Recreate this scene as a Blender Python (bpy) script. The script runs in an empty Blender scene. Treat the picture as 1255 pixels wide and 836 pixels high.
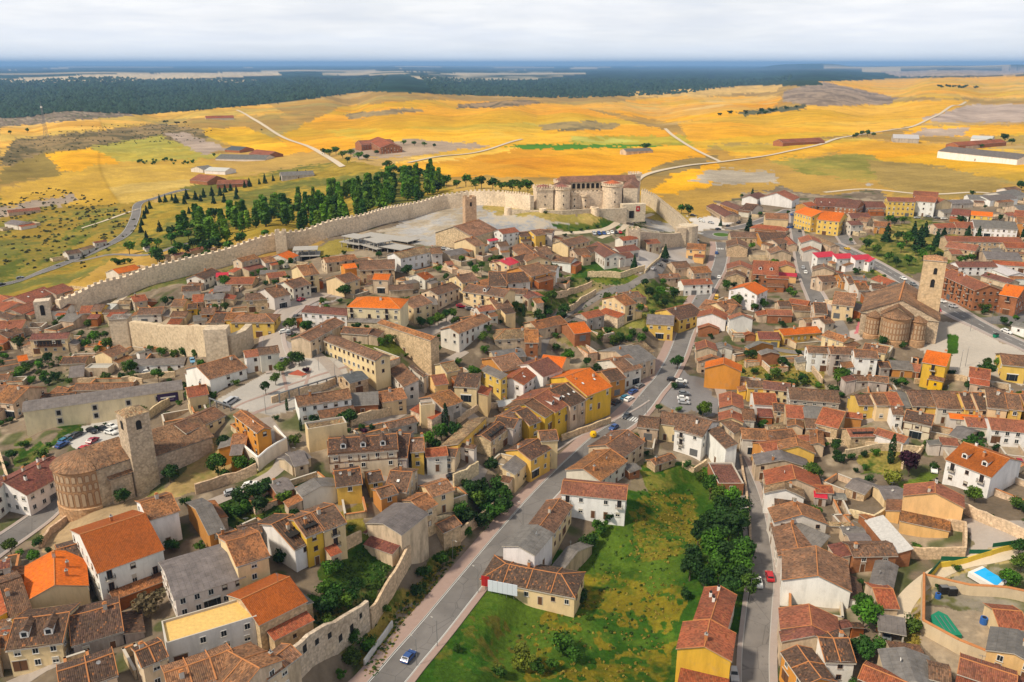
import bpy, math, random
import numpy as np
from mathutils import Vector, Matrix
random.seed(7); R_=np.random.RandomState(11)
C=bpy.context.scene.collection
# ------------------------------------------------------------------ camera
F=1000.0; CX=627.5; CY=418.0; PITCH=math.radians(18.77); CAMZ=120.0
cp,sp=math.cos(PITCH),math.sin(PITCH)
def ray(px,py):
    a=(px-CX)/F; b=(CY-py)/F
    return np.array([a, cp+b*sp, -sp+b*cp])
def proj(X,Y,Z):
    dz=Z-CAMZ; d=Y*cp-dz*sp
    return CX+F*X/d, CY-F*(Y*sp+dz*cp)/d
# ------------------------------------------------------------------ terrain: surveyed heights (photo x, photo y, metres)
HC="""500 800 0;620 640 0;690 560 1;760 500 3;830 420 6;880 340 12;900 275 17;870 480 5;560 720 0;450 836 1
760 300 26;790 330 22;720 240 36;660 245 36;600 250 33;560 270 31;480 290 29;420 290 27;340 290 23;200 330 15;120 350 12;60 380 9;0 420 6
0 340 2;80 320 4;160 280 8;170 240 10;60 290 3;0 250 2;120 230 6
150 620 10;40 640 6;0 560 6;100 540 10;100 720 8;100 830 10;0 830 8;250 830 12;300 720 12;400 780 9;380 700 12;470 700 8;540 610 8;430 640 13;250 600 13;250 660 12
310 480 22;350 470 22;380 430 25;450 400 27;350 370 25;280 370 22;230 360 19;180 400 12;120 420 8;200 470 10;100 500 8;280 420 20;600 400 23;560 480 17;500 540 15;420 520 18;350 540 17;540 560 12;600 540 9;650 500 8;620 460 12
650 350 25;560 340 27;700 400 17;640 430 15;750 440 7;720 400 13;780 380 14;740 340 21;830 360 12;690 450 9
720 720 -4;850 620 -2;780 800 -4;640 780 -3;820 560 2;920 600 2;930 700 1;930 830 1;880 600 -1
920 520 5;1000 500 8;950 420 9;980 350 14;1100 400 18;1050 350 18;1200 440 17;1200 380 20;1250 480 14;1100 460 13;1130 520 10;1200 600 10;1250 650 11;1100 620 7;1080 700 5;1240 800 6;1150 740 6;1020 620 5;1000 720 3;1000 830 3
1000 290 18;1200 300 20;1255 240 20;1080 260 20;850 260 18
840 220 22;930 230 20;800 205 22;1100 210 22;1250 200 24;1100 160 24;1250 140 28;1000 180 21;850 170 18;900 140 22;1000 120 30;1150 110 34;1255 105 34
700 190 22;600 190 20;520 200 22;620 215 26;440 200 22;400 230 18;300 260 14;220 250 12;380 270 18;480 240 26;260 210 10;350 180 12;430 175 16;500 150 22;600 150 24;700 140 22;760 160 16;620 130 26;480 125 28;330 150 12;250 160 10;200 175 8;100 190 8;0 200 6;150 140 2;100 160 6;0 165 4;300 135 6;400 128 14
0 140 -18;200 128 -18;300 120 -18;420 112 -20;600 116 -18;700 118 -18;800 112 -18;0 110 -22;300 95 -22;627 95 -22;900 100 -18;1100 93 -10;1255 92 0
0 84 -25;300 84 -25;627 84 -25;900 84 -20;1255 84 0;627 79.5 -25;0 79.5 -25;1255 79.5 -20;-200 400 4;-200 600 5;-200 800 6;-200 250 2;-200 130 -18;1450 400 18;1450 600 10;1450 800 8;1450 250 20;1450 120 30;1450 90 0;-200 85 -25
627 1000 0;200 1000 6;1100 1000 2;0 900 8"""
cu=[];cv=[];ch=[]
for s in HC.replace("\n",";").split(";"):
    a,b,h=map(float,s.split()); r=ray(a,b); t=(h-CAMZ)/r[2]
    X,Y=r[0]*t,r[1]*t
    cu.append(X/Y*900); cv.append(95000.0/Y); ch.append(h)
cu=np.array(cu);cv=np.array(cv);ch=np.array(ch)
LU=np.linspace(-1.5,1.5,301); LY=np.exp(np.linspace(math.log(60),math.log(90000),420))
UU,YY=np.meshgrid(LU,LY,indexing='ij')
su=(UU*900).ravel(); sv=(95000.0/YY).ravel(); HT=np.zeros(su.size)
for i in range(0,su.size,20000):
    du=su[i:i+20000,None]-cu; dv=(sv[i:i+20000,None]-cv)*1.25
    k=1.0/(du*du+dv*dv+260.0)**1.9
    HT[i:i+20000]=(k*ch).sum(1)/k.sum(1)
HT=HT.reshape(UU.shape)
# gentle large rolling relief beyond the town
roll=np.clip((YY-700)/900,0,1)*np.clip((5200-YY)/2600,0,1)
HT+=roll*(3.0*np.sin(UU*YY/170+1.0)*np.cos(YY/230)+2.0*np.sin(UU*YY/80+YY/130))
# mesas on the far right horizon
mes=np.clip((UU*900-330)/60,0,1)*np.clip((YY-17000)/2500,0,1)*np.clip((34000-YY)/9000,0,1)
HT+=mes*(75+22*np.sin(UU*23)+14*np.sin(UU*57))
m2=np.exp(-((UU*900-305)/42)**6)*np.exp(-((YY-27000)/3500)**4); HT+=m2*105
m3=np.exp(-((UU*900-560)/70)**2)*np.exp(-((YY-7000)/1800)**2); HT+=m3*55
def hgt(X,Y):
    X=np.asarray(X,float);Y=np.asarray(Y,float)
    Yc=np.maximum(Y,60.0); u=np.clip(X/np.maximum(Y,60),-1.499,1.499)
    fu=(u+1.5)/3.0*300; fv=np.clip((np.log(Yc)-math.log(60))/(math.log(90000)-math.log(60))*419,0,418.999)
    i=np.minimum(fu.astype(int),299); j=fv.astype(int); a=fu-i; b=fv-j
    return (HT[i,j]*(1-a)+HT[i+1,j]*a)*(1-b)+(HT[i,j+1]*(1-a)+HT[i+1,j+1]*a)*b
TS=np.exp(np.linspace(math.log(70),math.log(60000),900))
def at(px,py,up=0.0):
    """point of the land (raised by up) that lies on this line of sight"""
    r=ray(px,py); X=r[0]*TS; Y=r[1]*TS; Z=CAMZ+r[2]*TS
    d=Z-hgt(X,Y)-up; k=np.nonzero(d<=0)[0]
    if len(k)==0: t=TS[-1]
    elif k[0]==0: t=TS[0]
    else:
        i=k[0]; t=TS[i-1]+(TS[i]-TS[i-1])*d[i-1]/(d[i-1]-d[i])
    return Vector((r[0]*t,r[1]*t,CAMZ+r[2]*t))
def atz(px,py,z):
    r=ray(px,py); t=(z-CAMZ)/r[2]; return Vector((r[0]*t,r[1]*t,z))
def G(x,y): return float(hgt(x,y))
# roads are cut level into the land
def flatten(pxs,half,fade):
    global HT
    v=list(map(float,pxs.split())); P=[at(x,y) for x,y in zip(v[::2],v[1::2])]; Q=[]
    for a,b in zip(P,P[1:]):
        n=max(1,int((b-a).length/2)); Q+=[a+(b-a)*i/n for i in range(n)]
    Q.append(P[-1]); Q=np.array([tuple(q) for q in Q]); z=Q[:,2].copy()
    for _ in range(30): z[1:-1]=(z[:-2]+z[1:-1]+z[2:])/3
    X=UU*YY; m=(YY<Q[:,1].max()+20)&(YY>Q[:,1].min()-20)&(X>Q[:,0].min()-20)&(X<Q[:,0].max()+20); ii,jj=np.nonzero(m)
    d=np.hypot(X[ii,jj][:,None]-Q[:,0],YY[ii,jj][:,None]-Q[:,1]); k=d.argmin(1); dm=d.min(1); t=np.clip((half+fade-dm)/fade,0,1); t=t*t*(3-2*t)
    HT[ii,jj]=HT[ii,jj]*(1-t)+z[k]*t
flatten("447 866 475 836 498 808 535 765 578 712 615 667 655 620 682 591 708 565 738 537 767 517 785 500 800 480 815 462 829 436 838 412 848 390 866 355 880 330 885 308 884 297",8.5,7)
flatten("931 860 926 800 931 740 934 700 928 650 918 605 905 570 898 555",5,4)
# ------------------------------------------------------------------ material helpers
MATS={}
def newmat(name):
    m=bpy.data.materials.new(name); m.use_nodes=True; nt=m.node_tree; nt.nodes.clear()
    o=nt.nodes.new('ShaderNodeOutputMaterial'); b=nt.nodes.new('ShaderNodeBsdfPrincipled')
    nt.links.new(b.outputs[0],o.inputs[0]); b.inputs['Specular IOR Level'].default_value=.25
    MATS[name]=m; return m,nt,b
def N(nt,t,**k):
    n=nt.nodes.new('ShaderNode'+t)
    for a,v in k.items():
        if a.startswith('i_'):
            key=a[2:]; key=int(key) if key.isdigit() else key.replace('_',' ')
            n.inputs[key].default_value=v
        else: setattr(n,a,v)
    return n
def ramp(nt,fac,stops):
    r=nt.nodes.new('ShaderNodeValToRGB'); e=r.color_ramp.elements
    while len(e)<len(stops): e.new(.5)
    for q,(p,c) in zip(e,stops):
        q.position=p; q.color=(c,c,c,1) if not hasattr(c,'__len__') else (*c,1)
    nt.links.new(fac,r.inputs[0]); return r.outputs[0]
def mix(nt,a,b,fac,mode='MIX'):
    m=nt.nodes.new('ShaderNodeMix'); m.data_type='RGBA'; m.blend_type=mode
    for i,v in ((6,a),(7,b),(0,fac)):
        if hasattr(v,'is_linked') or hasattr(v,'links'): nt.links.new(v,m.inputs[i])
        elif i==0: m.inputs[0].default_value=v
        else: m.inputs[i].default_value=(*v,1)
    return m.outputs[2]
def noise(nt,vec,scale,detail=3,rough=.6,out=0):
    n=N(nt,'TexNoise',i_Scale=scale,i_Detail=detail,i_Roughness=rough)
    if vec is not None: nt.links.new(vec,n.inputs['Vector'])
    return n.outputs[out]
def bump(nt,b,h,strength,dist):
    n=N(nt,'Bump',i_Strength=strength,i_Distance=dist); nt.links.new(h,n.inputs['Height']); nt.links.new(n.outputs[0],b.inputs['Normal'])
def worldpos(nt): return N(nt,'NewGeometry').outputs['Position']
def objcol(nt): return N(nt,'ObjectInfo').outputs['Color']
def objrand(nt): return N(nt,'ObjectInfo').outputs['Random']
def uvn(nt): return N(nt,'UVMap').outputs[0]
def simple(name,col,rough=.6,metal=0,em=None,nz=0):
    m,nt,b=newmat(name); b.inputs['Base Color'].default_value=(*col,1); b.inputs['Roughness'].default_value=rough; b.inputs['Metallic'].default_value=metal
    if nz:
        c=mix(nt,tuple(c*(1-nz) for c in col),tuple(min(1,c*(1+nz)) for c in col),noise(nt,worldpos(nt),.9,4)); nt.links.new(c,b.inputs['Base Color'])
    return m
# tiled roof: colour of the object, tile columns along v, speckled tiles, lichen
def roofmat(name,speck,lichen,amp=.3,stripe=.32):
    m,nt,b=newmat(name); uv=uvn(nt); oc=objcol(nt)
    sc=N(nt,'VectorMath',operation='MULTIPLY'); sc.inputs[1].default_value=(1/stripe,1/.45,1); nt.links.new(uv,sc.inputs[0])
    fl=N(nt,'VectorMath',operation='FLOOR'); nt.links.new(sc.outputs[0],fl.inputs[0])
    ad=N(nt,'VectorMath',operation='ADD'); nt.links.new(fl.outputs[0],ad.inputs[0]); nt.links.new(objrand(nt),ad.inputs[1])
    wn=N(nt,'TexWhiteNoise'); nt.links.new(ad.outputs[0],wn.inputs[0])
    pos=worldpos(nt)
    v=ramp(nt,wn.outputs[0],[(0,1-amp*1.3),(.5,1),(1,1+amp)])
    c=mix(nt,oc,v,1,'MULTIPLY')
    # individual lighter replaced tiles
    wn2=N(nt,'TexWhiteNoise'); sc2=N(nt,'VectorMath',operation='ADD'); sc2.inputs[1].default_value=(17.3,5.1,0); nt.links.new(ad.outputs[0],sc2.inputs[0]); nt.links.new(sc2.outputs[0],wn2.inputs[0])
    c=mix(nt,c,(.40,.16,.06),ramp(nt,wn2.outputs[0],[(0,0),(.9,0),(.97,speck)]))
    big=noise(nt,pos,.22,5,.65)
    c=mix(nt,c,(.07,.048,.036),ramp(nt,big,[(.42,0),(.62,lichen)]))
    med=noise(nt,pos,1.1,4,.7)
    c=mix(nt,c,(.27,.165,.085),ramp(nt,med,[(.5,0),(.72,lichen*.55)]))
    st=noise(nt,pos,.07,2)
    c=mix(nt,c,ramp(nt,st,[(.3,.82),(.7,1.15)]),1,'MULTIPLY')
    wv=N(nt,'TexWave',wave_type='BANDS',bands_direction='X',wave_profile='SIN',i_Scale=.314/stripe*1.0); nt.links.new(uv,wv.inputs[0])
    c=mix(nt,c,ramp(nt,wv.outputs[1],[(.0,.72),(.5,1),(1,1.08)]),.8,'MULTIPLY')
    nt.links.new(c,b.inputs['Base Color']); b.inputs['Roughness'].default_value=.85
    bump(nt,b,wv.outputs[1],.55,.09); return m
roofmat('old_tile',.8,.62,.42); roofmat('new_tile',.15,.12,.16); roofmat('mid_tile',.5,.36,.3)
def cement():
    m,nt,b=newmat('fibre_cement'); uv=uvn(nt); pos=worldpos(nt)
    wv=N(nt,'TexWave',wave_type='BANDS',bands_direction='X',i_Scale=1.6); nt.links.new(uv,wv.inputs[0])
    c=mix(nt,objcol(nt),ramp(nt,noise(nt,pos,.5,5,.7),[(.3,.66),(.7,1.25)]),1,'MULTIPLY')
    c=mix(nt,c,(.12,.10,.08),ramp(nt,noise(nt,pos,1.4,4),[(.52,0),(.75,.6)]))
    br=N(nt,'TexBrick',i_Scale=1,offset=0); br.inputs['Color1'].default_value=(1,1,1,1);br.inputs['Color2'].default_value=(.9,.9,.9,1);br.inputs['Mortar'].default_value=(.6,.6,.6,1);br.inputs['Mortar Size'].default_value=.03;br.inputs['Brick Width'].default_value=1.1;br.inputs['Row Height'].default_value=1.7
    nt.links.new(uv,br.inputs[0]); c=mix(nt,c,br.outputs[0],1,'MULTIPLY')
    nt.links.new(c,b.inputs['Base Color']); b.inputs['Roughness'].default_value=.8; bump(nt,b,wv.outputs[1],.4,.05)
cement()
def plaster(name,stain,sc=.5):
    m,nt,b=newmat(name); pos=worldpos(nt)
    st=N(nt,'VectorMath',operation='MULTIPLY'); st.inputs[1].default_value=(1,1,.28); nt.links.new(pos,st.inputs[0])
    c=mix(nt,objcol(nt),ramp(nt,noise(nt,st.outputs[0],sc,6,.68),[(.3,1-stain*.75),(.55,1),(.8,1+stain*.12)]),1,'MULTIPLY')
    c=mix(nt,c,(.34,.27,.20),ramp(nt,noise(nt,pos,.35,5,.7),[(.56,0),(.74,stain*.8)]))
    nt.links.new(c,b.inputs['Base Color']); b.inputs['Roughness'].default_value=.9
    bump(nt,b,noise(nt,pos,3,4),.15,.05)
plaster('plaster',.3); plaster('old_plaster',.75,.4)
def stone(name,scale,amp,tint=1):
    m,nt,b=newmat(name); pos=worldpos(nt)
    vo=N(nt,'TexVoronoi',i_Scale=scale,i_Randomness=.9); nt.links.new(pos,vo.inputs[0])
    sep=N(nt,'SeparateColor'); nt.links.new(vo.outputs[1],sep.inputs[0])
    c=mix(nt,objcol(nt),ramp(nt,sep.outputs[0],[(0,1-amp),(1,1+amp)]),1,'MULTIPLY')
    c=mix(nt,c,ramp(nt,vo.outputs[0],[(0,1.06),(.5,1),(.9,.72)]),1,'MULTIPLY')
    c=mix(nt,c,(.30,.215,.14),ramp(nt,noise(nt,pos,.13,6,.7),[(.5,0),(.75,.62)]))
    c=mix(nt,c,(.66,.53,.36),ramp(nt,noise(nt,pos,.33,5,.7),[(.52,0),(.8,.55)]))
    nt.links.new(c,b.inputs['Base Color']); b.inputs['Roughness'].default_value=.95
    bump(nt,b,vo.outputs[0],.5,.12)
stone('rubble',1.7,.22); stone('ashlar',1.1,.10)
def brick():
    m,nt,b=newmat('brick'); uv=uvn(nt)
    br=N(nt,'TexBrick',i_Scale=1.0); br.inputs['Brick Width'].default_value=.5;br.inputs['Row Height'].default_value=.16;br.inputs['Mortar Size'].default_value=.02
    br.inputs['Color1'].default_value=(1,1,1,1);br.inputs['Color2'].default_value=(.72,.72,.72,1);br.inputs['Mortar'].default_value=(.9,.85,.8,1)
    nt.links.new(uv,br.inputs[0]); c=mix(nt,objcol(nt),br.outputs[0],1,'MULTIPLY')
    c=mix(nt,c,ramp(nt,noise(nt,worldpos(nt),.5,5),[(.3,.75),(.7,1.15)]),1,'MULTIPLY')
    nt.links.new(c,b.inputs['Base Color']); b.inputs['Roughness'].default_value=.9
brick()
def tinted(name,rough,metal=0,amp=.1):
    m,nt,b=newmat(name); c=mix(nt,objcol(nt),ramp(nt,noise(nt,worldpos(nt),1.5,4),[(.3,1-amp),(.7,1+amp)]),1,'MULTIPLY')
    nt.links.new(c,b.inputs['Base Color']); b.inputs['Roughness'].default_value=rough; b.inputs['Metallic'].default_value=metal; return m
tinted('painted',.5); tinted('carpaint',.22,0,.0).node_tree.nodes['Principled BSDF'].inputs['Specular IOR Level'].default_value=.6
tinted('sheet',.45,.1,.15)
simple('glass',(.02,.025,.03),.12); simple('dark',(.02,.018,.016),.8); simple('white',(.72,.70,.66),.6); simple('rubber',(.02,.02,.02),.9)
simple('mortar',(.46,.19,.07),.9,nz=.25); simple('metal',(.25,.26,.27),.5,.6); simple('concrete',(.36,.34,.31),.9,nz=.2); simple('wood',(.14,.065,.03),.7,nz=.2)
simple('shutter',(.50,.46,.38),.7); simple('redlamp',(.4,.02,.02),.3); simple('surround',(.50,.45,.38),.9,nz=.1)
# ------------------------------------------------------------------ object helpers
def mesh(name,verts,faces,mats,fm=None,uv=None,smooth=False):
    me=bpy.data.meshes.new(name); me.from_pydata([tuple(v) for v in verts],[],faces)
    for m in (mats if isinstance(mats,(list,tuple)) else [mats]): me.materials.append(MATS[m])
    if fm: me.polygons.foreach_set('material_index',fm)
    if uv is not None:
        l=me.uv_layers.new(name='UVMap'); l.data.foreach_set('uv',[q for f in uv for p in f for q in p])
    if smooth: me.polygons.foreach_set('use_smooth',[True]*len(me.polygons))
    me.update(); return me
def obj(name,me,parent=None,loc=None,rz=None,col=None,scale=None):
    o=bpy.data.objects.new(name,me); C.objects.link(o)
    if parent: o.parent=parent
    if loc is not None: o.location=loc
    if rz is not None: o.rotation_euler=(0,0,rz)
    if col: o.color=(*col,1)
    if scale is not None: o.scale=scale if hasattr(scale,'__len__') else (scale,)*3
    return o
THINGS=[]   # everything that needs a label: dict(o, desc, cat, group, pos)
def thing(name,loc,rz=0,desc='',cat='',group=None,label=None,me=None,col=None,scale=None):
    o=obj(name,me,None,loc,rz,col,scale); o['category']=cat
    if group: o['group']=group
    if label: o['label']=label
    THINGS.append(dict(o=o,desc=desc,label=label,cat=cat)); return o
def struct(o,kind='structure'):
    o['kind']=kind; return o
class MB:
    """collects boxes, prisms and tubes with simple uvs into one mesh"""
    def __init__(s): s.v=[];s.f=[];s.m=[];s.uv=[];s.mats=[]
    def mi(s,m):
        if m not in s.mats: s.mats.append(m)
        return s.mats.index(m)
    def face(s,pts,m,uv=None):
        i=len(s.v); s.v+= [Vector(p) for p in pts]; s.f.append(tuple(range(i,i+len(pts)))); s.m.append(s.mi(m))
        if uv is None:
            a=Vector(pts[1])-Vector(pts[0]); n=None
            for k in range(2,len(pts)):
                n=a.cross(Vector(pts[k])-Vector(pts[0]))
                if n.length>1e-9: break
            n=n.normalized() if n and n.length>0 else Vector((0,0,1))
            if abs(n.z)>.9: uv=[(p[0],p[1]) for p in pts]
            else:
                t=Vector((-n.y,n.x,0)).normalized(); uv=[(Vector(p).dot(t),p[2]) for p in pts]
        s.uv.append(uv)
    def box(s,c,d,m,rz=0,top=True,taper=1):
        x,y,z=d[0]/2,d[1]/2,d[2]/2; R=Matrix.Rotation(rz,3,'Z'); c=Vector(c)
        P=[c+R@Vector((sx*x*(taper if sz>0 else 1),sy*y*(taper if sz>0 else 1),sz*z)) for sz in(-1,1) for sx,sy in((-1,-1),(1,-1),(1,1),(-1,1))]
        for q in ((0,1,5,4),(1,2,6,5),(2,3,7,6),(3,0,4,7),(4,5,6,7),(3,2,1,0)): s.face([P[i] for i in q],m)
    def prism(s,poly,z0,z1,m,cap=True,captop=None):
        n=len(poly)
        for i in range(n):
            a=poly[i];b=poly[(i+1)%n]; s.face([(a[0],a[1],z0),(b[0],b[1],z0),(b[0],b[1],z1),(a[0],a[1],z1)],m)
        if cap: s.face([(p[0],p[1],z1) for p in poly],captop or m)
    def tube(s,a,b,r,m,n=6,r2=None):
        a=Vector(a);b=Vector(b);d=(b-a); L=d.length; d=d.normalized(); r2=r if r2 is None else r2
        u=d.cross(Vector((0,0,1)) if abs(d.z)<.9 else Vector((1,0,0))).normalized(); w=d.cross(u)
        A=[a+(u*math.cos(t)+w*math.sin(t))*r for t in [6.28318*i/n for i in range(n)]]
        B=[b+(u*math.cos(t)+w*math.sin(t))*r2 for t in [6.28318*i/n for i in range(n)]]
        for i in range(n):
            j=(i+1)%n; s.face([A[j],A[i],B[i],B[j]],m)
        s.face(B[::-1] if False else B,m); s.face(A[::-1],m)
    def me(s,name,smooth=False): return mesh(name,s.v,s.f,s.mats,s.m,s.uv,smooth)
    def obj(s,name,parent=None,**k): return obj(name,s.me(name),parent,**k)
HAZE=4.6e-5; EXPO=0.04
# ------------------------------------------------------------------ the ground sheet
def ground():
    us=np.concatenate([np.linspace(-1.45,-.70,50)[:-1],np.linspace(-.70,.70,1060),np.linspace(.70,1.45,50)[1:]])
    pys=np.concatenate([78.35+np.array([0,.1,.2,.35,.5,.7,.9,1.1,1.35,1.6,1.9,2.2,2.6]),np.linspace(81.6,870,610),np.linspace(870,1300,40)[1:]])
    a=np.arctan((pys-CY)/F)+PITCH; Ys=(CAMZ-8)/np.tan(a); Ys=np.maximum(Ys,18)
    Ys=Ys[Ys<75000]
    U,Y=np.meshgrid(us,Ys); X=U*Y; Z=hgt(X,Y)
    nr,nc=X.shape
    px,py=proj(X,Y,Z)
    def pn(x,y,s,seed):   # cheap value noise
        r=np.random.RandomState(seed).rand(64,64); x=x/s;y=y/s; i=np.floor(x).astype(int);j=np.floor(y).astype(int);fx=x-i;fy=y-j; fx=fx*fx*(3-2*fx);fy=fy*fy*(3-2*fy)
        g=lambda a,b:r[a%64,b%64]
        return (g(i,j)*(1-fx)+g(i+1,j)*fx)*(1-fy)+(g(i,j+1)*(1-fx)+g(i+1,j+1)*fx)*fy-.5
    nr_=np.clip(300/Y,0,1.5); fr_=np.clip(450/Y,.12,1); wx=px+fr_*3*pn(X,Y,18,1)+(26*pn(X,Y,13,2)+12*pn(X,Y,4,21))*nr_; wy=py+fr_*1.6*pn(X,Y,23,3)+(16*pn(X,Y,12,4)+8*pn(X,Y,3.5,22))*nr_
    col=np.zeros((nr,nc,3)); cat=np.zeros((nr,nc),int)
    def inside(poly,x,y):
        c=np.zeros(x.shape,bool); n=len(poly)
        for i in range(n):
            x1,y1=poly[i];x2,y2=poly[(i+1)%n]
            if y1==y2: continue
            k=((y1>y)!=(y2>y))&(x<(x2-x1)*(y-y1)/(y2-y1)+x1); c^=k
        return c
    col[:]=(.175,.135,.095)                                    # town dust and yards
    n1=pn(X,Y,30,5)+pn(X,Y,9,6)*.6
    col[:]=col*(1+.45*n1[...,None])
    n2=pn(X,Y,11,61)+.7*pn(X,Y,3.2,62); t=np.clip((n2-.12)*5,0,1)[...,None]; col[:]=col*(1-t)+np.array((.30,.24,.17))*t
    n3=pn(X,Y,14,63)+.8*pn(X,Y,4,64); t=np.clip((n3-.26)*6,0,1)[...,None]*.8; col[:]=col*(1-t)+np.array((.055,.075,.02))*t
    def zone(txt,c,amp=.2,ct=1,alt=None,s=40,sharp=False,holes=None):
        v=list(map(float,txt.split())); poly=list(zip(v[::2],v[1::2])); m=inside(poly,px if sharp else wx,py if sharp else wy)
        if holes is not None: m=m&((pn(X,Y,7,71)+.7*pn(X,Y,2.4,72)+.5*pn(X,Y,1.1,73))>holes)
        n=pn(X,Y*.6,s,len(txt)%50)+.5*pn(X,Y,s/4,len(txt)%37)
        amp=min(amp,.07) if s>=80 else amp; base=np.array(c)*(1+amp*n[m][:,None]*2)
        if alt is not None:
            t=np.clip(.5+2.6*n[m]+(1.2*pn(X,Y,s/9,3)[m] if s<80 else 0),0,1)[:,None]; base=base*(1-t)+np.array(alt)*t
        col[m]=base; cat[m]=ct
    for z in ZONES: zone(z[0],z[1],**z[2])
    # far plain: pine forest with pale clearings
    f=(Y>2300)&(cat==0)|(cat==3)
    pr=pn(X,Y*.35,1500,9)+.6*pn(X,Y*.35,500,8)
    pr=pn(X*.45,Y*.8,1500,9)+.6*pn(X*.45,Y*.8,500,8); cl=(Y>5600)&(pr>.21)&(Y<60000); 
    fc=np.array((.017,.040,.028))*(1+.5*pn(X,Y*.5,260,12)[...,None]+.8*pn(X,Y*.5,60,13)[...,None])
    col[f]=fc[f]; cat[f]=3
    cc=np.array((.42,.34,.20))*(1+.3*pn(X,Y,700,14)[...,None]); k=f&cl; col[k]=cc[k]; cat[k]=1
    ca,sa=math.cos(.45),math.sin(.45); A_=(X*ca+Y*sa)+60*pn(X,Y,700,41); B_=(-X*sa+Y*ca)+60*pn(X,Y,600,42)
    for (sa_,sb_,seed) in ((340,150,51),(900,420,52)):
        ia=np.floor(A_/sa_).astype(int); ib=np.floor(B_/sb_+.37*(ia%3)).astype(int); rt=np.random.RandomState(seed).rand(97,97); q=rt[ia%97,ib%97]
        T_=np.array([(1,1,1),(1,1,1),(1.02,1.06,1.3),(1,.95,.9),(.92,.99,1.2),(1.05,1.03,1.1),(.82,.93,1.1),(1,1,1),(.96,.9,.8),(1.03,1.12,1.9)])[(q*10).astype(int)%10]
        fb=np.abs((B_/sb_+.37*(ia%3))%1-.5); fa=np.abs((A_/sa_)%1-.5); edge=np.clip(1-np.minimum((.5-fb)*sb_,(.5-fa)*sa_)/np.maximum(2.5,Y*.0022),0,1)
        m_=((cat==1)&(Y>560)&(Y<5200)&(col[...,2]<.075)&(col[...,0]>.35))[...,None]; col[:]=np.where(m_,col*T_*(1-.12*edge[...,None]),col)
    ln=1+.05*np.sin(B_*2*math.pi/11)*np.clip((1400-Y)/700,0,1); col[:]=np.where(((cat==1)&(Y>450))[...,None],col*ln[...,None],col)
    for z in ZONES2: zone(z[0],z[1],**z[2])
    V=np.stack([X,Y,Z],-1).reshape(-1,3); colv=np.concatenate([col.reshape(-1,3),np.ones((nr*nc,1))],1)
    idx=np.arange(nr*nc).reshape(nr,nc)
    q=np.stack([idx[:-1,:-1],idx[1:,:-1],idx[1:,1:],idx[:-1,1:]],-1).reshape(-1,4)
    q=q[:,::-1] if False else q
    cq=cat[:-1,:-1].reshape(-1)
    for cid,name,mat in((0,'ground','soil'),(1,'fields','soil'),(2,'grass','meadow'),(3,'forest_plain','forestfloor'),(4,'paving','pavement')):
        sel=q[cq==cid]
        if len(sel)==0: continue
        uq,inv=np.unique(sel.ravel(),return_inverse=True)
        me=bpy.data.meshes.new(name); me.vertices.add(len(uq)); me.vertices.foreach_set('co',V[uq].ravel().astype(np.float32))
        me.loops.add(inv.size); me.loops.foreach_set('vertex_index',inv.astype(np.int32)[::1])
        me.polygons.add(len(sel)); me.polygons.foreach_set('loop_start',np.arange(0,len(sel)*4,4,dtype=np.int32)); 
        me.update(calc_edges=True)
        at_=me.color_attributes.new('land','FLOAT_COLOR','POINT'); at_.data.foreach_set('color',colv[uq].ravel().astype(np.float32))
        me.materials.append(MATS[mat]); me.polygons.foreach_set('use_smooth',[True]*len(sel))
        o=bpy.data.objects.new(name,me); C.objects.link(o); o['kind']='structure'
def soilmat(name,sc,amp,bs):
    m,nt,b=newmat(name); a=N(nt,'Attribute',attribute_name='land'); pos=worldpos(nt)
    c=mix(nt,a.outputs[0],ramp(nt,noise(nt,pos,sc,8,.75),[(.25,1-amp),(.75,1+amp)]),1,'MULTIPLY')
    c=mix(nt,c,ramp(nt,noise(nt,pos,sc*.06,5,.6),[(.3,1-amp*.6),(.7,1+amp*.6)]),1,'MULTIPLY')
    nt.links.new(c,b.inputs['Base Color']); b.inputs['Roughness'].default_value=1; b.inputs['Specular IOR Level'].default_value=.05
    if bs: bump(nt,b,noise(nt,pos,sc*.8,6,.7),bs,.5)
soilmat('soil',.45,.3,.25); soilmat('meadow',1.1,.5,.9); soilmat('forestfloor',.02,.5,0); soilmat('pavement',.8,.12,0)
GOLD=(.66,.335,.012); GOLD2=(.56,.25,.012); STRAW=(.46,.31,.07); DRY=(.30,.20,.06); OLIVE=(.16,.13,.035); GRASS=(.035,.085,.012); GRASSY=(.10,.12,.02); PALE=(.50,.43,.34); EARTH=(.30,.22,.14)
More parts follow.
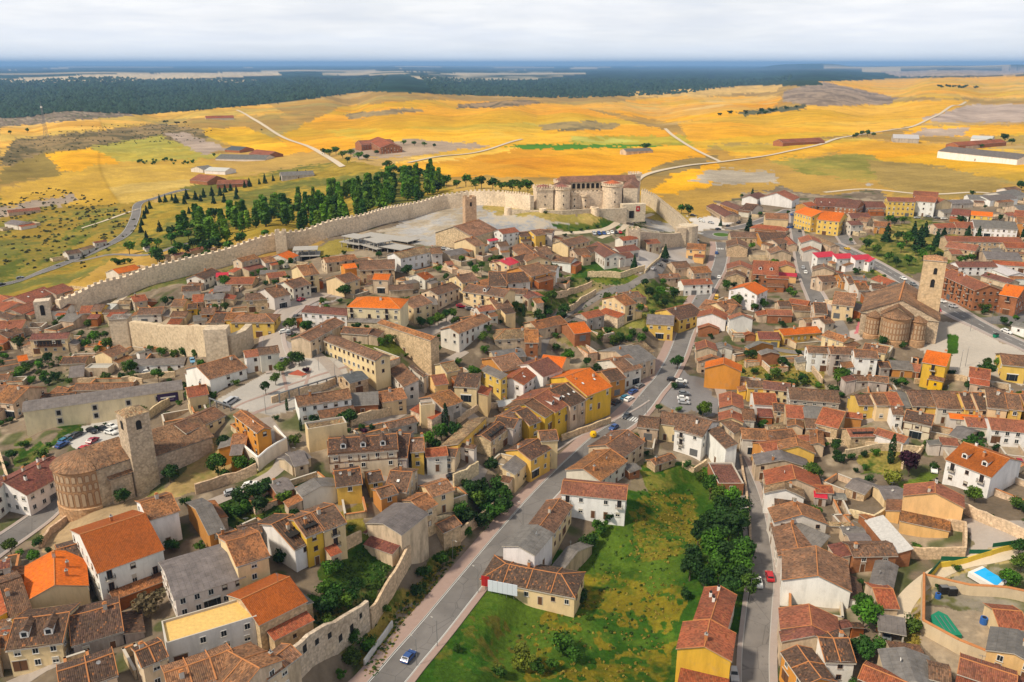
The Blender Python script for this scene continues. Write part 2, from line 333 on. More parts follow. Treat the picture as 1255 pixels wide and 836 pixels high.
ZONES=[
("-700 236 0 160 200 140 330 128 450 112 620 118 800 118 900 108 1100 96 1300 92 2100 92 2100 262 1290 240 1250 246 1120 246 1060 232 1000 240 960 230 880 245 860 275 640 245 560 232 300 330 200 340 60 372 0 372 -700 560",(.44,.27,.055),dict(alt=(.30,.19,.05),s=120)),
# left valley
("-300 300 0 235 170 200 190 240 170 300 100 345 0 372 -300 420",(.30,.20,.03),dict(alt=(.14,.14,.03),s=22)),
("-200 335 0 318 60 300 120 265 150 258 100 300 40 335 0 345 -200 380",(.10,.12,.02),dict(alt=(.22,.17,.03),s=10)),
("0 190 0 156 180 140 300 130 330 128 350 140 210 146 100 164",(.60,.34,.05),dict()),
("0 195 20 170 200 152 260 160 250 175 150 178 0 205",(.13,.105,.045),dict(alt=(.26,.18,.08),s=25)),
("0 208 55 186 140 180 75 215 0 225",(.22,.16,.04),dict()),("55 188 110 181 170 205 75 210",GOLD,dict()),("110 180 195 166 260 190 300 190 160 205",(.42,.33,.04),dict(alt=(.32,.28,.05),s=30)),
("200 163 225 163 280 182 250 190",(.36,.28,.22),dict()),("250 158 300 155 370 184 350 190 280 178 250 165",GOLD,dict()),("0 232 130 200 250 195 290 215 160 250 60 250 0 260",(.50,.31,.04),dict(alt=(.42,.26,.04),s=40)),
("-40 262 90 238 95 244 40 262 -40 275",(.33,.26,.20),dict()),
# big gold fields
("340 168 420 130 520 122 700 128 870 175 840 190 620 192 520 184 360 186",GOLD,dict(alt=(.62,.30,.012),s=160)),
("460 205 530 192 640 182 870 178 860 215 780 212 640 220 600 215 520 218",GOLD2,dict(alt=GOLD,s=130)),
("395 160 620 150 700 152 690 165 560 175 450 178",(.58,.36,.03),dict(alt=GOLD,s=90)),
("620 178 800 175 815 180 640 184",(.07,.20,.015),dict(amp=.04)),
("700 168 860 166 875 178 700 176",(.40,.33,.03),dict()),
("520 190 600 180 640 182 560 196 480 200",(.62,.36,.04),dict()),
("780 240 850 200 880 198 880 225 850 235",GOLD,dict()),("420 186 500 170 545 173 600 178 520 190 440 195",(.33,.25,.18),dict()),
("700 130 820 118 960 118 940 140 820 150 760 140",(.60,.36,.07),dict(alt=GOLD,s=90)),
("830 150 1000 128 1190 122 1140 150 1080 162 930 175 850 178",GOLD,dict(alt=(.62,.32,.02),s=120)),
("1000 100 1300 92 1600 92 1600 128 1200 120 1000 118",(.60,.34,.05),dict(alt=GOLD,s=140)),
("1190 128 1300 128 1600 130 1600 150 1150 150 1130 145",(.38,.30,.25),dict()),("1120 155 1300 152 1300 165 1100 168",GOLD,dict()),("1130 158 1190 156 1180 166 1110 168",(.36,.28,.22),dict()),
("880 180 1000 172 1060 168 1100 176 1000 190 960 196 900 192",(.60,.35,.03),dict()),("1010 180 1120 172 1255 186 1600 200 1600 230 1260 222 1060 196",GOLD,dict(alt=(.55,.31,.03),s=90)),
("940 196 1060 188 1130 216 1060 222 990 214",(.24,.22,.04),dict(alt=(.33,.25,.05),s=40)),("845 220 870 207 950 210 955 224 900 228",(.36,.31,.24),dict()),
("1060 226 1130 218 1115 222 1060 228",(.42,.38,.33),dict()),("1060 196 1160 205 1240 222 1200 245 1100 240 1080 225",(.30,.21,.06),dict()),
# scrub ridges
("560 128 640 122 670 126 610 132 560 133",(.13,.10,.05),dict(alt=(.3,.2,.1),s=60)),("660 153 720 148 760 152 750 158 700 160 665 160",(.13,.11,.06),dict(alt=(.30,.22,.09),s=40)),
("960 112 1010 100 1100 120 1090 128 1000 130 960 125",(.20,.15,.11),dict(alt=(.32,.24,.17),s=60)),("900 138 990 128 985 134 915 142",(.10,.10,.05),dict()),("420 140 500 132 520 136 430 146",(.20,.15,.08),dict(alt=(.3,.22,.1),s=50)),
("800 205 840 195 880 190 870 200 830 212 790 215",(.24,.17,.06),dict()),
# park by the walls
("165 300 180 250 240 225 420 195 520 215 560 235 500 260 350 290 170 310",(.36,.25,.035),dict(alt=(.14,.14,.03),s=30,ct=2)),
# castle plaza
("440 300 500 265 560 245 620 245 700 262 850 275 800 285 720 275 640 290 560 300",(.36,.30,.22),dict(alt=(.33,.32,.31),s=14)),
("585 268 600 256 700 260 720 268 650 285 600 282 575 278",(.29,.30,.32),dict(alt=(.42,.36,.28),s=9,ct=4)),
("380 300 430 290 440 305 420 315 380 318",(.28,.22,.05),dict(ct=2)),
("590 250 660 252 740 264 745 275 640 268 595 258",(.42,.31,.10),dict(alt=(.24,.2,.05),s=12)),
("680 278 765 266 768 272 740 285 690 288",GRASS,dict(ct=2,alt=GRASSY,s=10)),("745 290 785 270 795 275 780 284 750 288",GRASS,dict(ct=2,alt=GRASSY,s=10)),
("790 255 850 262 830 275 800 268",(.30,.24,.05),dict(ct=2)),
# grass strips inside the wall
("130 362 280 318 300 322 290 335 200 352 130 372",(.10,.12,.03),dict(ct=2,alt=(.22,.17,.07),s=14)),
("690 345 730 322 790 335 780 345 720 352 690 350",(.13,.15,.02),dict(ct=2,alt=GRASS,s=9)),("700 325 730 320 740 328 700 340",GRASS,dict(ct=2)),
("640 365 700 345 740 350 720 372 640 385 610 390",(.08,.11,.02),dict(ct=2,alt=(.2,.16,.07),s=7)),
("780 345 850 350 860 365 800 400 760 400 730 385",(.07,.11,.02),dict(ct=2,alt=(.18,.17,.04),s=9)),("690 410 770 395 790 410 760 420 700 425",(.08,.1,.02),dict(ct=2,alt=(.2,.16,.07),s=7)),
("420 405 490 400 500 420 460 440 420 432",GRASS,dict(ct=2,alt=GRASSY,s=8)),
# plaza de la villa
("262 492 330 455 345 432 420 440 430 468 395 478 380 498 330 510 290 500",(.40,.37,.335),dict(ct=4,amp=.12,sharp=True)),
("345 437 380 400 400 372 420 355 330 395 325 440",(.30,.27,.26),dict(ct=4,amp=.1)),
("70 545 120 522 150 505 165 512 175 540 130 560 100 565",(.50,.475,.44),dict(ct=4,amp=.05)),
("12 560 22 545 60 535 80 520 140 508 110 525 60 555 30 568",GRASS,dict(ct=2,alt=(.16,.15,.04),s=8)),
("55 650 80 610 130 590 190 600 230 590 170 632 95 668 60 690",(.36,.26,.15),dict(amp=.2)),
("180 600 250 545 330 560 330 585 240 600 200 612",(.34,.24,.10),dict(alt=(.18,.17,.05),s=10)),
("265 625 300 600 370 600 380 640 300 645 270 640",(.04,.08,.015),dict(ct=2,alt=(.10,.11,.02),s=6)),
("405 640 460 620 460 670 420 680",(.25,.2,.04),dict(ct=2,alt=(.1,.12,.02),s=6)),
("395 700 450 665 485 680 470 730 440 720 400 712",(.03,.075,.012),dict(ct=2,alt=(.06,.10,.015),s=6)),
("375 760 420 730 480 715 470 760 420 800 380 790",(.05,.09,.015),dict(ct=2,alt=(.2,.17,.05),s=6)),
("440 800 480 740 540 680 560 660 570 668 500 760 450 830",(.10,.12,.02),dict(ct=2,alt=(.30,.22,.05),s=6)),
# meadow in the foreground
("500 850 520 790 590 715 640 690 700 672 745 640 775 590 800 570 850 570 905 590 930 640 925 760 900 800 810 850 500 1100 400 1100",(.034,.092,.010),dict(ct=2,alt=(.07,.12,.014),s=12)),
("640 800 660 740 740 700 830 700 845 720 820 780 790 850 700 850 650 850",(.19,.155,.015),dict(ct=2,holes=-.05,alt=(.045,.09,.010),s=9)),
("775 640 800 600 850 610 860 660 820 690 770 690",(.17,.15,.018),dict(ct=2,holes=.02,alt=(.035,.088,.010),s=8)),
("560 760 600 770 640 800 640 850 560 850 530 810",(.12,.11,.02),dict(ct=2,holes=0,alt=(.04,.085,.010),s=8)),
("775 572 860 572 865 590 790 600",(.17,.16,.03),dict(ct=2,holes=0,alt=(.05,.1,.01),s=9)),
# right yards
("1085 750 1130 715 1150 690 1180 665 1260 655 1260 690 1160 700 1140 720 1120 760 1105 780 1080 780",(.42,.33,.22),dict(alt=(.34,.26,.06),s=5)),
("1105 775 1130 745 1125 800 1135 830 1100 830",(.30,.23,.05),dict(alt=(.2,.18,.04),s=5)),
("1135 715 1175 695 1255 680 1300 680 1300 765 1240 760 1140 735",(.13,.13,.05),dict(alt=(.25,.22,.17),s=6)),
("1130 740 1180 745 1250 762 1250 830 1160 820 1130 790",(.42,.33,.23),dict(alt=(.3,.24,.17),s=6)),
("1160 670 1190 655 1180 640 1255 630 1300 640 1300 680 1180 672",(.38,.33,.29),dict(ct=4)),
("890 425 1020 430 1010 480 950 478 900 462",(.28,.20,.06),dict(alt=(.16,.15,.03),s=8,ct=2)),
("1030 545 1120 540 1120 575 1040 580",(.06,.1,.015),dict(ct=2,alt=(.25,.2,.05),s=7)),
("1105 590 1150 585 1150 600 1105 605",(.10,.14,.02),dict(ct=2)),
("1140 385 1200 400 1255 432 1255 470 1180 465 1130 450",(.43,.385,.33),dict(ct=4,amp=.1)),("1161 409 1175 411 1174 434 1161 434",(.04,.10,.01),dict(ct=2,sharp=True)),
("1040 400 1062 390 1062 415 1030 418",(.42,.36,.32),dict(ct=4)),("1052 393 1063 393 1060 409 1047 409",(.45,.14,.16),dict(ct=4,sharp=True)),
("1040 330 1060 290 1120 265 1180 275 1170 320 1120 340 1060 335",(.28,.23,.06),dict(ct=2,alt=(.08,.10,.02),s=14)),
("845 268 880 262 900 272 880 285 850 280",(.52,.48,.44),dict(ct=4)),("790 300 850 290 850 325 810 330 780 330",(.44,.40,.37),dict(ct=4)),
("780 570 800 560 800 600 780 600",(.2,.16,.1),dict()),
("815 455 870 470 880 500 870 505 820 500",(.20,.19,.19),dict(ct=4)),
]
ZONES2=[("0 97 120 91 340 88 345 92 150 100 0 102",(.50,.40,.25),dict(amp=.2)),("500 92 620 87 720 90 650 98 520 100",(.48,.40,.27),dict(alt=(.03,.05,.03),s=700)),
("395 88 470 87 560 89 470 92 395 92",(.46,.38,.25),dict(alt=(.03,.05,.03),s=500)),("840 100 1000 98 1010 104 880 108",(.025,.045,.02),dict(ct=3)),("1080 88 1255 84 1255 92 1100 94",(.30,.24,.19),dict()),
("760 113 900 106 960 104 950 112 860 118 780 119",(.56,.36,.10),dict()),("0 84 1255 84 1255 86 0 86",(.05,.06,.05),dict(ct=3))]
ground()
# ------------------------------------------------------------------ the houses: ridge end, ridge end, a point of the near eaves, wall height, roof + wall colours, options
HOUSES=[]
def region(x0,y0,s,txt):
    for line in txt.strip().split(';'):
        p=line.split()
        if not p: continue
        n=[float(q) for q in p[:7]]
        HOUSES.append(([x0+n[0]/s,y0+n[1]/s,x0+n[2]/s,y0+n[3]/s,x0+n[4]/s,y0+n[5]/s,n[6]],p[7],p[8:]))
region(0,560,5.225,"""527 492 915 365 655 735 10 qW B C1;905 290 1090 235 980 398 9 nW V;370 590 530 545 470 745 6 dg;
-60 680 60 655 115 695 6 mw;35 155 330 0 65 305 7 mW C6 Z;-140 150 25 152 -140 303 7 mW Z""")
region(0,676,5.225,"""350 205 345 0 150 285 7 oc C3;-160 600 -10 560 -140 700 6 bp;105 430 432 388 95 625 6 dc D2 Z;450 412 752 330 480 597 4.5 dg C1;-120 545 85 535 -100 622 6 bp;0 205 130 162 15 440 6 by;
380 765 712 655 640 830 7 dp L;872 640 1030 575 905 745 7 dp L;1072 600 1640 428 992 472 6 yW F;0 445 130 430 0 490 3 bg""")
region(240,676,5.225,"""-185 772 212 632 -100 905 9 np L;400 742 600 600 462 820 9 np L;205 636 400 742 100 836 9 np L;300 300 590 165 400 475 6.5 qs N""")
region(0,0,1,"""205 699 284 675 224 731.5 6 gw Z""")
region(240,560,5.225,"""200 540 395 480 325 680 9 nc;270 450 410 422 300 505 7 bw;150 500 260 470 190 560 6 bc;0 330 100 300 0 525 6 go;490 430 620 370 600 612 7 dW X;
630 400 740 358 715 510 9 bY X;742 355 880 305 832 470 9 bc B;890 90 1045 70 925 190 6 dy;800 185 755 135 690 270 5 gw;600 -10 690 -30 590 70 3 gp;480 175 590 140 510 240 3 gk""")
region(420,500,5.225,"""-75 195 330 165 -90 302 6 dT D3;335 165 430 165 340 322 4.5 dg;432 195 516 190 435 282 6 by;530 262 660 250 532 317 5.5 rw;662 255 735 262 665 308 5 dp;755 225 850 240 760 250 5.5 bw;
750 222 920 60 690 180 5 ly M;890 170 1000 90 930 230 6 ds X;1000 50 1120 70 1025 120 6.5 dg;1020 375 1115 290 1100 430 6 gc M;530 500 665 458 610 560 6.5 nc;440 590 535 545 512 665 7 ns;
265 735 430 612 385 808 7.5 gp N;600 740 710 690 580 830 3 ns N;310 400 440 408 370 537 6 bp S1;215 520 320 490 262 572 6 bo;150 415 240 400 170 480 5 dy""")
region(540,420,4.18,"""398 545 495 492 468 600 7.5 dy;505 452 590 447 560 500 11 bc;368 178 475 100 416 225 7.5 rW S2;450 108 545 75 515 180 7.5 mW;530 62 640 75 610 130 7.5 oc;
320 370 400 325 360 400 6 by;385 352 442 332 430 432 6 dY;430 312 482 278 512 400 6.5 bY;478 280 560 232 570 370 6.5 rY D2;558 240 642 205 652 335 6.5 dp S3;645 205 705 180 728 295 7 ny;640 172 760 130 780 262 7.5 oY S2;
825 147 900 130 892 195 7 do;870 85 960 62 950 150 7 nw;900 42 1010 12 1052 95 7 gp;985 8 1040 -6 1105 42 7 lc;
850 520 955 448 935 590 6 bp;735 640 865 548 850 688 6 nw;640 706 945 735 780 790 7.5 rW B;1080 600 1180 568 1100 628 3 bs;945 640 1000 620 960 668 3 gk;1020 375 1120 385 1000 430 5 bp;
290 300 390 290 285 330 3 sp""")
region(800,440,4.18,"""50 270 165 285 25 330 6.5 bc;165 285 300 320 137 368 8 bW B C1;345 345 435 430 285 372 9 dW M N""")
region(540,620,3.87,"""470 95 560 -30 540 130 6 bc;372 188 457 92 445 240 7.5 gW N;320 275 560 320 400 390 4.5 dc H L;600 195 650 215 530 300 4 gp N""")
region(240,430,5.225,"""650 290 965 243 668 355 6.5 bW Z;970 270 1160 258 985 352 4 gk M N;945 160 1060 130 965 212 5 ks;10 95 235 30 98 180 6.5 nW;310 0 420 -15 385 35 6.5 rW;400 -20 520 -35 470 20 7 bw;
-60 235 60 215 10 290 6 rc;290 385 430 488 300 458 8.5 nO;240 535 330 530 282 610 4 no;570 690 690 640 590 745 3 gp N;700 470 940 430 705 515 7 lc F N""")
region(0,440,4.18,"""900 330 1090 248 960 375 7 bc""")
region(460,400,6.275,"""20 505 200 475 55 586 5 nc;215 285 335 405 80 320 6 bw M;290 290 395 370 250 300 6 dw M;430 378 530 365 415 460 5.5 rP N;500 285 600 265 545 355 6 lc N;430 540 570 490 500 640 6 ng;350 620 455 608 300 600 8 lc F N;
80 740 290 690 95 790 4 bg;645 350 810 360 625 462 6 dc M;870 300 1015 365 832 346 7.5 gQ M;900 240 1060 205 1040 330 6 no;900 195 1120 170 1100 235 6 gp""")
region(0,400,5.225,"""215 48 440 40 175 87 7 mc V C2;655 160 760 120 715 197 6.5 nc;545 275 690 275 590 245 3.5 sp F;870 212 1180 200 850 250 3.5 gW;880 165 960 140 845 190 3 gW;640 95 750 92 635 120 3 oo;450 260 540 250 430 330 3 gp N;410 195 560 190 400 240 3 dp N;
500 365 840 358 465 410 4 bp;370 385 440 400 300 420 3 np N;280 430 480 420 280 455 3 dp N;60 380 180 392 10 490 6 np;-60 380 40 375 -50 480 6 nw;110 190 170 180 60 235 3 op N;-20 310 60 305 -20 345 4 np""")
region(0,290,6.275,"""-50 650 190 640 -50 715 6 rp;0 740 120 700 70 770 6 bk;0 448 130 510 -60 545 5 rp N;110 460 330 388 140 530 5.5 rp S2;90 560 270 490 160 600 4 rp;350 402 480 362 440 445 5 rp N;10 572 120 602 0 625 5 dp N;
430 520 540 520 405 572 5 bw;530 590 630 600 515 650 4 gp;630 535 720 530 635 590 5 rw;730 520 810 520 720 570 6 by;810 560 980 560 800 585 4 bp N;830 515 900 520 810 555 4 sw N;1010 460 1110 445 1000 510 5 rp;920 490 1010 490 910 520 4 lp N;1080 545 1254 540 1060 600 5 bw;
500 110 600 95 510 140 4 bw;610 90 700 65 620 110 4 lw N;720 40 810 25 730 50 4 mw;870 250 1030 215 910 285 4 ow;1110 45 1140 90 1100 70 3 gw N""")
region(200,300,6.275,"""245 232 370 180 322 264 6 dw;410 215 500 210 390 250 4.5 cw M;150 320 280 310 190 357 4 dw;330 375 470 370 300 420 5 gp;400 315 520 310 380 360 5 gp;230 385 310 380 215 445 4 rp;90 420 180 420 80 475 4 bc;190 455 260 450 180 492 4 dY;
80 510 190 510 50 555 5 bc;230 545 330 535 215 590 4 gw;300 485 400 480 280 535 5 bo;400 525 500 525 385 600 5 dp;500 520 620 520 498 575 6 nQ;640 530 780 530 690 595 7 nQ H;640 375 800 365 590 430 6 bs;780 335 900 310 870 405 6 bw;
930 280 1060 248 1010 335 6 bw Z;1030 160 1140 145 1120 235 9 nc B;880 75 960 45 960 115 5 ow;570 105 700 75 628 128 8 np;745 100 830 85 735 150 5 nw;510 250 700 250 480 302 3 rs N;800 220 930 205 780 262 3 rs N;750 195 870 190 740 225 3 gp N;
70 75 150 55 90 85 4 mp N;200 35 300 15 205 50 4 rp N""")
region(380,300,6.275,"""440 398 600 403 330 480 8 oC H B;715 425 850 385 765 500 7 nc B;250 150 340 140 330 178 8.5 oO N;390 120 640 112 500 190 7 bs;195 240 305 210 255 300 7.5 bc;500 222 615 225 492 268 7 op;610 310 780 300 612 350 3 bp N;720 280 840 260 722 305 4 gp N;
820 225 890 205 885 270 5 qw;650 60 870 15 735 97 7.5 lW;920 25 1000 20 940 70 7 bw;1030 50 1160 25 1100 82 4 gp N;1040 130 1090 125 1032 160 3 rp N;1120 235 1240 215 1160 297 5 bc;920 340 1080 288 1000 382 6 bp;890 400 960 395 932 460 4 gp;
110 100 330 75 130 140 5 np""")
region(300,280,3.906,"""300 370 500 385 262 400 6.5 mW Z;270 510 425 430 330 532 7 np;420 512 650 600 367 532 7 bc Z;665 440 900 515 640 455 9 ns N;985 470 1130 410 1000 515 6 nw;1080 265 1260 290 1020 298 8 bc B D1;1110 375 1180 365 1120 400 5 rw;480 470 600 478 462 500 4 bp N""")
region(560,260,6.275,"""320 135 440 118 345 170 8 rW;465 155 540 148 470 190 6 dy;565 140 640 130 600 180 7 ny;640 130 740 135 690 160 7 bw;230 210 300 198 200 234 6 cW M;310 230 380 225 332 266 6 bw;60 205 130 190 120 270 6.5 nc;500 240 625 335 425 292 6 nc;600 270 690 262 648 333 6 bp;
330 375 420 345 362 426 5 cc;430 345 520 320 470 395 5 dp;480 420 620 388 592 490 6 no;620 400 770 410 665 442 6 bW N;760 335 900 350 700 372 5 bW N;800 220 960 182 802 276 6.5 bc;890 285 990 275 940 330 5 bp;990 265 1080 255 1050 310 5 dp""")
region(600,220,3.906,"""520 300 600 350 505 345 5 mw;600 325 690 312 640 347 4.5 mw;600 357 670 347 627 382 4 mw;622 277 690 267 652 292 5 rw;740 290 800 285 735 312 5 rp;950 305 1035 310 935 332 7 nP;595 560 645 548 655 605 8 nc B;440 640 520 622 480 665 6 rg;
760 645 880 652 785 692 7.5 gQ;850 620 960 594 910 672 6 dQ;80 715 170 710 55 765 6.5 lp H;170 720 230 720 190 780 6.5 nk;200 680 330 652 290 705 4 np;375 690 450 680 400 740 4 ok;640 540 710 535 650 570 4 bp;800 455 900 450 790 476 3 bp;920 480 1050 475 900 507 6 rW;870 395 940 390 850 430 4 bp;
960 420 1040 415 950 452 5 np;60 450 160 440 92 500 5 dw;0 440 80 440 50 510 5 dp;95 520 180 525 90 545 4 bw;170 525 215 555 150 550 4 mp;20 385 110 375 40 415 4 dp;0 570 70 560 -20 630 5 bc;1040 575 1180 600 1050 625 5 np""")
region(835,225,6.275,"""735 72 790 50 858 130 6 rW N;530 92 590 66 600 115 5 mW N;250 155 385 232 190 172 4 mp Z;350 135 480 185 290 150 4 mo Z;500 150 590 160 450 200 4.5 dw;650 226 815 232 600 268 6.5 nc N;600 315 760 330 550 342 3.5 rp H;380 368 590 372 372 412 4 bs;595 372 790 372 595 440 4 do;
435 462 425 420 350 490 6 bs;455 625 450 590 350 650 6 rs;425 690 420 660 350 735 4 bs;560 590 740 600 530 695 8 rk B D2;815 622 800 590 745 650 7 rP N;750 680 885 690 750 707 4 cP M N;660 708 820 715 665 727 7 rk N;770 510 740 480 690 545 5 np N;700 430 780 420 710 470 5 bp;800 400 860 460 770 420 4 rp;
1005 430 980 395 915 450 7 rw;1010 500 990 480 940 525 6 rw;1030 395 1180 465 1060 442 6 lp N;1010 530 1150 520 1005 572 7 cW M;1165 540 1290 535 1160 580 7 cW M;1100 640 1095 615 1010 670 5 bp;1050 710 1200 700 1055 760 5 bp;1210 690 1254 690 1210 750 5 bo;
960 180 1085 212 965 245 11 oQ Z;1090 210 1250 225 1085 280 10 oQ Z;1040 110 1300 120 1000 172 8 mk S4;930 150 1000 140 920 187 9 ro Z""")
region(1035,225,5.687,"""45 500 160 492 42 535 7 cW M;170 510 215 520 175 547 6 cW M;-30 105 115 118 -30 165 8 mk Z;125 125 260 125 125 167 6 mg Z;30 205 160 205 20 242 5 mp;20 262 100 258 25 292 7 mw Z;110 232 180 240 100 262 5 np;210 262 320 268 190 297 5 no;
300 95 480 100 265 122 11 rQ Z;500 85 640 95 500 122 11 rW;490 50 650 60 480 85 12 rk Z;570 90 660 95 575 117 10 rk Z;645 100 700 110 650 140 9 rc;660 180 760 175 650 207 4 gw;760 175 880 185 750 217 5 mw;890 190 1030 200 885 220 6 oQ;905 250 1180 265 900 304 6.5 gW Z;
770 265 900 270 760 307 5 rp;620 280 750 275 650 312 5 rp;860 75 1000 80 845 107 5 gW N;960 85 1140 70 980 122 5 gW N;1060 60 1180 40 1100 102 5 gw N;1110 30 1190 20 1120 57 4 bw;1180 150 1254 150 1180 192 4 gp N;720 115 860 110 700 142 4 gg N;
1110 205 1170 200 1100 232 4 rp;1190 185 1254 190 1175 232 12 rw;1200 230 1290 235 1200 272 10 no;715 365 1200 375 712 402 6.5 rs Z;735 405 930 430 730 447 6 rs Z;1110 410 1290 415 1100 447 6.5 rs Z;725 460 800 460 722 492 4 rs;970 470 1200 480 950 522 4 gp N;780 545 1030 545 770 582 5 mW;
1040 535 1254 550 1030 562 4 rw;1060 560 1210 620 1040 602 4 sW N;1000 620 1180 670 950 642 3 mp N;760 600 1000 705 690 645 10 rk B Z C3;1130 700 1254 720 1140 782 9 ok B;240 640 350 680 200 672 4 rw N;50 645 150 650 45 667 5 gY;0 640 40 640 0 692 5 bw;70 690 140 690 80 742 6 bw;190 695 285 700 195 732 5 bw;350 720 430 740 370 762 4 rp""")
region(835,345,6.275,"""480 38 560 2 600 95 8.5 oW;235 243 250 205 118 270 7.5 rW N;465 255 450 238 370 290 7.5 rW;215 335 210 320 125 352 4 rk N;530 395 520 385 480 407 3 rk N;270 160 390 135 420 200 6 bc;200 500 185 450 120 550 6.5 rp;330 500 310 465 270 540 5 gw;240 575 230 560 130 620 6.5 np;
325 630 330 585 175 680 8.5 oO N;620 470 590 455 490 500 4 go N;690 540 660 515 610 560 5 gk N;590 385 745 390 600 442 4 mQ;760 365 1030 345 762 417 4.5 oQ Z;660 215 840 220 640 257 4 rk N;740 150 830 150 720 192 4 dp N;840 130 980 150 845 167 3 rk N;860 185 1000 190 850 222 3 bp N;
1020 160 1110 165 1010 242 5 dp C2;940 285 1100 270 905 322 4 lp N;1060 280 1130 270 1070 332 5 bw;1130 380 1290 430 1070 412 5 nc;970 495 1130 502 985 547 8 bW;1140 500 1330 505 1135 557 8 bg B""")
region(1035,345,5.687,"""-60 70 80 85 -60 160 7 nc Z;70 470 220 480 70 527 8 bW;150 430 300 455 210 489 6 bc;230 560 300 560 220 602 4 dg;320 550 460 560 305 607 3.5 go N;460 570 530 580 455 622 3 rk N;580 478 735 505 545 562 9 oY B;880 595 1015 615 850 662 5 rW;1090 500 1250 515 1085 577 6.5 bQ;
70 655 160 655 60 692 4 bg;170 650 300 665 165 692 4 bg;1190 275 1290 295 1165 305 4 gW""")
region(1035,465,5.687,"""75 105 180 108 68 177 6 bQ;185 95 275 95 185 180 6 bc;278 90 360 90 280 182 5.5 rp;362 88 425 92 365 187 5 gp;430 75 520 78 430 182 6 bc;522 75 604 78 522 187 6 by;608 75 795 85 605 197 6 bw;800 90 885 95 805 202 6 dy;890 90 975 95 890 207 6 dc;
985 55 1115 70 985 192 7 bc;1120 95 1215 105 1110 202 7 nQ;1225 100 1300 105 1225 192 7 by;325 190 400 195 315 242 6 bW Z;440 210 620 245 415 287 6 dT;735 235 960 255 725 270 5 ow;840 260 980 270 835 327 4 rw;1010 265 1290 290 990 347 5 rW Z;
790 325 900 360 775 402 4 gp N;660 400 780 410 650 452 4 rw M N;840 440 1140 550 745 574 7.5 qW D2 B C2;240 340 435 398 195 377 3.5 rW N;20 345 200 340 0 402 4 rs X;0 225 120 238 0 262 4 ro N;60 692 192 742 0 747 3 gs N""")
region(1015,580,5.225,"""686 122 686 55 478 150 8.5 rP N C2;330 100 475 100 265 168 3 gc N;360 275 540 475 225 292 4 sk M N;100 355 200 350 95 397 3 gp N;130 400 260 400 130 452 3.5 gp N;140 455 400 450 155 535 5 bk;342 706 378 562 262 695 3.5 gc N""")
region(1015,690,5.23,"""290 160 410 165 330 290 3 rp N;320 320 485 350 290 425 3.2 gk CAR N;235 655 500 763 240 760 5 rp;490 545 560 750 350 660 4 gp N;860 610 1200 720 800 700 5 rp N;650 650 780 680 640 740 4 bp N;1060 295 1235 310 1040 412 4 rc N;1195 575 1215 430 1005 578 5 gP""")
region(880,676,5.225,"""650 548 830 553 705 707 6 dW L;512 605 655 800 387 625 6 dO L;600 465 583 340 395 475 6 rp N;620 535 602 472 387 500 5.5 mp N;680 470 835 445 670 492 4 mp N;640 145 628 -30 408 172 6.5 nW N""")
region(860,540,5.225,"""640 470 598 388 425 440 5.5 nw;622 700 568 510 455 595 5.5 nw;575 500 815 605 600 657 4 gc N M;535 305 525 215 400 345 6.5 lW;600 240 578 155 390 180 6 rp;525 120 500 58 330 110 5.5 gp;725 285 830 290 725 332 4 rg N;720 320 800 330 720 362 3 cg N;840 340 920 345 840 372 2.5 go N;
720 510 940 520 720 537 3 lp M N;900 565 1040 570 890 602 3 gp N;108 285 268 285 150 150 5 mk F""")
region(855,465,6.275,"""380 5 510 10 370 60 6 by;515 10 710 30 510 72 6 mc Z;430 100 592 108 405 190 6 rW N;715 60 1065 85 700 152 5 bg Z;265 190 258 95 165 205 6 rg;262 290 255 235 160 300 5 rc;340 225 430 230 345 312 5 bw;230 290 340 380 170 322 5 bp;340 375 520 385 335 457 6 nw;
520 400 720 380 520 482 4 np N;540 350 700 350 540 402 3 lp N;580 180 660 185 570 242 5 ds;680 195 810 205 675 292 5 rs N;815 215 960 225 815 302 5 gs N;970 215 1130 250 965 352 5 rs;755 340 750 245 685 300 4 np N;830 300 960 310 820 372 4 bs;925 480 915 370 865 480 4 np;770 430 860 430 765 472 3 rk N;770 505 755 445 620 530 6 ny N;480 490 650 470 425 582 6 ro""")
region(800,636,4.18,"""300 505 348 350 215 490 7.5 rw C3;266 648 292 520 122 648 9 rY C1""")
region(0,60,2.986,"""720 430 760 425 715 445 4 gw N;770 432 840 435 768 446 4 sW N;850 355 900 358 848 370 4 kk N;940 368 1005 375 940 386 4 rk N;815 385 980 388 812 402 3 gw N;755 245 850 243 752 258 4 rw N;730 458 790 464 722 482 4 rk N;45 625 90 632 40 642 4 gw N;30 590 140 580 30 600 3 rp N;
1030 450 1140 445 1030 465 4 gg N;800 480 900 478 800 495 4 rk N""")
region(400,60,2.986,"""120 335 230 330 115 352 7 rk;190 322 235 345 180 352 8 rk;1090 365 1180 362 1090 376 4 gp N""")
region(800,60,2.758,"""815 288 895 290 812 302 6 sg N;1010 330 1260 355 985 347 7 gW N;1020 315 1170 305 1010 328 6 rk N;430 305 560 300 428 318 4 rk N;1085 292 1150 295 1080 303 5 sW N;1040 318 1120 312 1035 330 5 cg N""")
region(0,400,5.225,"""190 480 1125 352 70 557 8.4 gC BANNER N""")
region(0,0,1,"""557 277 586 269 569 294 7 ns N CHU""")
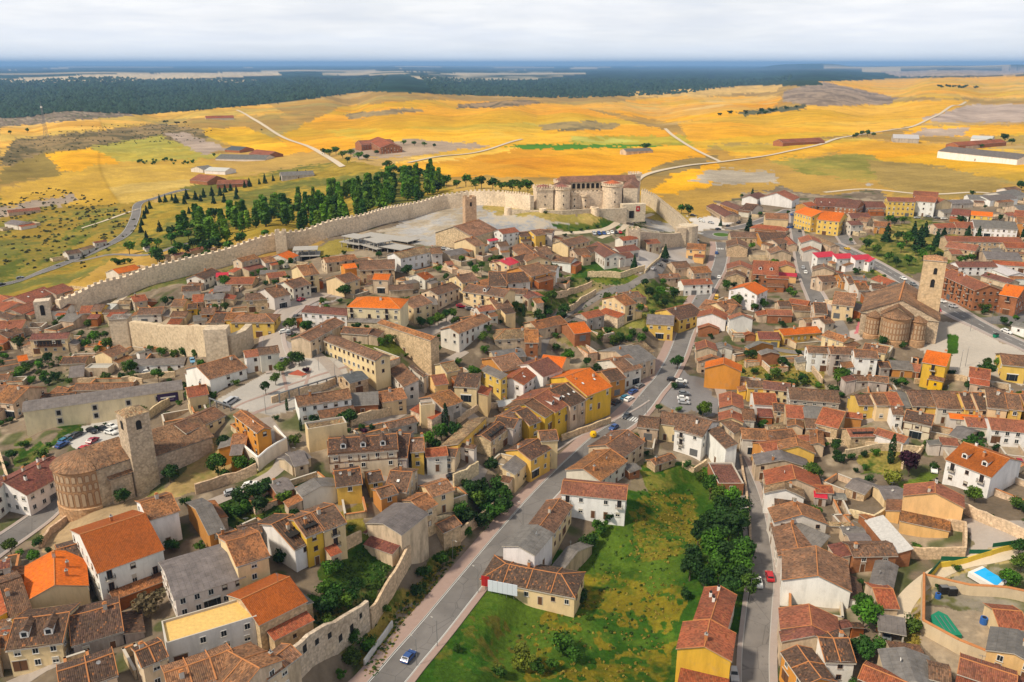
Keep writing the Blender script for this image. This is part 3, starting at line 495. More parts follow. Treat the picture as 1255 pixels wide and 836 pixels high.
ROOF={'b':((.19,.098,.056),'old_tile'),'d':((.095,.055,.038),'old_tile'),'n':((.29,.125,.05),'old_tile'),'o':((.60,.15,.018),'new_tile'),'q':((.30,.085,.022),'new_tile'),'r':((.31,.088,.042),'mid_tile'),'m':((.18,.066,.05),'mid_tile'),
 'g':((.17,.155,.145),'fibre_cement'),'l':((.27,.19,.11),'old_tile'),'c':((.45,.04,.06),'sheet'),'s':((.48,.46,.44),'sheet'),'k':((.09,.095,.105),'fibre_cement'),'y':((.78,.50,.20),'sheet')}
WALL={'w':((.66,.61,.54),'plaster'),'W':((.80,.78,.75),'plaster'),'c':((.72,.56,.34),'plaster'),'C':((.74,.61,.42),'plaster'),'y':((.72,.47,.13),'plaster'),'Y':((.68,.44,.08),'plaster'),'Q':((.70,.48,.14),'plaster'),'o':((.50,.24,.08),'plaster'),'O':((.62,.28,.07),'plaster'),
 'P':((.76,.50,.24),'plaster'),'p':((.60,.47,.34),'old_plaster'),'g':((.48,.43,.38),'old_plaster'),'k':((.37,.165,.085),'brick'),'s':((.52,.39,.25),'rubble'),'T':((.68,.58,.44),'plaster')}
RNAME={'b':'weathered brown tile','d':'dark brown tile','n':'mottled rust brown tile','o':'bright orange tile','q':'smooth rust orange tile','r':'terracotta red tile','m':'dull maroon tile','g':'grey fibre cement','l':'faded tan tile','c':'crimson metal','s':'pale sheet metal','k':'dark slate grey','y':'yellow'}
WNAME={'w':'off white','W':'bright white','c':'cream','C':'pale cream','y':'pale yellow','Y':'deep yellow','Q':'golden yellow','o':'ochre','O':'orange','P':'peach','p':'worn beige','g':'grey','k':'brick','s':'rubble stone','T':'half timbered'}
def jit(c,a):
    k=1+random.uniform(-a,a); m_=sum(c)/3; c=tuple(max(.008,m_+(q-m_)*1.10) for q in c); return tuple(min(.9,max(.01,q*k*(1+random.uniform(-a,a)*.35))) for q in c)
# ---- window kinds, one mesh each, shared by every copy
def winmesh(name,w,h,kind):
    m=MB(); d=.09
    fr={'white':'white','wood':'wood'}.get(kind.split('_')[0],'surround')
    t=.09
    for x,z,bx,bz in((-w/2,0,t,h),(w/2,0,t,h),(0,h/2,w+t,t),(0,-h/2,w+t,t)): m.box((x,-d/2,z),(bx,d,bz),fr)
    m.box((0,-.03,0),(w*.05,.05,h),fr)
    if 'shut' in kind: m.box((0,-.055,h*.25),(w*.94,.05,h*.5),'shutter')
    if 'closed' in kind: m.box((0,-.055,0),(w*.94,.05,h*.97),'shutter')
    m.box((0,-.08,-h/2-.07),(w+.35,.2,.07),'surround')
    g=MB(); g.face([(-w/2,-.02,-h/2),(w/2,-.02,-h/2),(w/2,-.02,h/2),(-w/2,-.02,h/2)],'glass')
    return m.me('window_'+name),g.me('pane_'+name)
WIN={k:winmesh(k,*a) for k,a in {'a':(1.0,1.25,'wood_shut'),'b':(1.05,1.3,'white'),'c':(.9,1.1,'wood'),'d':(1.15,1.3,'white_shut'),'e':(1.0,1.3,'wood_closed'),'f':(.7,.8,'wood'),'g':(1.0,2.1,'wood'),'h':(1.0,2.1,'white_shut')}.items()}
def simplebox(name,fn):
    m=MB(); fn(m); return m.me(name)
def _door(m): m.box((0,-.04,1.05),(1.0,.08,2.1),'wood'); m.box((0,-.03,2.2),(1.25,.1,.15),'surround'); m.box((-.57,-.03,1.05),(.14,.1,2.1),'surround'); m.box((.57,-.03,1.05),(.14,.1,2.1),'surround')
def _gar(m):
    m.box((0,-.04,1.15),(2.6,.08,2.3),'metal')
    for i in range(5): m.box((0,-.09,.35+i*.42),(2.5,.03,.05),'dark')
def _gar2(m): m.box((0,-.03,1.15),(2.5,.06,2.3),'wood'); m.box((0,-.07,1.15),(.06,.05,2.3),'dark'); m.box((0,-.03,2.4),(2.8,.12,.2),'surround')
def _shop(m): m.box((0,-.03,1.2),(3.4,.06,2.4),'glass'); m.box((0,-.05,2.5),(3.7,.2,.35),'white'); m.box((-.9,-.07,1.2),(.08,.06,2.4),'metal'); m.box((.9,-.07,1.2),(.08,.06,2.4),'metal')
DOOR=simplebox('door',_door); GAR=simplebox('garage_door',_gar); GAR2=simplebox('wooden_gate',_gar2); SHOP=simplebox('shopfront',_shop)
def _chim(m): m.box((0,0,.55),(.75,.6,1.5),'surround'); m.box((0,0,1.33),(.9,.75,.1),'mortar'); m.box((0,0,1.5),(.5,.4,.25),'mortar')
def _chim2(m): m.box((0,0,.6),(.6,.6,1.7),'mortar'); m.box((0,0,1.5),(.72,.72,.12),'concrete'); m.tube((0,0,1.5),(0,0,2.0),.16,'metal',8)
def _chim3(m): m.box((0,0,.5),(.6,.6,1.5),'white'); m.tube((0,0,1.2),(0,0,1.6),.3,'dark',8)
CHIM=[simplebox('chimney',_chim),simplebox('chimney',_chim2),simplebox('chimney',_chim3)]
def _ant(m):
    m.tube((0,0,-.3),(0,0,2.2),.04,'metal',4); m.tube((-.6,0,2.0),(.6,0,2.0),.03,'metal',4)
    for i in range(6): m.tube((-.55+i*.2,-.3,2.0),(-.55+i*.2,.3,2.0),.02,'metal',3)
ANT=simplebox('antenna',_ant)
def _dish(m):
    m.tube((0,0,-.3),(0,0,.5),.04,'metal',4)
    pts=[(math.cos(a)*.42,-.15,math.sin(a)*.42+.7) for a in [i*.785 for i in range(8)]]
    for i in range(8): m.face([(0,0,.7),pts[i],pts[(i+1)%8]],'white')
    for i in range(8): m.face([(0,-.02,.7),pts[(i+1)%8],pts[i]],'white')
DISH=simplebox('satellite_dish',_dish)
def _sky(m): m.box((0,0,.06),(.8,1.0,.12),'metal'); m.box((0,0,.13),(.66,.86,.03),'white')
SKY=simplebox('skylight',_sky)
def _balc(m):
    m.box((0,-.42,-1.12),(1.9,.9,.14),'surround')
    m.box((0,-.85,-.15),(1.9,.04,.05),'dark')
    for i in range(10): m.box((-.9+i*.2,-.85,-.62),(.03,.03,.95),'dark')
    for s in(-.93,.93):
        m.box((s,-.42,-.15),(.04,.9,.05),'dark')
        for i in range(4): m.box((s,-.1-i*.22,-.62),(.03,.03,.95),'dark')
BALC=simplebox('balcony',_balc)
TP=.36
def solve(n,code,opts):
    x1,y1,x2,y2,ex,ey,h=n; flat='F' in opts; mono='M' in opts
    g=G(*at((x1+x2)/2,(y1+y2)/2,h)[:2]); w=4.0; tp=.0 if flat else (.30 if mono else (.27 if code[0] in 'gskc' else TP))
    for _ in range(30):
        rise=min(w*tp,4.5); P1=atz(x1,y1,g+h+rise); P2=atz(x2,y2,g+h+rise); E=atz(ex,ey,g+h)
        ax=(P2-P1); ax.z=0; L=ax.length; ax=ax.normalized(); pr=Vector((ax.y,-ax.x,0)); s=(E-P1).dot(pr)
        w=.6*w+.4*max(1.3,min(abs(s),16)); 
        mid=(P1+P2)/2; mid=mid+pr*(s/2 if (flat or mono) else 0); g=.7*g+.3*G(mid.x,mid.y)
    if s<0: ax=-ax; P1,P2=P2,P1
    # local x along the ridge, local -y towards the near eaves
    return P1,P2,ax,L,w,rise,g
NWIN=0
def wallwins(root,walls,a,b,h,style,dense,dist,opts,first,near):
    """windows and doors on the wall from a to b (local, outward normal to the right of a->b)"""
    global NWIN
    a=Vector((a[0],a[1],0)); b=Vector((b[0],b[1],0)); d=b-a; L=d.length; d=d.normalized(); ang=math.atan2(d.y,d.x)
    nst=max(1,int(round(h/2.9))); fh=h/nst; step=2.5 if dense else 3.1; n=int((L-1.2)/step)
    if L>2.6 and n==0: n=1
    n=min(n,16)
    for st in range(nst):
        for i in range(n):
            t=(i+.5)/n*L+(0 if dense else random.uniform(-.2,.2)); p=a+d*t; z=st*fh+fh*.56
            if not dense and random.random()<.12: continue
            r=random.random(); z0=h-nst*fh
            if st==0 and first and i==first[0]:
                o=obj('garage_door' if first[1] is GAR else 'door' if first[1] is not SHOP else 'shop_window',first[1],root,(p.x,p.y,0),ang); continue
            if st==0 and not dense and r<.3 and h>4: 
                obj('door',DOOR,root,(p.x,p.y,0),ang); continue
            k=style[0] if r<.6 else style[1]
            if h<3.6: k='f'
            zz=z0+z
            if 'B' in opts and st>0 and near and i%2==0:
                obj('balcony',BALC,root,(p.x,p.y,zz-.1),ang); k='g'; zz-=.15
            wm,pm=WIN[k]; w=obj('window',wm,root,(p.x,p.y,zz),ang); NWIN+=1
            if k!='e': obj('pane',pm,w)
simple('banner',(.05,.03,.09),.6,nz=.5); simple('bannerlight',(.35,.25,.45),.6)
HLIST=[]
def house(n,code,opts):
    n=list(n); n[6]*=.88 if n[6]<8 else .92
    assert code[0] in ROOF and code[1] in WALL,(n,code)
    P1,P2,ax,L,w,rise,g=solve(n,code,opts); h=n[6]; rk,wk=code
    x1,y1,x2,y2,ex,ey,_=n
    flat='F' in opts; mono='M' in opts; hip='H' in opts; car='CAR' in opts
    L=max(L,2.5)*(1.09 if not flat else 1.02); rz=math.atan2(ax.y,ax.x); yaxis=Vector((-ax.y,ax.x,0))
    one=flat or mono or car
    base=(P1+P2)/2 - yaxis*(w/2 if one else 0)
    hw=w/2 if one else w
    gz=G(base.x,base.y)
    kind='shed' if (h<4 and ('N' in opts or rk in 'gsk')) or (rk in 'gs' and 'N' in opts and h<5.6) else 'warehouse' if ('N' in opts and L>17) else 'apartment_building' if (h>8.6 and ('Z' in opts or wk in 'kO')) or h>9.5 else 'house'
    root=thing(kind,(base.x,base.y,g),rz,cat=kind.replace('_',' '))
    dist=base.length
    low=min(G(*(base+ax*sx*L/2+yaxis*sy*hw)[:2]) for sx in(-1,1) for sy in(-1,1))-g-1.2
    low=min(low,-.8)
    col=jit(WALL[wk][0],.07); ov=.3
    lx=L/2+(max(0,hw*.0) if hip else 0)
    if hip: lx=L/2+hw*.9
    X0,X1=-lx+ (ov if not flat else 0),lx-(ov if not flat else 0); Y0,Y1=-hw+(ov if not flat else 0),hw-(ov if not flat else 0)
    rs=rise
    # wall
    m=MB(); wm=WALL[wk][1]
    hN=h-.02; 
    def hy(y):
        if flat or hip: return h+(.0 if hip else .55)
        if one: return h+rs*(y+hw)/(2*hw)-.1
        return h+rs*(1-abs(y)/hw)-.1
    if car:
        for x in (X0+.2,X1-.2):
            pm=MB(); pm.box((x,Y0+.2,(hy(Y0)+low)/2),(.3,.3,hy(Y0)-low),'surround'); pm.obj('post',root)
        m.face([(X0,Y1,low),(X1,Y1,low),(X1,Y1,hy(Y1)),(X0,Y1,hy(Y1))],wm); m.face([(X1,Y1-.1,low),(X0,Y1-.1,low),(X0,Y1-.1,hy(Y1)),(X1,Y1-.1,hy(Y1))],wm)
    else:
        m.face([(X0,Y0,low),(X1,Y0,low),(X1,Y0,hy(Y0)),(X0,Y0,hy(Y0))],wm)
        m.face([(X1,Y1,low),(X0,Y1,low),(X0,Y1,hy(Y1)),(X1,Y1,hy(Y1))],wm)
        for x,sg in((X1,1),(X0,-1)):
            pts=[(x,Y0,low),(x,Y1,low),(x,Y1,hy(Y1))]+([] if one or hip else [(x,0,hy(0))])+[(x,Y0,hy(Y0))]
            m.face(pts if sg>0 else pts[::-1],wm)
        if flat:  # parapet inside
            q=.25; hh=h+.55
            m.face([(X0,Y0,hh),(X1,Y0,hh),(X1-q,Y0+q,hh),(X0+q,Y0+q,hh)],'surround');m.face([(X1,Y0,hh),(X1,Y1,hh),(X1-q,Y1-q,hh),(X1-q,Y0+q,hh)],'surround')
            m.face([(X1,Y1,hh),(X0,Y1,hh),(X0+q,Y1-q,hh),(X1-q,Y1-q,hh)],'surround');m.face([(X0,Y1,hh),(X0,Y0,hh),(X0+q,Y0+q,hh),(X0+q,Y1-q,hh)],'surround')
            for A,B in (((X0+q,Y0+q),(X1-q,Y0+q)),((X1-q,Y0+q),(X1-q,Y1-q)),((X1-q,Y1-q),(X0+q,Y1-q)),((X0+q,Y1-q),(X0+q,Y0+q))):
                m.face([(*B,h),(*A,h),(*A,hh),(*B,hh)],'surround')
    wall=m.obj('wall',root,col=col)
    # roof
    rc=jit(ROOF[rk][0],.12); rq=random.uniform(0,.55) if rk in'bdn' else random.uniform(0,.4) if rk in 'rm' else 0; lum=sum(rc)/3*.95; rc=tuple(q*(1-rq)+lum*t_*rq for q,t_ in zip(rc,(1.28,.95,.78))); rm=ROOF[rk][1]; r=MB(); th=.16 if rm!='sheet' else .07
    if flat:
        r.face([(X0+.25,Y0+.25,h+.02),(X1-.25,Y0+.25,h+.02),(X1-.25,Y1-.25,h+.02),(X0+.25,Y1-.25,h+.02)],rm); roof=r.obj('roof',root,col=rc)
    else:
        sag=random.uniform(.03,.22) if rm=='old_tile' else .02; rough=.05 if rm=='old_tile' else .012
        nx=max(2,int(L/1.6)); ny=4
        if dist>500: nx=max(2,int(L/4)); ny=2
        slopes=[(-1,)] if one else [(-1,),(1,)]
        edge=1 if rm in('old_tile','mid_tile','new_tile') else 0
        for (sg,) in slopes:
            grid=[]
            sl=math.hypot(hw*(2 if one else 1),rs)
            for i in range(nx+1):
                row=[]
                fx=i/nx
                for j in range(ny+1):
                    fy=j/ny                       # 0 ridge .. 1 eave
                    xx=-lx+2*lx*fx
                    if hip: xx*= (1-(1-fy)*(.9*hw/lx))
                    if one: yy=hw-2*hw*fy
                    else: yy=sg*hw*fy
                    zz=h+rs*(1-fy)-sag*math.sin(math.pi*fx)*(1-.5*fy)-.06*math.sin(math.pi*fy)*(sag*4)
                    if 0<j<ny or i%nx: zz+=random.uniform(-rough,rough)
                    zz-=.10*(fy>.99)
                    row.append((xx,yy,zz))
                grid.append(row)
            vs=[p for row in grid for p in row]; b0=len(r.v)
            k=lambda i,j:b0+i*(ny+1)+j
            r.v+=[Vector(p) for p in vs]
            for i in range(nx):
                for j in range(ny):
                    q=(k(i,j),k(i,j+1),k(i+1,j+1),k(i+1,j))
                    if sg>0: q=q[::-1]
                    r.f.append(q); r.m.append(r.mi(rm)); r.uv.append([(r.v[t].x,(hw-abs(r.v[t].y) if not one else r.v[t].y)*sl/max(hw,.1)/(2 if one else 1)) for t in q])
            # underside edges
            e=[grid[i][ny] for i in range(nx+1)]
            for i in range(nx):
                A,B=e[i],e[i+1]; q=[(A[0],A[1],A[2]-th),(B[0],B[1],B[2]-th),B,A]; r.face(q if sg<0 else q[::-1],'surround')
            for row,s2 in((grid[0],-1),(grid[-1],1)):
                for j in range(ny):
                    A,B=row[j],row[j+1]; q=[A,B,(B[0],B[1],B[2]-th),(A[0],A[1],A[2]-th)]
                    r.face(q if (s2<0)==(sg<0) else q[::-1],'surround')
            lo=[(p[0],p[1],p[2]-th-sag*1.3) for p in (grid[0][0],grid[0][ny],grid[nx][ny],grid[nx][0])]
            r.face(lo[::-1] if sg<0 else lo,'surround')
            if hip:
                s2=-1 if sg<0 else 1
        if hip:
            for s2 in(-1,1):
                xe=s2*lx; xr=s2*(lx-.9*hw); A=(xe,-hw,h-.1);B=(xe,hw,h-.1);T=(xr,0,h+rs-(.0))
                r.face([A,B,T] if s2>0 else [B,A,T],rm,uv=[(-hw,0),(hw,0),(0,hw)])
        roof=r.obj('roof',root,col=rc)
        if rm in('old_tile','mid_tile','new_tile') and not one and not car:
            c=MB(); capm='mortar' if (rk in 'onqrd' or random.random()<.4) else rm
            x0,x1=(-lx,lx) if not hip else (-lx+.9*hw,lx-.9*hw)
            nn=max(1,int((x1-x0)/3)); 
            pz=lambda x:h+rs-sag*math.sin(math.pi*(x+lx)/(2*lx))+.03
            for i in range(nn):
                A=x0+(x1-x0)*i/nn;B=x0+(x1-x0)*(i+1)/nn; c.tube((A,0,pz(A)),(B,0,pz(B)),.13,capm,6)
            if hip:
                for s2 in(-1,1):
                    for s3 in(-1,1): c.tube((s2*(lx-.9*hw),0,h+rs),(s2*lx,s3*hw,h-.05),.13,capm,6)
            if not hip and rk in 'onrdb' and dist<420:
                for s2 in(-1,1):
                    for s3 in(-1,1): c.tube((s2*lx,0,h+rs),(s2*lx,s3*hw,h-.04),.08,capm,5)
            if 'L' in opts:
                k=max(2,int(L/3.2))
                for i in range(1,k):
                    xx=-lx+2*lx*i/k
                    for s3 in(-1,1): c.tube((xx,0,pz(xx)),(xx,s3*hw,h+.02),.13,'mortar',5)
            c.obj('ridge_cap',roof,col=rc)
    # things on the roof
    for o in opts:
        if o[0]=='C' and o[1:2].isdigit():
            for i in range(int(o[1:] or 1)):
                xx=random.uniform(-.8,.8)*L/2; yy=random.uniform(-.45,.45)*hw; obj('chimney',random.choice(CHIM),roof,(xx,yy,h+rs*(1-abs(yy)/hw)-.2))
        if o[0]=='S' and not flat:
            for i in range(int(o[1:] or 1)):
                k_=int(o[1:] or 1); xx=(-.5+(i+.5)/k_)*L*.9; q=obj('skylight',SKY,roof,(xx,-hw*.5,h+rs*.5+.05)); q.rotation_euler=(math.atan2(rs,hw),0,0)
        if o[0]=='D' and not flat:
            k_=int(o[1:] or 1)
            for i in range(k_):
                xx=(-.5+(i+.5)/k_)*L*.85; d=MB(); zt=h+rs*.38; y_=-hw*.66
                d.box((0,0,.55),(1.5,.05,1.3),'white'); d.box((0,-.03,.6),(.9,.06,.9),'glass')
                depth=1.35/max(.2,rs/hw)
                for s in(-1,1):
                    q=[(s*.75,0,-.1),(s*.75,depth,1.2),(s*.75,0,1.2)]; d.face(q if s>0 else q[::-1],'white')
                    q=[(0,-.2,1.75),(0,depth*1.3,1.75),(s*1.0,depth,1.2),(s*1.0,-.2,1.2)]; d.face(q if s<0 else q[::-1],rm)
                d.face([(-.75,-.02,1.2),(.75,-.02,1.2),(0,-.02,1.7)],'white')
                dd=d.obj('dormer',roof,col=rc); dd.location=(xx,y_,h+rs*.34)
    if not one and dist<430 and not('N' in opts) and not any(o[0]=='C' for o in opts) and random.random()<.55:
        xx=random.uniform(-.8,.8)*L/2; yy=random.uniform(-.4,.4)*hw; obj('chimney',random.choice(CHIM[:2]),roof,(xx,yy,h+rs*(1-abs(yy)/hw)-.2))
    if not one and dist<330 and random.random()<.4:
        xx=random.uniform(-.6,.6)*L/2; obj('antenna',ANT,roof,(xx,0,h+rs-.1),random.uniform(0,3))
    if dist<300 and random.random()<.2 and not one: obj('satellite_dish',DISH,roof,(random.uniform(-.6,.6)*L/2,-hw*.3,h+rs*.68))
    # openings
    style=random.choice(['ba','cb','de','ca','bd','ec','ah','db'])
    for A,B,f in(((X0,Y0),(X1,Y0),'eave'),((X1,Y0),(X1,Y1),'side'),((X1,Y1),(X0,Y1),'eave'),((X0,Y1),(X0,Y0),'side')):
        if car: break
        mx=Vector(((A[0]+B[0])/2,(A[1]+B[1])/2,0)); dd=Vector((B[0]-A[0],B[1]-A[1],0)); nn=Vector((dd.y,-dd.x,0)).normalized()
        wn=Matrix.Rotation(rz,3,'Z')@nn; wp=Vector((base.x,base.y,0))+Matrix.Rotation(rz,3,'Z')@mx; toC=(-wp).normalized()
        fc=wn.dot(toC)
        if fc<-.35: continue
        if 'N' in opts:
            if f=='eave' and fc>0 and random.random()<.5: obj('door',DOOR,root,(mx.x,mx.y,0),math.atan2(dd.y,dd.x))
            continue
        if f=='side' and (random.random()<.45 or h<3.6): continue
        first=None
        if f=='eave' and fc>0 and dd.length>6:
            rr=random.random(); nn_=int((dd.length-1.2)/3.1)
            if nn_>0: first=(random.randrange(nn_),GAR if rr<.3 else GAR2 if rr<.6 else SHOP if (rr<.75 and h>5) else DOOR)
        wallwins(root,wall,A,B,h,style,'Z' in opts,dist,opts,first,fc>.2 and f=='eave')
    if wk=='T':
        t=MB(); y=Y0-.04
        for z in(2.7,5.6): t.box((0,y,z),(X1-X0,.08,.22),'wood')
        k=max(3,int(L/2.4))
        for i in range(k+1): t.box((X0+(X1-X0)*i/k,y-.005,h/2+1.2),(.2,.09,h-2.6),'wood')
        t.obj('timber_frame',root)
    if 'V' in opts and rk=='m':
        t=MB(); t.box((0,Y0-.03,h-1.9),(L*.66,.06,2.4),'dark'); t.box((0,Y0-.5,h-3.1),(L*.7,1.0,.15),'wood')
        for i in range(8): t.box((-L*.33+L*.66*i/7,Y0-.9,h-2.0),(.15,.15,2.2),'wood')
        t.box((0,Y0-.95,h-2.2),(L*.68,.06,.1),'wood'); t.obj('gallery',root)
    if 'BANNER' in opts:
        for fx_ in (-.29,-.07,.14,.33):
            for zz_,k_ in ((h-2.2,'b'),(h-5.0,'c')):
                t=MB(); t.box((0,-.02,0),(1.9,.08,2.3),'surround'); t.box((0,-.08,0),(1.15,.08,1.5),'dark'); q=t.obj('window',root); q.location=(fx_*L,Y0,zz_)
        t=MB(); t.box((L/2-5,Y0-.08,h-2.4),(6.5,.1,3.2),'banner'); t.box((L/2-5,Y0-.15,h-2.2),(4.6,.04,.5),'white'); t.box((L/2-5,Y0-.15,h-3.1),(3.4,.04,.25),'bannerlight'); t.obj('banner',root)
    if 'X' in opts:
        t=MB(); 
        for i in range(0):
            t.box((X0+(X1-X0)*random.random(),Y0+(Y1-Y0)*random.random()*.5+.8,h+.5),(1.0,.7,.3),'concrete',rz=random.random()*3)
        for i in range(5): t.tube((X0+(X1-X0)*(i+.5)/5,Y0+.5,h+.35),(X0+(X1-X0)*(i+.5)/5,-.3,h+rs+.1),.09,'wood',4)
        t.box((0,-hw*.45,h+rs*.55-.02),((X1-X0)*.8,hw*.5,.2),'dark'); t.obj('collapsed_roof_patch',root)
    root['_px']=(x1+x2+ex*1.0)/3; 
    st=max(1,int(round(h/2.9)))
    feats=[]
    hl=dict(base=base.copy(),rz=rz,g=g,hx=lx,hy=hw,wc=col,rc=rc,wm=wm,rm=rm,kind=kind,dist=dist,o=root,rk=rk,wk=wk,opts=opts,st=st,px=(x1+x2)/2*.5+ex*.25+x1*.25,py=(y1+y2)/2*.6+ey*.4,L=L,w=hw,h=h)
    del root['_px']
    HLIST.append(hl); THINGS[-1]['house']=hl

for q in HOUSES: house(*q)
# ------------------------------------------------------------------ roads, pavements, walls

def asph(name,col):
    m,nt,b=newmat(name); pos=worldpos(nt); c=mix(nt,tuple(q*.86 for q in col),tuple(q*1.12 for q in col),noise(nt,pos,.35,5,.65))
    c=mix(nt,c,ramp(nt,noise(nt,pos,.09,3),[(.35,.80),(.6,1.08)]),1,'MULTIPLY'); c=mix(nt,c,tuple(q*.45 for q in col),ramp(nt,noise(nt,pos,.8,6,.75),[(.60,0),(.68,.7)]))
    br=N(nt,'TexVoronoi',feature='DISTANCE_TO_EDGE',i_Scale=.13,i_Randomness=1); nt.links.new(pos,br.inputs[0]); c=mix(nt,c,tuple(q*.5 for q in col),ramp(nt,br.outputs[0],[(.0,.75),(.012,0)]))
    nt.links.new(c,b.inputs['Base Color']); b.inputs['Roughness'].default_value=.9
asph('asphalt',(.175,.163,.155)); asph('old_asphalt',(.21,.19,.175)); simple('paint',(.62,.62,.60),.7); simple('sidewalk',(.36,.30,.27),.9,nz=.12); simple('pinkpave',(.33,.235,.20),.9,nz=.14); simple('kerb',(.42,.40,.37),.9); simple('track',(.55,.46,.34),1,nz=.12); simple('cobble',(.34,.29,.25),.95,nz=.2)
def catmull(pts,step):
    out=[]
    P=[pts[0]*2-pts[1]]+pts+[pts[-1]*2-pts[-2]]
    for i in range(1,len(P)-2):
        n=max(2,int((P[i+1]-P[i]).length/step))
        for k in range(n):
            t=k/n; a,b,c,d=P[i-1],P[i],P[i+1],P[i+2]
            out.append(.5*((2*b)+(c-a)*t+(2*a-5*b+4*c-d)*t*t+(3*b-a-3*c+d)*t**3))
    out.append(pts[-1]); return out
def path(pxs,step=2.5):
    v=list(map(float,pxs.split())); pts=[at(x,y) for x,y in zip(v[::2],v[1::2])]; pts=[Vector((p.x,p.y,0)) for p in pts]
    return catmull(pts,step)
def ribbon(m,pl,o1,o2,up,mat,nacross=3,skirt=False,dash=None,closed=False):
    L=0;prev=None;rows=[]
    for i,p in enumerate(pl):
        a=pl[max(0,i-1)];b=pl[min(len(pl)-1,i+1)]; d=(b-a).normalized(); n=Vector((d.y,-d.x,0))
        row=[]
        for k in range(nacross+1):
            q=p+n*(o1+(o2-o1)*k/nacross); row.append(Vector((q.x,q.y,G(q.x,q.y)+up)))
        rows.append(row)
    for i in range(len(rows)-1):
        seg=(pl[i+1]-pl[i]).length; L+=seg
        if dash and (L%(dash*2))>dash: continue
        for k in range(nacross): m.face([rows[i][k],rows[i][k+1],rows[i+1][k+1],rows[i+1][k]][::1],mat)
        if skirt:
            for k,s in((0,1),(nacross,-1)):
                A,B=rows[i][k],rows[i+1][k]; q=[A,B,B-Vector((0,0,.3)),A-Vector((0,0,.3))]; m.face(q if s>0 else q[::-1],mat)
    return rows
ROADPTS=[]
def road(name,pxs,w,mat='asphalt',left=0,right=0,side='sidewalk',line=True,up=None,step=1.4,edge=False):
    pl=path(pxs,step); ROADPTS.extend([(p.x,p.y,w/2+left+right*.5) for p in pl]); dist=sum(p.length for p in pl)/len(pl); u=(up+.03) if up is not None else (.09 if dist<600 else .25 if dist<1000 else .7)
    m=MB(); ribbon(m,pl,-w/2,w/2,u,mat,8); struct(m.obj(name))
    if line or edge:
        m=MB()
        if line: ribbon(m,pl,-.09,.09,u+.02,'paint',1,dash=3)
        if edge:
            for s in(-1,1): ribbon(m,pl,s*(w/2-.35)-.07,s*(w/2-.35)+.07,u+.02,'paint',1)
        struct(m.obj('road_marking'))
    if left or right:
        m=MB()
        if left: ribbon(m,pl,-w/2-left,-w/2,u+.12,side,2,True); ribbon(m,pl,-w/2-.02,-w/2+.14,u+.125,'kerb',1,True)
        if right: ribbon(m,pl,w/2,w/2+right,u+.12,side,2,True); ribbon(m,pl,w/2-.14,w/2+.02,u+.125,'kerb',1,True)
        struct(m.obj('pavement'))
    return pl
RD=road('main_road',"447 866 475 836 498 808 535 765 578 712 615 667 655 620 682 591 708 565 738 537 767 517 785 500 800 480 815 462 829 436 838 412 848 390 866 355 880 330 885 308 884 297",7.2,left=3.4,right=1.5,side='pinkpave',line=False,edge=True)
road('upper_street',"655 552 690 536 722 520 755 505 785 487",7.5,left=2,right=.6,line=False,up=.09)
road('side_street',"926 860 926 800 931 740 934 700 928 650 918 605 905 570 898 555",5.6,'old_asphalt',left=1.0,right=1.6,line=False)
road('town_street',"1020 298 1045 310 1075 325 1110 346 1147 370 1188 392 1228 412 1275 434 1330 455",7.5,left=1.8,right=1.8,edge=True)
road('corner_street',"1188 391 1215 393 1250 390 1290 388",7,line=False,up=.08)
road('market_street',"893 281 910 278 935 270 958 262 972 258 1010 262 1040 300",7,left=1.2,right=1.2,line=False,up=.075)
road('shopping_street',"975 258 976 280 980 300 984 322 992 348 1003 372 1008 392",6.5,left=1.3,right=1.3,line=False,up=.085)
road('church_street',"1003 372 1030 400 1030 425 1000 432 950 428 940 425",4.5,'old_asphalt',line=False,up=.07)
road('country_road',"-60 362 0 350 45 336 90 319 130 302 155 286 166 265 170 250 190 243 230 232",7,edge=True,line=False)
road('country_lane',"88 321 120 315 150 312 185 312 215 302 240 296",4,'old_asphalt',line=False)
road('country_lane',"140 372 160 358 185 346",4,'track',line=False)
road('hill_street',"345 455 335 430 335 405 352 382 377 367 397 359",7,'cobble',left=1.5,right=1.5,line=False)
road('terrace_street',"650 455 659 432 668 410 680 395 702 379 743 358 779 346 800 335 815 318",5,'old_asphalt',line=False)
road('lower_street',"-30 690 0 668 44 638 82 600 110 575",7,line=False,left=1,right=1)
road('alley',"238 628 270 612 303 598 335 580 348 560 340 535 325 512",4,'cobble',line=False)
road('alley',"460 590 500 586 545 590 575 582 588 570",5,'cobble',line=False)
road('alley',"450 520 497 503 511 489 524 464 546 445 570 430",4,'cobble',line=False)
road('alley',"10 842 48 822 80 808 115 796",3.5,'cobble',line=False)
road('alley',"415 462 395 440 375 428 345 432",4,'cobble',line=False)
road('alley',"480 396 510 408 540 400 560 388",6,'cobble',line=False)
road('alley',"548 480 560 500 590 520 600 540",3.5,'cobble',line=False)
road('alley',"850 420 870 440 880 470 890 500 900 540",4,'cobble',line=False)
road('alley',"950 540 990 528 1050 520 1130 505 1255 512",3.5,'cobble',line=False)
for t,w_ in (("290 135 325 155 350 170 378 180 400 192 420 205",6),("500 200 540 192 590 186 640 171",5),("745 245 775 228 800 212 883 199 952 189 1003 178 1032 169 1090 160 1133 149 1184 125",6),("815 158 824 166 847 181 883 199",5),("1255 245 1200 236 1130 238 1060 232 1010 236",5),
 ("100 280 125 272 150 263 170 256",3),("1100 760 1108 740 1125 720 1150 702 1180 690 1220 682 1260 672",4)):
    road('dirt_track',t,w_ if w_>3 else 3,'track',line=False)
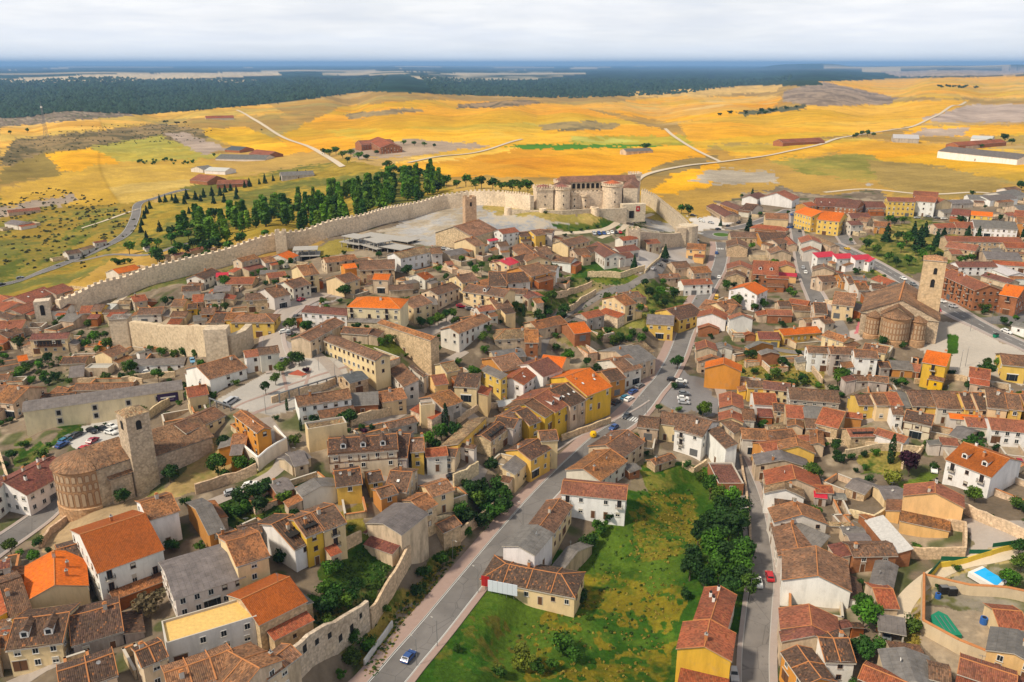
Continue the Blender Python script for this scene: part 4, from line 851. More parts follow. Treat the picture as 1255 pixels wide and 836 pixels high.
for t in ("283 502 320 486 360 470 400 457 432 446","300 512 330 500 352 492","380 452 372 478","345 450 352 480"):
    pl=path(t,2); m=MB(); ribbon(m,pl,-.5,.5,.05,'pinkpave',1); struct(m.obj('paving_band'))
for t in ("640 296 660 290 690 286 720 284 745 280 765 268 775 264","600 285 650 287 690 285","735 292 760 282 775 270 800 262"):
    road('castle_path',t,3.4,'track',line=False)
# roundabout: paved ring and grass island
c=at(884,288); m=MB()
for i in range(36):
    a,b=i*math.pi/18,(i+1)*math.pi/18
    P=lambda r,t,u:(c.x+r*math.cos(t),c.y+r*math.sin(t),G(c.x+r*math.cos(t),c.y+r*math.sin(t))+u)
    m.face([P(5.5,a,.10),P(9,a,.10),P(9,b,.10),P(5.5,b,.10)],'asphalt'); m.face([P(9,a,.10),P(13,a,.10),P(13,b,.10),P(9,b,.10)],'asphalt')
struct(m.obj('roundabout_road')); m=MB()
for i in range(36):
    a,b=i*math.pi/18,(i+1)*math.pi/18
    m.face([P(5.5,b,.10),P(5.5,a,.10),P(5.5,a,.26),P(5.5,b,.26)][::-1],'kerb'); m.face([P(5.1,a,.26),P(5.5,a,.26),P(5.5,b,.26),P(5.1,b,.26)],'kerb'); m.face([P(0,0,.36),P(5.1,a,.28),P(5.1,b,.28)],'grassy')if 0 else None
struct(m.obj('roundabout_kerb'))
simple('lawn',(.06,.12,.015),1,nz=.3)
m=MB()
for i in range(36):
    a,b=i*math.pi/18,(i+1)*math.pi/18; m.face([P(0,0,.5),P(5.1,a,.27),P(5.1,b,.27)],'lawn')
struct(m.obj('roundabout_lawn'))
def zebra(x,y,dirx,diry,w,n=8):
    a=at(x,y);b=at(x+dirx,y+diry); d=Vector((b.x-a.x,b.y-a.y,0)).normalized(); q=Vector((d.y,-d.x,0)); m=MB()
    for i in range(n):
        o=(i-(n-1)/2)*.95; c_=Vector((a.x,a.y,0))+q*o
        P=[c_+d*s1*w/2+q*s2*.25 for s1,s2 in((-1,-1),(1,-1),(1,1),(-1,1))]
        m.face([(p.x,p.y,G(p.x,p.y)+.16) for p in P][::-1],'paint')
    o=m.obj('zebra_crossing'); struct(o)
zebra(771,513,10,-9,3.5,7); zebra(880,305,1,-12,3,7); zebra(857,286,10,-1,3,6)
# walls
WALLN=[0]
def wallpath(pxs,h,th,mat,col,name='stone_wall',desc='',top=None,cap=None,cren=None,openings=None,label=None,below=1.0,seg=3.0,group=None,smooth=True,world=False,hvar=0):
    if world: P=[Vector((a,b,0)) for a,b in pxs]
    else:
        v=list(map(float,pxs.split())); P=[at(x,y) for x,y in zip(v[::2],v[1::2])]; P=[Vector((p.x,p.y,0)) for p in P]
    pl=[]
    for a,b in zip(P,P[1:]):
        n=max(1,int((b-a).length/seg)); pl+=[a+(b-a)*i/n for i in range(n)]
    pl.append(P[-1]); org=pl[0]; oz=G(org.x,org.y)
    root=thing(name,(org.x,org.y,oz),0,desc=desc,cat=name.replace('_',' '),label=label,group=group)
    m=MB(); rows=[]
    for i,p in enumerate(pl):
        a=pl[max(0,i-1)];b=pl[min(len(pl)-1,i+1)]; d=(b-a).normalized(); n=Vector((d.y,-d.x,0)); gz=G(p.x,p.y)-oz; q=p-org
        hh=h*(1+hvar*random.uniform(-1,1))
        rows.append((q-n*th/2,q+n*th/2,gz-below,gz+hh,d,n))
    for r,s in zip(rows,rows[1:]):
        A0,A1,lo,hi,_,_=r;B0,B1,lo2,hi2,_,_=s; W=lambda p,z:(p.x,p.y,z)
        m.face([W(A1,lo),W(B1,lo2),W(B1,hi2),W(A1,hi)],mat); m.face([W(B0,lo2),W(A0,lo),W(A0,hi),W(B0,hi2)],mat)
        m.face([W(A0,hi),W(A1,hi),W(B1,hi2),W(B0,hi2)],cap or mat)
    for r,s in((rows[0],1),(rows[-1],-1)):
        A0,A1,lo,hi,_,_=r; q=[(A0.x,A0.y,lo),(A1.x,A1.y,lo),(A1.x,A1.y,hi),(A0.x,A0.y,hi)]; m.face(q if s>0 else q[::-1],mat)
    m.obj('masonry',root,col=col)
    if cap and not cren:
        c=MB()
        for r,s in zip(rows,rows[1:]):
            a=(r[0]+r[1])/2;b=(s[0]+s[1])/2; c.tube((a.x,a.y,r[3]+.02),(b.x,b.y,s[3]+.02),th*.62,cap,6)
        c.obj('coping',root)
    if cren:
        c=MB(); w_,gap,ch_,full=cren; L=0
        for r,s in zip(rows,rows[1:]):
            a=(r[0]+r[1])/2;b=(s[0]+s[1])/2; d=(b-a); l=d.length; k=max(1,int(l/(w_+gap)))
            for i in range(k):
                t=(i+.5)/k; p=a+d*t; z=r[3]+(s[3]-r[3])*t
                for sgn in ((-1,1) if full else (1,)):
                    q=p+r[5]*sgn*(th/2-.3); c.box((q.x,q.y,z+ch_/2+.003),(w_,.55,ch_),mat,rz=math.atan2(d.y,d.x))
        c.obj('battlement',root,col=col)
    if openings:
        for (t,z,w_,h_) in openings:
            i=min(int(t*(len(rows)-1)),len(rows)-2); r,s=rows[i],rows[i+1]; f=t*(len(rows)-1)-i
            for side in (0,1):
                p=(r[side]*(1-f)+s[side]*f); n=r[5]*(1 if side else -1); o=MB(); o.box((0,0,0),(w_,.1,h_),'dark'); o.box((0,-.0,-h_/2-.1),(w_+.3,.16,.15),'surround')
                q=o.obj('window_opening',root); q.location=(p.x+n.x*.01,p.y+n.y*.01,r[2]+below+z); q.rotation_euler=(0,0,math.atan2(r[4].y,r[4].x))
    return root
SC=(.60,.46,.31); SC2=(.40,.34,.26)
# ------------------------------------------------------------------ town walls
wallpath("74 391 100 381 130 367 170 355 210 343 250 333 290 322 345 306",9,2.6,'ashlar',(.74,.60,.44),'town_wall',label='long crenellated stone town wall running from the gate tower to the small wall tower',cren=(1.5,1.3,1.3,False))
wallpath("347 305 400 292 450 281 500 268 545 256 575 252 620 253 652 258",9,2.6,'ashlar',(.74,.60,.44),'town_wall',label='curving crenellated stone wall enclosing the pale castle esplanade, in front of the trees',cren=(1.5,1.3,1.3,False))
wallpath("787 248 800 255 815 268 830 281 841 293",9,2.6,'ashlar',(.55,.46,.34),'town_wall',label='crenellated wall running down from the castle to the round corner bastion',cren=(1.5,1.3,1.3,True))
wallpath("778 301 800 302 834 301",8,2.4,'ashlar',(.58,.47,.34),'town_wall',label='plain tan wall between the two bastions beside the castle car park')
wallpath("166 425 190 428 225 432 260 436",11,2.5,'ashlar',(.60,.47,.31),'town_wall',label='high pale fragment of old town wall above the white and grey sheds',hvar=.03)
wallpath("283 440 300 432 308 424",9,2.4,'ashlar',(.54,.44,.32),'town_wall',label='short broken end of the old wall beneath the golden yellow houses',hvar=.06)
def tower(px,py,w,d,h,name,label,mat='ashlar',col=(.58,.47,.34),rz=None,round_=False,roof=None,cren=True,openings=(),arch=None,taper=.97,parent=None,world=None):
    p=at(px,py) if world is None else Vector(world); 
    if rz is None: rz=math.atan2(-p.x,p.y)*1.0*-1
    root=parent
    if parent is None: root=thing(name,(p.x,p.y,G(p.x,p.y)),rz,cat=name.replace('_',' '),label=label); off=Vector((0,0,0))
    m=MB()
    if round_:
        n=20; ring=lambda r,z:[(r*math.cos(6.28318*i/n),r*math.sin(6.28318*i/n),z) for i in range(n)]
        A=ring(w/2,-3);B=ring(w/2*taper,h)
        for i in range(n): j=(i+1)%n; m.face([A[i],A[j],B[j],B[i]],mat)
        m.face(B,mat)
    else:
        q=lambda k,z:[(-w/2*k,-d/2*k,z),(w/2*k,-d/2*k,z),(w/2*k,d/2*k,z),(-w/2*k,d/2*k,z)]
        A=q(1,-3);B=q(taper,h)
        for i in range(4): j=(i+1)%4; m.face([A[i],A[j],B[j],B[i]],mat)
        m.face(B,mat)
    wall=m.obj('masonry' if parent is None else 'tower',root,col=col)
    if cren:
        c=MB()
        if round_:
            k=max(8,int(w*1.1))
            for i in range(k): a=6.28318*i/k; r=w/2*taper-.25; c.box((r*math.cos(a),r*math.sin(a),h+.65),(.6,w*1.5/k,1.3),mat,rz=a)
        else:
            for s in(-1,1):
                k=max(2,int(w/2.2)); 
                for i in range(k): c.box((-w/2*taper+w*taper*(i+.5)/k,s*(d/2*taper-.3),h+.6),(w/k*.55,.6,1.2),mat)
                k=max(2,int(d/2.2))
                for i in range(k): c.box((s*(w/2*taper-.3),-d/2*taper+d*taper*(i+.5)/k,h+.6),(.6,d/k*.55,1.2),mat)
        c.obj('battlement',root if parent is None else wall,col=col)
    if roof:
        c=MB(); k=taper; z=h+.02; rr=roof.get('h',1.8); ow=.3
        if round_:
            R=ring(w/2*k-.6,z+.3)
            for i in range(n): j=(i+1)%n; c.face([R[i],R[j],(0,0,z+rr+.3)],'old_tile',uv=[(i,0),(i+1,0),(i+.5,3)])
        else:
            E_=[(-w/2*k-ow,-d/2*k-ow,z),(w/2*k+ow,-d/2*k-ow,z),(w/2*k+ow,d/2*k+ow,z),(-w/2*k-ow,d/2*k+ow,z)]; T=(0,0,z+rr)
            for i in range(4): c.face([E_[i],E_[(i+1)%4],T],'old_tile',uv=[(0,0),(w,0),(w/2,w/2)])
            c.face([(a,b,z-.2) for a,b,_ in E_[::-1]],'surround')
            for i in range(4): a,b=E_[i],E_[(i+1)%4]; c.face([(a[0],a[1],z-.2),(b[0],b[1],z-.2),b,a],'surround')
        c.obj('roof',root if parent is None else wall,col=roof.get('col',(.34,.17,.08)))
    for (ang,z,w_,h_) in openings:
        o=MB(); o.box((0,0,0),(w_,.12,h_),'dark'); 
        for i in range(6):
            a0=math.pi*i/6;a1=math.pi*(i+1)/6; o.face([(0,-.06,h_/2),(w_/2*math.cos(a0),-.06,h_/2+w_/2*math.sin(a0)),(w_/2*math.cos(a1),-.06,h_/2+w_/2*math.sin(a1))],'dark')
        r=(d/2)*(1-(1-taper)*z/h); rw=(w/2)*(1-(1-taper)*z/h)
        f={0:(0,-r,0),1:(rw,0,math.pi/2),3:(-rw,0,-math.pi/2),2:(0,r,math.pi)}
        if isinstance(ang,tuple): sx,fc=ang; base=f[fc]; base=(base[0]+(sx if fc in(0,2) else 0),base[1]+(sx if fc in(1,3) else 0),base[2])
        else: base=f[ang]
        q=o.obj('belfry_opening' if h_>1 else 'window_slit',root); q.location=(base[0],base[1],z); q.rotation_euler=(0,0,base[2])
    return root
tower(56,392,6.5,6,9.5,'gate_tower','square pale stone gate tower with arched opening at the left end of the wall',openings=[(0,5,1.8,4)],cren=False,col=(.62,.52,.40),rz=.35)
tower(346,309,6,6,11,'wall_tower','small square tower on the wall above the concrete frame house',cren=True,rz=.2)
tower(153,425,7,7,13,'wall_tower','tall square stone tower at the left end of the high wall fragment',cren=False,rz=.15,roof=dict(h=.8,col=(.3,.28,.25)))
tower(270,440,8,6,12,'wall_tower','square stone tower at the right end of the high wall fragment',cren=False,rz=.1)
tower(775,301,7,6,9,'wall_tower','crenellated square bastion on the left of the castle car park wall',rz=.1)
tower(842,300,12,12,12,'bastion','large round corner bastion beside the roundabout',round_=True,cren=False,col=(.60,.50,.37))
tower(833,301,6,5,11,'wall_tower','slim square buttress tower against the round corner bastion',cren=False,rz=0)
# ------------------------------------------------------------------ castle
A=at(664,255);B=at(749,262);Cc=at(798,250)
A.z=B.z=Cc.z=0; cz=min(G(A.x,A.y),G(B.x,B.y))
ex=(B-A); W=ex.length; ex.normalize(); ey=Vector((-ex.y,ex.x,0)); D=46.0; skew=30.0
rz=math.atan2(ex.y,ex.x)
cas=thing('castle',(A.x,A.y,cz),rz,cat='castle',label='large crenellated stone castle with round towers and red tiled wings above the town')
cc_=(.76,.60,.43)
def cwall(name,a,b,h,th=2.5,cren=True,z0=-12,col=cc_):
    a=Vector((*a,0));b=Vector((*b,0)); d=(b-a); L=d.length; rz_=math.atan2(d.y,d.x); m=MB(); c=(a+b)/2
    m.box((c.x,c.y,(h+z0)/2),(L,th,h-z0),'ashlar',rz=rz_); w_=m.obj(name,cas,col=col)
    if cren:
        k=int(L/2.4); m=MB(); n=Vector((d.y,-d.x,0)).normalized()
        for i in range(k): p=a+d*((i+.5)/k)+n*(th/2-.3); m.box((p.x,p.y,h+.55),(1.3,.6,1.1),'ashlar',rz=rz_)
        m.obj('battlement',w_,col=col)
    return w_
BR=(W+skew,D); BL=(skew*.75,D)
cwall('curtain_wall',(0,0),(W,0),14); cwall('curtain_wall',(W,0),BR,13.5,col=(.50,.42,.33)); cwall('curtain_wall',BR,BL,12); cwall('curtain_wall',BL,(0,0),12)  # right-hand curtain: the shade of that side is put into its darker colour
def ctower(x,y,r,h,square=False,roofh=0,col=cc_,cren=True,rc=(.34,.13,.07)):
    m=MB(); n=20
    if square:
        m.box((x,y,(h-4)/2),(2*r,2*r,h+4),'ashlar'); m.box((x,y,h+.0),(2*r+.9,2*r+.9,1.2),'ashlar')
    else:
        ring=lambda r,z:[(x+r*math.cos(6.28318*i/n),y+r*math.sin(6.28318*i/n),z) for i in range(n)]
        for (r0,z0,r1,z1) in ((r*1.05,-4,r,h-1.4),(r,h-1.4,r+.55,h-.9),(r+.55,h-.9,r+.55,h)):
            P_=ring(r0,z0);Q_=ring(r1,z1)
            for i in range(n): j=(i+1)%n; m.face([P_[i],P_[j],Q_[j],Q_[i]],'ashlar')
        m.face(ring(r+.55,h),'ashlar')
    t=m.obj('tower',cas,col=col)
    if cren:
        m=MB(); k=int(r*5)
        for i in range(k):
            a=6.28318*i/k
            if square:
                s=i/k*4; f=s%1; e=r+.15; px_,py_=[(-e+2*e*f,-e),(e,-e+2*e*f),(e-2*e*f,e),(-e,e-2*e*f)][int(s)]
                m.box((x+px_,y+py_,h+1.1),(.8,.8,1.1),'ashlar')
            else: m.box((x+(r+.2)*math.cos(a),y+(r+.2)*math.sin(a),h+.5),(.6,.75,1.0),'ashlar',rz=a)
        m.obj('battlement',t,col=col)
    if roofh:
        m=MB(); R0=[(x+(r-.4)*math.cos(6.28318*i/n),y+(r-.4)*math.sin(6.28318*i/n),h+(.6 if not square else .9)) for i in range(n)]
        for i in range(n): m.face([R0[i],R0[(i+1)%n],(x,y,h+roofh+.8)],'mid_tile',uv=[(i,0),(i+1,0),(i+.5,3)])
        m.obj('roof',t,col=rc)
    for (dx,z) in((0,h*.45),(0,h*.75)):
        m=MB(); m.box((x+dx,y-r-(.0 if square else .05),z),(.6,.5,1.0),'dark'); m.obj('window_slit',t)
ctower(1,1,5.2,17,square=True,roofh=1.6,rc=(.30,.12,.09)); ctower(12,-1.5,5.2,17.5,roofh=1.6,rc=(.30,.12,.09)); ctower(W,0,6.2,18.5,roofh=1.8,rc=(.50,.13,.05)); ctower(BR[0],BR[1],3.2,18,square=True); ctower(BL[0],BL[1],4,15,roofh=1.5); ctower(20,-1,2.0,13.5)
ctower(W*.6,-1,2.2,12.5)
def wing(name,a,b,w_,h,rise,col=(.25,.125,.085),gallery=False):
    a=Vector((*a,0));b=Vector((*b,0)); d=b-a;L=d.length;c=(a+b)/2; r0=math.atan2(d.y,d.x)
    m=MB(); m.box((0,0,h/2-7),(L,w_,h+14),'ashlar'); q=m.obj(name,cas,col=(.62,.51,.38)); q.location=(c.x,c.y,0); q.rotation_euler=(0,0,r0)
    m=MB(); o=.5
    for s in(-1,1):
        f=[(-L/2,s*(w_/2+o),h-.1),(L/2,s*(w_/2+o),h-.1),(L/2,0,h+rise),(-L/2,0,h+rise)]; m.face(f if s<0 else f[::-1],'mid_tile',uv=[(-L/2,0),(L/2,0),(L/2,w_/2),(-L/2,w_/2)])
    for s in(-1,1):
        f=[(s*L/2,-w_/2-o,h-.1),(s*L/2,w_/2+o,h-.1),(s*L/2,0,h+rise)]; m.face(f if s>0 else f[::-1],'ashlar')
    m.face([(-L/2,w_/2+o,h-.1),(L/2,w_/2+o,h-.1),(L/2,-w_/2-o,h-.1),(-L/2,-w_/2-o,h-.1)],'surround')
    m.obj('roof',q,col=col)
    if gallery:
        k=int(L/3.2)
        for i in range(k):
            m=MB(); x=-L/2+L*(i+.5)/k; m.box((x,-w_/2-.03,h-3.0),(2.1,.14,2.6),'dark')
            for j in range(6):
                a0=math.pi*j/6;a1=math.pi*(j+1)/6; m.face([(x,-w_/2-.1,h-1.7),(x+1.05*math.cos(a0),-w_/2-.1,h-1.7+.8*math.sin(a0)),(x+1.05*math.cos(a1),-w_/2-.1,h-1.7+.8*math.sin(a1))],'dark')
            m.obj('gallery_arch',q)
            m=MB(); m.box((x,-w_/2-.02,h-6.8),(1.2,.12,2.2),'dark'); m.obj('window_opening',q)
wing('wing',(6+skew*.5,D-6),(W-2+skew,D-6),11,15.5,3.2,gallery=True); wing('wing',(W+skew*.62-4,8),(W+skew-4,D-8),9,14.5,2.6); wing('wing',(6,6),(6+skew*.6,D-8),9,14.5,2.8)
wing('wing',(16,5),(W-8,5),6,9.5,1.6,col=(.24,.11,.08))
# outer barrier wall
ow=[(-22,-4),(-2,-12),(10,-14),(30,-11),(W-14,-13),(W+6,-12)]
for a,b in zip(ow,ow[1:]): cwall('outer_wall',a,b,5.5,1.6,False,col=(.56,.46,.34))
for x,y in ((-22,-4),(-2,-12),(30,-11),(W-14,-13)): 
    m=MB(); m.tube((x,y,-4),(x,y,6.6),2.4,'ashlar',14,2.2); m.obj('turret',cas,col=cc_)
# gatehouse
m=MB(); m.box((W+11,-9,2.0),(15,5,11),'ashlar'); gh=m.obj('gatehouse',cas,col=(.62,.52,.38))
m=MB(); m.box((W+9.5,-11.6,1.2),(3,.25,4.5),'dark'); m.obj('gate',gh)
m=MB(); m.box((W+13.5,-11.6,4.6),(2.4,.15,3.2),'redlamp'); m.box((W+13.5,-11.72,4.7),(.8,.06,1.2),'surround'); m.obj('red_banner',gh)
# ------------------------------------------------------------------ brick apse churches
def blind_arches(m,cx,cy,R,z,h,n,a0,a1,wf=.55,mat='archfill',mat2='brickrim'):
    for i in range(n):
        a=a0+(a1-a0)*(i+.5)/n; wd=abs(a1-a0)/n*R*wf; c,s=math.cos(a),math.sin(a); t=Vector((-s,c,0)); o=Vector((cx+R*c,cy+R*s,0)); nn=Vector((c,s,0))
        for (grow,off,mt) in ((.16,.03,mat2),(0,.07,mat)):
            w_=wd/2+grow; b=o+nn*off
            P=[b-t*w_+Vector((0,0,z-grow)),b+t*w_+Vector((0,0,z-grow)),b+t*w_+Vector((0,0,z+h+grow*.4))]+[b+t*(w_*math.cos(q))+Vector((0,0,z+h+w_*math.sin(q)+grow*.4)) for q in (.5,1.05,1.57,2.1,2.6)]+[b-t*w_+Vector((0,0,z+h+grow*.4))]
            m.face(P,mt)
simple('archfill',(.46,.33,.21),.95,nz=.15); simple('brickrim',(.30,.17,.095),.95,nz=.15)
def apse(root,cx,cy,R,h,a0,a1,col,tiers,rise,roofcol,n=28,conn=0):
    m=MB()
    A_=[a0+(a1-a0)*i/n for i in range(n+1)]
    for r0,z0,r1,z1,mt in ((R+.35,-3,R+.35,1.0,'rubble'),(R+.35,1.0,R,1.2,'rubble'),(R,1.2,R,h,'brick')):
        for a,b in zip(A_,A_[1:]):
            m.face([(cx+r0*math.cos(a),cy+r0*math.sin(a),z0),(cx+r0*math.cos(b),cy+r0*math.sin(b),z0),(cx+r1*math.cos(b),cy+r1*math.sin(b),z1),(cx+r1*math.cos(a),cy+r1*math.sin(a),z1)],mt,uv=[(R*a,z0),(R*b,z0),(R*b,z1),(R*a,z1)])
    for (z,hh,k) in tiers: blind_arches(m,cx,cy,R,z,hh,k,a0,a1)
    for z in (h-.25,): 
        for a,b in zip(A_,A_[1:]):
            r1=R+.35
            m.face([(cx+R*math.cos(a),cy+R*math.sin(a),z-.3),(cx+R*math.cos(b),cy+R*math.sin(b),z-.3),(cx+r1*math.cos(b),cy+r1*math.sin(b),z+.2),(cx+r1*math.cos(a),cy+r1*math.sin(a),z+.2)],'brick')
    w_=m.obj('apse',root,col=col)
    m=MB(); r1=R+.5
    for i,(a,b) in enumerate(zip(A_,A_[1:])):
        for j in range(3):
            f0,f1=1-j/3,1-(j+1)/3; z0,z1=h+rise*j/3,h+rise*(j+1)/3
            P=[(cx+r1*f0*math.cos(a),cy+r1*f0*math.sin(a),z0),(cx+r1*f0*math.cos(b),cy+r1*f0*math.sin(b),z0),(cx+r1*f1*math.cos(b),cy+r1*f1*math.sin(b),z1),(cx+r1*f1*math.cos(a),cy+r1*f1*math.sin(a),z1)]
            m.face(P if f1>0 else P[:3],'old_tile',uv=[(a*R,0),(b*R,0),(b*R,2),(a*R,2)][:4 if f1>0 else 3])
    m.obj('roof',w_,col=roofcol); return w_
def gableblock(root,x0,x1,y0,y1,h,rise,wallmat,col,roofcol,name='nave',oneslope=False):
    m=MB(); ym=(y0+y1)/2
    top=lambda y:h+rise*(1-abs(y-ym)/((y1-y0)/2)) if not oneslope else h+rise*(y-y0)/(y1-y0)
    for (a,b) in (((x0,y0),(x1,y0)),((x1,y1),(x0,y1))): m.face([(*a,-3),(*b,-3),(*b,top(b[1])),(*a,top(a[1]))],wallmat)
    for x,s in((x1,1),(x0,-1)):
        P=[(x,y0,-3),(x,y1,-3),(x,y1,top(y1))]+([] if oneslope else [(x,ym,top(ym))])+[(x,y0,top(y0))]; m.face(P if s>0 else P[::-1],wallmat)
    w_=m.obj(name,root,col=col); m=MB(); o=.45; n=max(2,int((x1-x0)/3))
    for (ya,yb,s) in (((y0-o,ym,1),(y1+o,ym,-1)) if not oneslope else ((y0-o,y1,1),)):
        za=top(y0 if s>0 else y1)-o*rise/((y1-y0)/2)+.15; zb=top(yb)+.15
        for i in range(n):
            xa=x0-o+(x1-x0+2*o)*i/n;xb=x0-o+(x1-x0+2*o)*(i+1)/n
            P=[(xa,ya,za),(xb,ya,za),(xb,yb,zb),(xa,yb,zb)]; m.face(P if s>0 else P[::-1],'old_tile',uv=[(xa,0),(xb,0),(xb,abs(yb-ya)),(xa,abs(yb-ya))][::1 if s>0 else -1])
    m.face([(x0-o,y0-o,za-.25),(x0-o,y1+o,za-.25),(x1+o,y1+o,za-.25),(x1+o,y0-o,za-.25)],'surround')
    m.obj('roof',w_,col=roofcol); return w_
RC=(.27,.15,.08); BRK=(.46,.27,.14)
# left church
c0=at(112,611); c1=at(232,552); d=Vector((c1.x-c0.x,c1.y-c0.y,0)); rz=math.atan2(d.y,d.x)
ch=thing('church',(c0.x,c0.y,G(c0.x,c0.y)),rz,cat='church',label='church with round brick apse and square bell tower beside the small car park')
apse(ch,0,0,7.6,11.5,math.pi/2,math.pi*1.5,BRK,((1.8,3.2,15),(6.2,1.2,18),(8.6,1.3,15)),3.4,RC)
gableblock(ch,0,9,-7.4,7.4,11.4,3.5,'rubble',(.50,.39,.27),RC,'chancel')
gableblock(ch,9,32,-7,10,9.5,3.6,'rubble',(.52,.42,.33),RC,'nave')
t=at(180,600); lt=Vector((t.x-c0.x,t.y-c0.y,0)); lt.rotate(Matrix.Rotation(-rz,3,'Z'))
def ltower(root,x,y,w_,h,col,roofcol,op,mat='rubble',rise=1.5,taper=.93):
    m=MB(); q=lambda k,z:[(x-w_/2*k,y-w_/2*k,z),(x+w_/2*k,y-w_/2*k,z),(x+w_/2*k,y+w_/2*k,z),(x-w_/2*k,y+w_/2*k,z)]
    P=q(1,-4);Q=q(taper,h)
    for i in range(4): j=(i+1)%4; m.face([P[i],P[j],Q[j],Q[i]],mat)
    t_=m.obj('bell_tower',root,col=col); m=MB(); P=q(taper+.07,h-.1)
    for i in range(4): m.face([P[i],P[(i+1)%4],(x,y,h+rise)],'old_tile',uv=[(0,0),(w_,0),(w_/2,w_/2)])
    m.face(P[::-1],'surround'); m.obj('roof',t_,col=roofcol)
    for (sx,z,ow_,oh) in op:
        for f in range(4):
            m=MB(); r=w_/2*(1-(1-taper)*z/h)+.02
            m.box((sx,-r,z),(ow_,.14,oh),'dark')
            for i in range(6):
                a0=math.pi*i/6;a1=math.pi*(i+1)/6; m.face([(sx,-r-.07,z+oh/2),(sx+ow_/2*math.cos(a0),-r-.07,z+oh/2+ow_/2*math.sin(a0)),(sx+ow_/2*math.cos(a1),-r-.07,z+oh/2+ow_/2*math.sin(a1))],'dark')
            o=m.obj('belfry_opening',t_); o.rotation_euler=(0,0,f*math.pi/2); o.location=(x,y,0)
ltower(ch,lt.x,lt.y+1.5,6.5,23.5,(.47,.37,.26),(.36,.25,.14),[(0,20.2,1.4,1.9)])
gableblock(ch,lt.x-9,lt.x-3.5,lt.y-1,lt.y+8,8,2,'rubble',(.52,.40,.28),RC,'sacristy',oneslope=True)
# right church
a0_=at(1102,428); b0_=at(1106,398); d=Vector((b0_.x-a0_.x,b0_.y-a0_.y,0)); rz=math.atan2(d.y,d.x)
ch=thing('church',(a0_.x,a0_.y+6,G(a0_.x,a0_.y+6)),rz,cat='church',label='brick church with three round apses and broad brown roof beside the tall square tower')
apse(ch,0,0,4.9,10,math.pi/2,math.pi*1.5,BRK,((1.6,1.6,13),(4.2,1.5,13),(6.6,1.3,13)),3,RC)
apse(ch,2.5,7.9,2.9,8.6,math.pi/2,math.pi*1.5,BRK,((1.6,1.5,8),(3.8,1.3,8),(5.8,1.1,8)),2,RC)
apse(ch,2.5,-7.9,3.0,8.6,math.pi/2,math.pi*1.5,BRK,((1.6,1.5,8),(3.8,1.3,8),(5.8,1.1,8)),2,RC)
gableblock(ch,0,6,-5.4,5.4,10,3.6,'ashlar',(.46,.32,.19),RC,'chancel')
gableblock(ch,5.5,36,-15,13,8.6,6.5,'rubble',(.50,.38,.26),RC,'nave')
m=MB(); m.tube((5,0,15.3),(36.4,-.99,15.5),.35,'mortar',6); m.obj('ridge_cap',ch)
p=at(1132,402)
tower(1132,402,8.6,8.6,29,'bell_tower','tall square tan bell tower with two dark openings rising behind the brick church',col=(.60,.43,.25),rz=-.45,cren=False,roof=dict(h=1.6,col=(.42,.22,.11)),openings=[((.6,0),24.5,1.3,2.0),((.3,0),19.5,1.5,2.6),(1,24,1.3,2)],taper=.93)
tower(576,290,6.4,6.4,21,'bell_tower','square brick bell tower rising from the small church on the castle esplanade',col=(.50,.33,.20),rz=.3,cren=True,openings=[(0,18,1.0,1.8)],taper=.97)
# ------------------------------------------------------------------ unfinished concrete frames
def frame(px1,py1,px2,py2,dep,fl,label,rows=1):
    a=at(px1,py1);b=at(px2,py2); d=Vector((b.x-a.x,b.y-a.y,0)); L=d.length; rz=math.atan2(d.y,d.x); r=thing('unfinished_building',(a.x,a.y,G(a.x,a.y)),rz,cat='unfinished building',label=label)
    for f in range(fl):
        m=MB(); m.box((L/2,dep/2,3.0*(f+1)),(L-f*2,dep-f*2,.35),'concrete'); m.obj('floor_slab',r)
    k=max(2,int(L/4.5))
    for f in range(fl):
        m=MB()
        for i in range(k+1):
            for j in range(3): m.box((1+f+(L-2-2*f)*i/k,1+f+(dep-2-2*f)*j/2,3.0*f+1.3-(1 if f==0 else 0)*.5),(.35,.35,2.9+(1 if f==0 else 0)),'concrete')
        m.obj('columns',r)
    m=MB(); m.box((L/2,dep-1.5,1),(L-3,.2,4),'dark'); m.obj('back_wall',r)
frame(357,322,392,315,12,2,'grey two-storey concrete frame building under the small wall tower')
frame(416,303,440,307,11,2,'left end block of the unfinished concrete frame row below the esplanade')
frame(443,307,462,311,11,2,'second block of the unfinished concrete frame row below the esplanade')
frame(464,309,492,314,10,1,'low right end block of the unfinished concrete frame row')
frame(440,295,500,300,10,1,'long low slab of the concrete frame row nearest the pale esplanade')
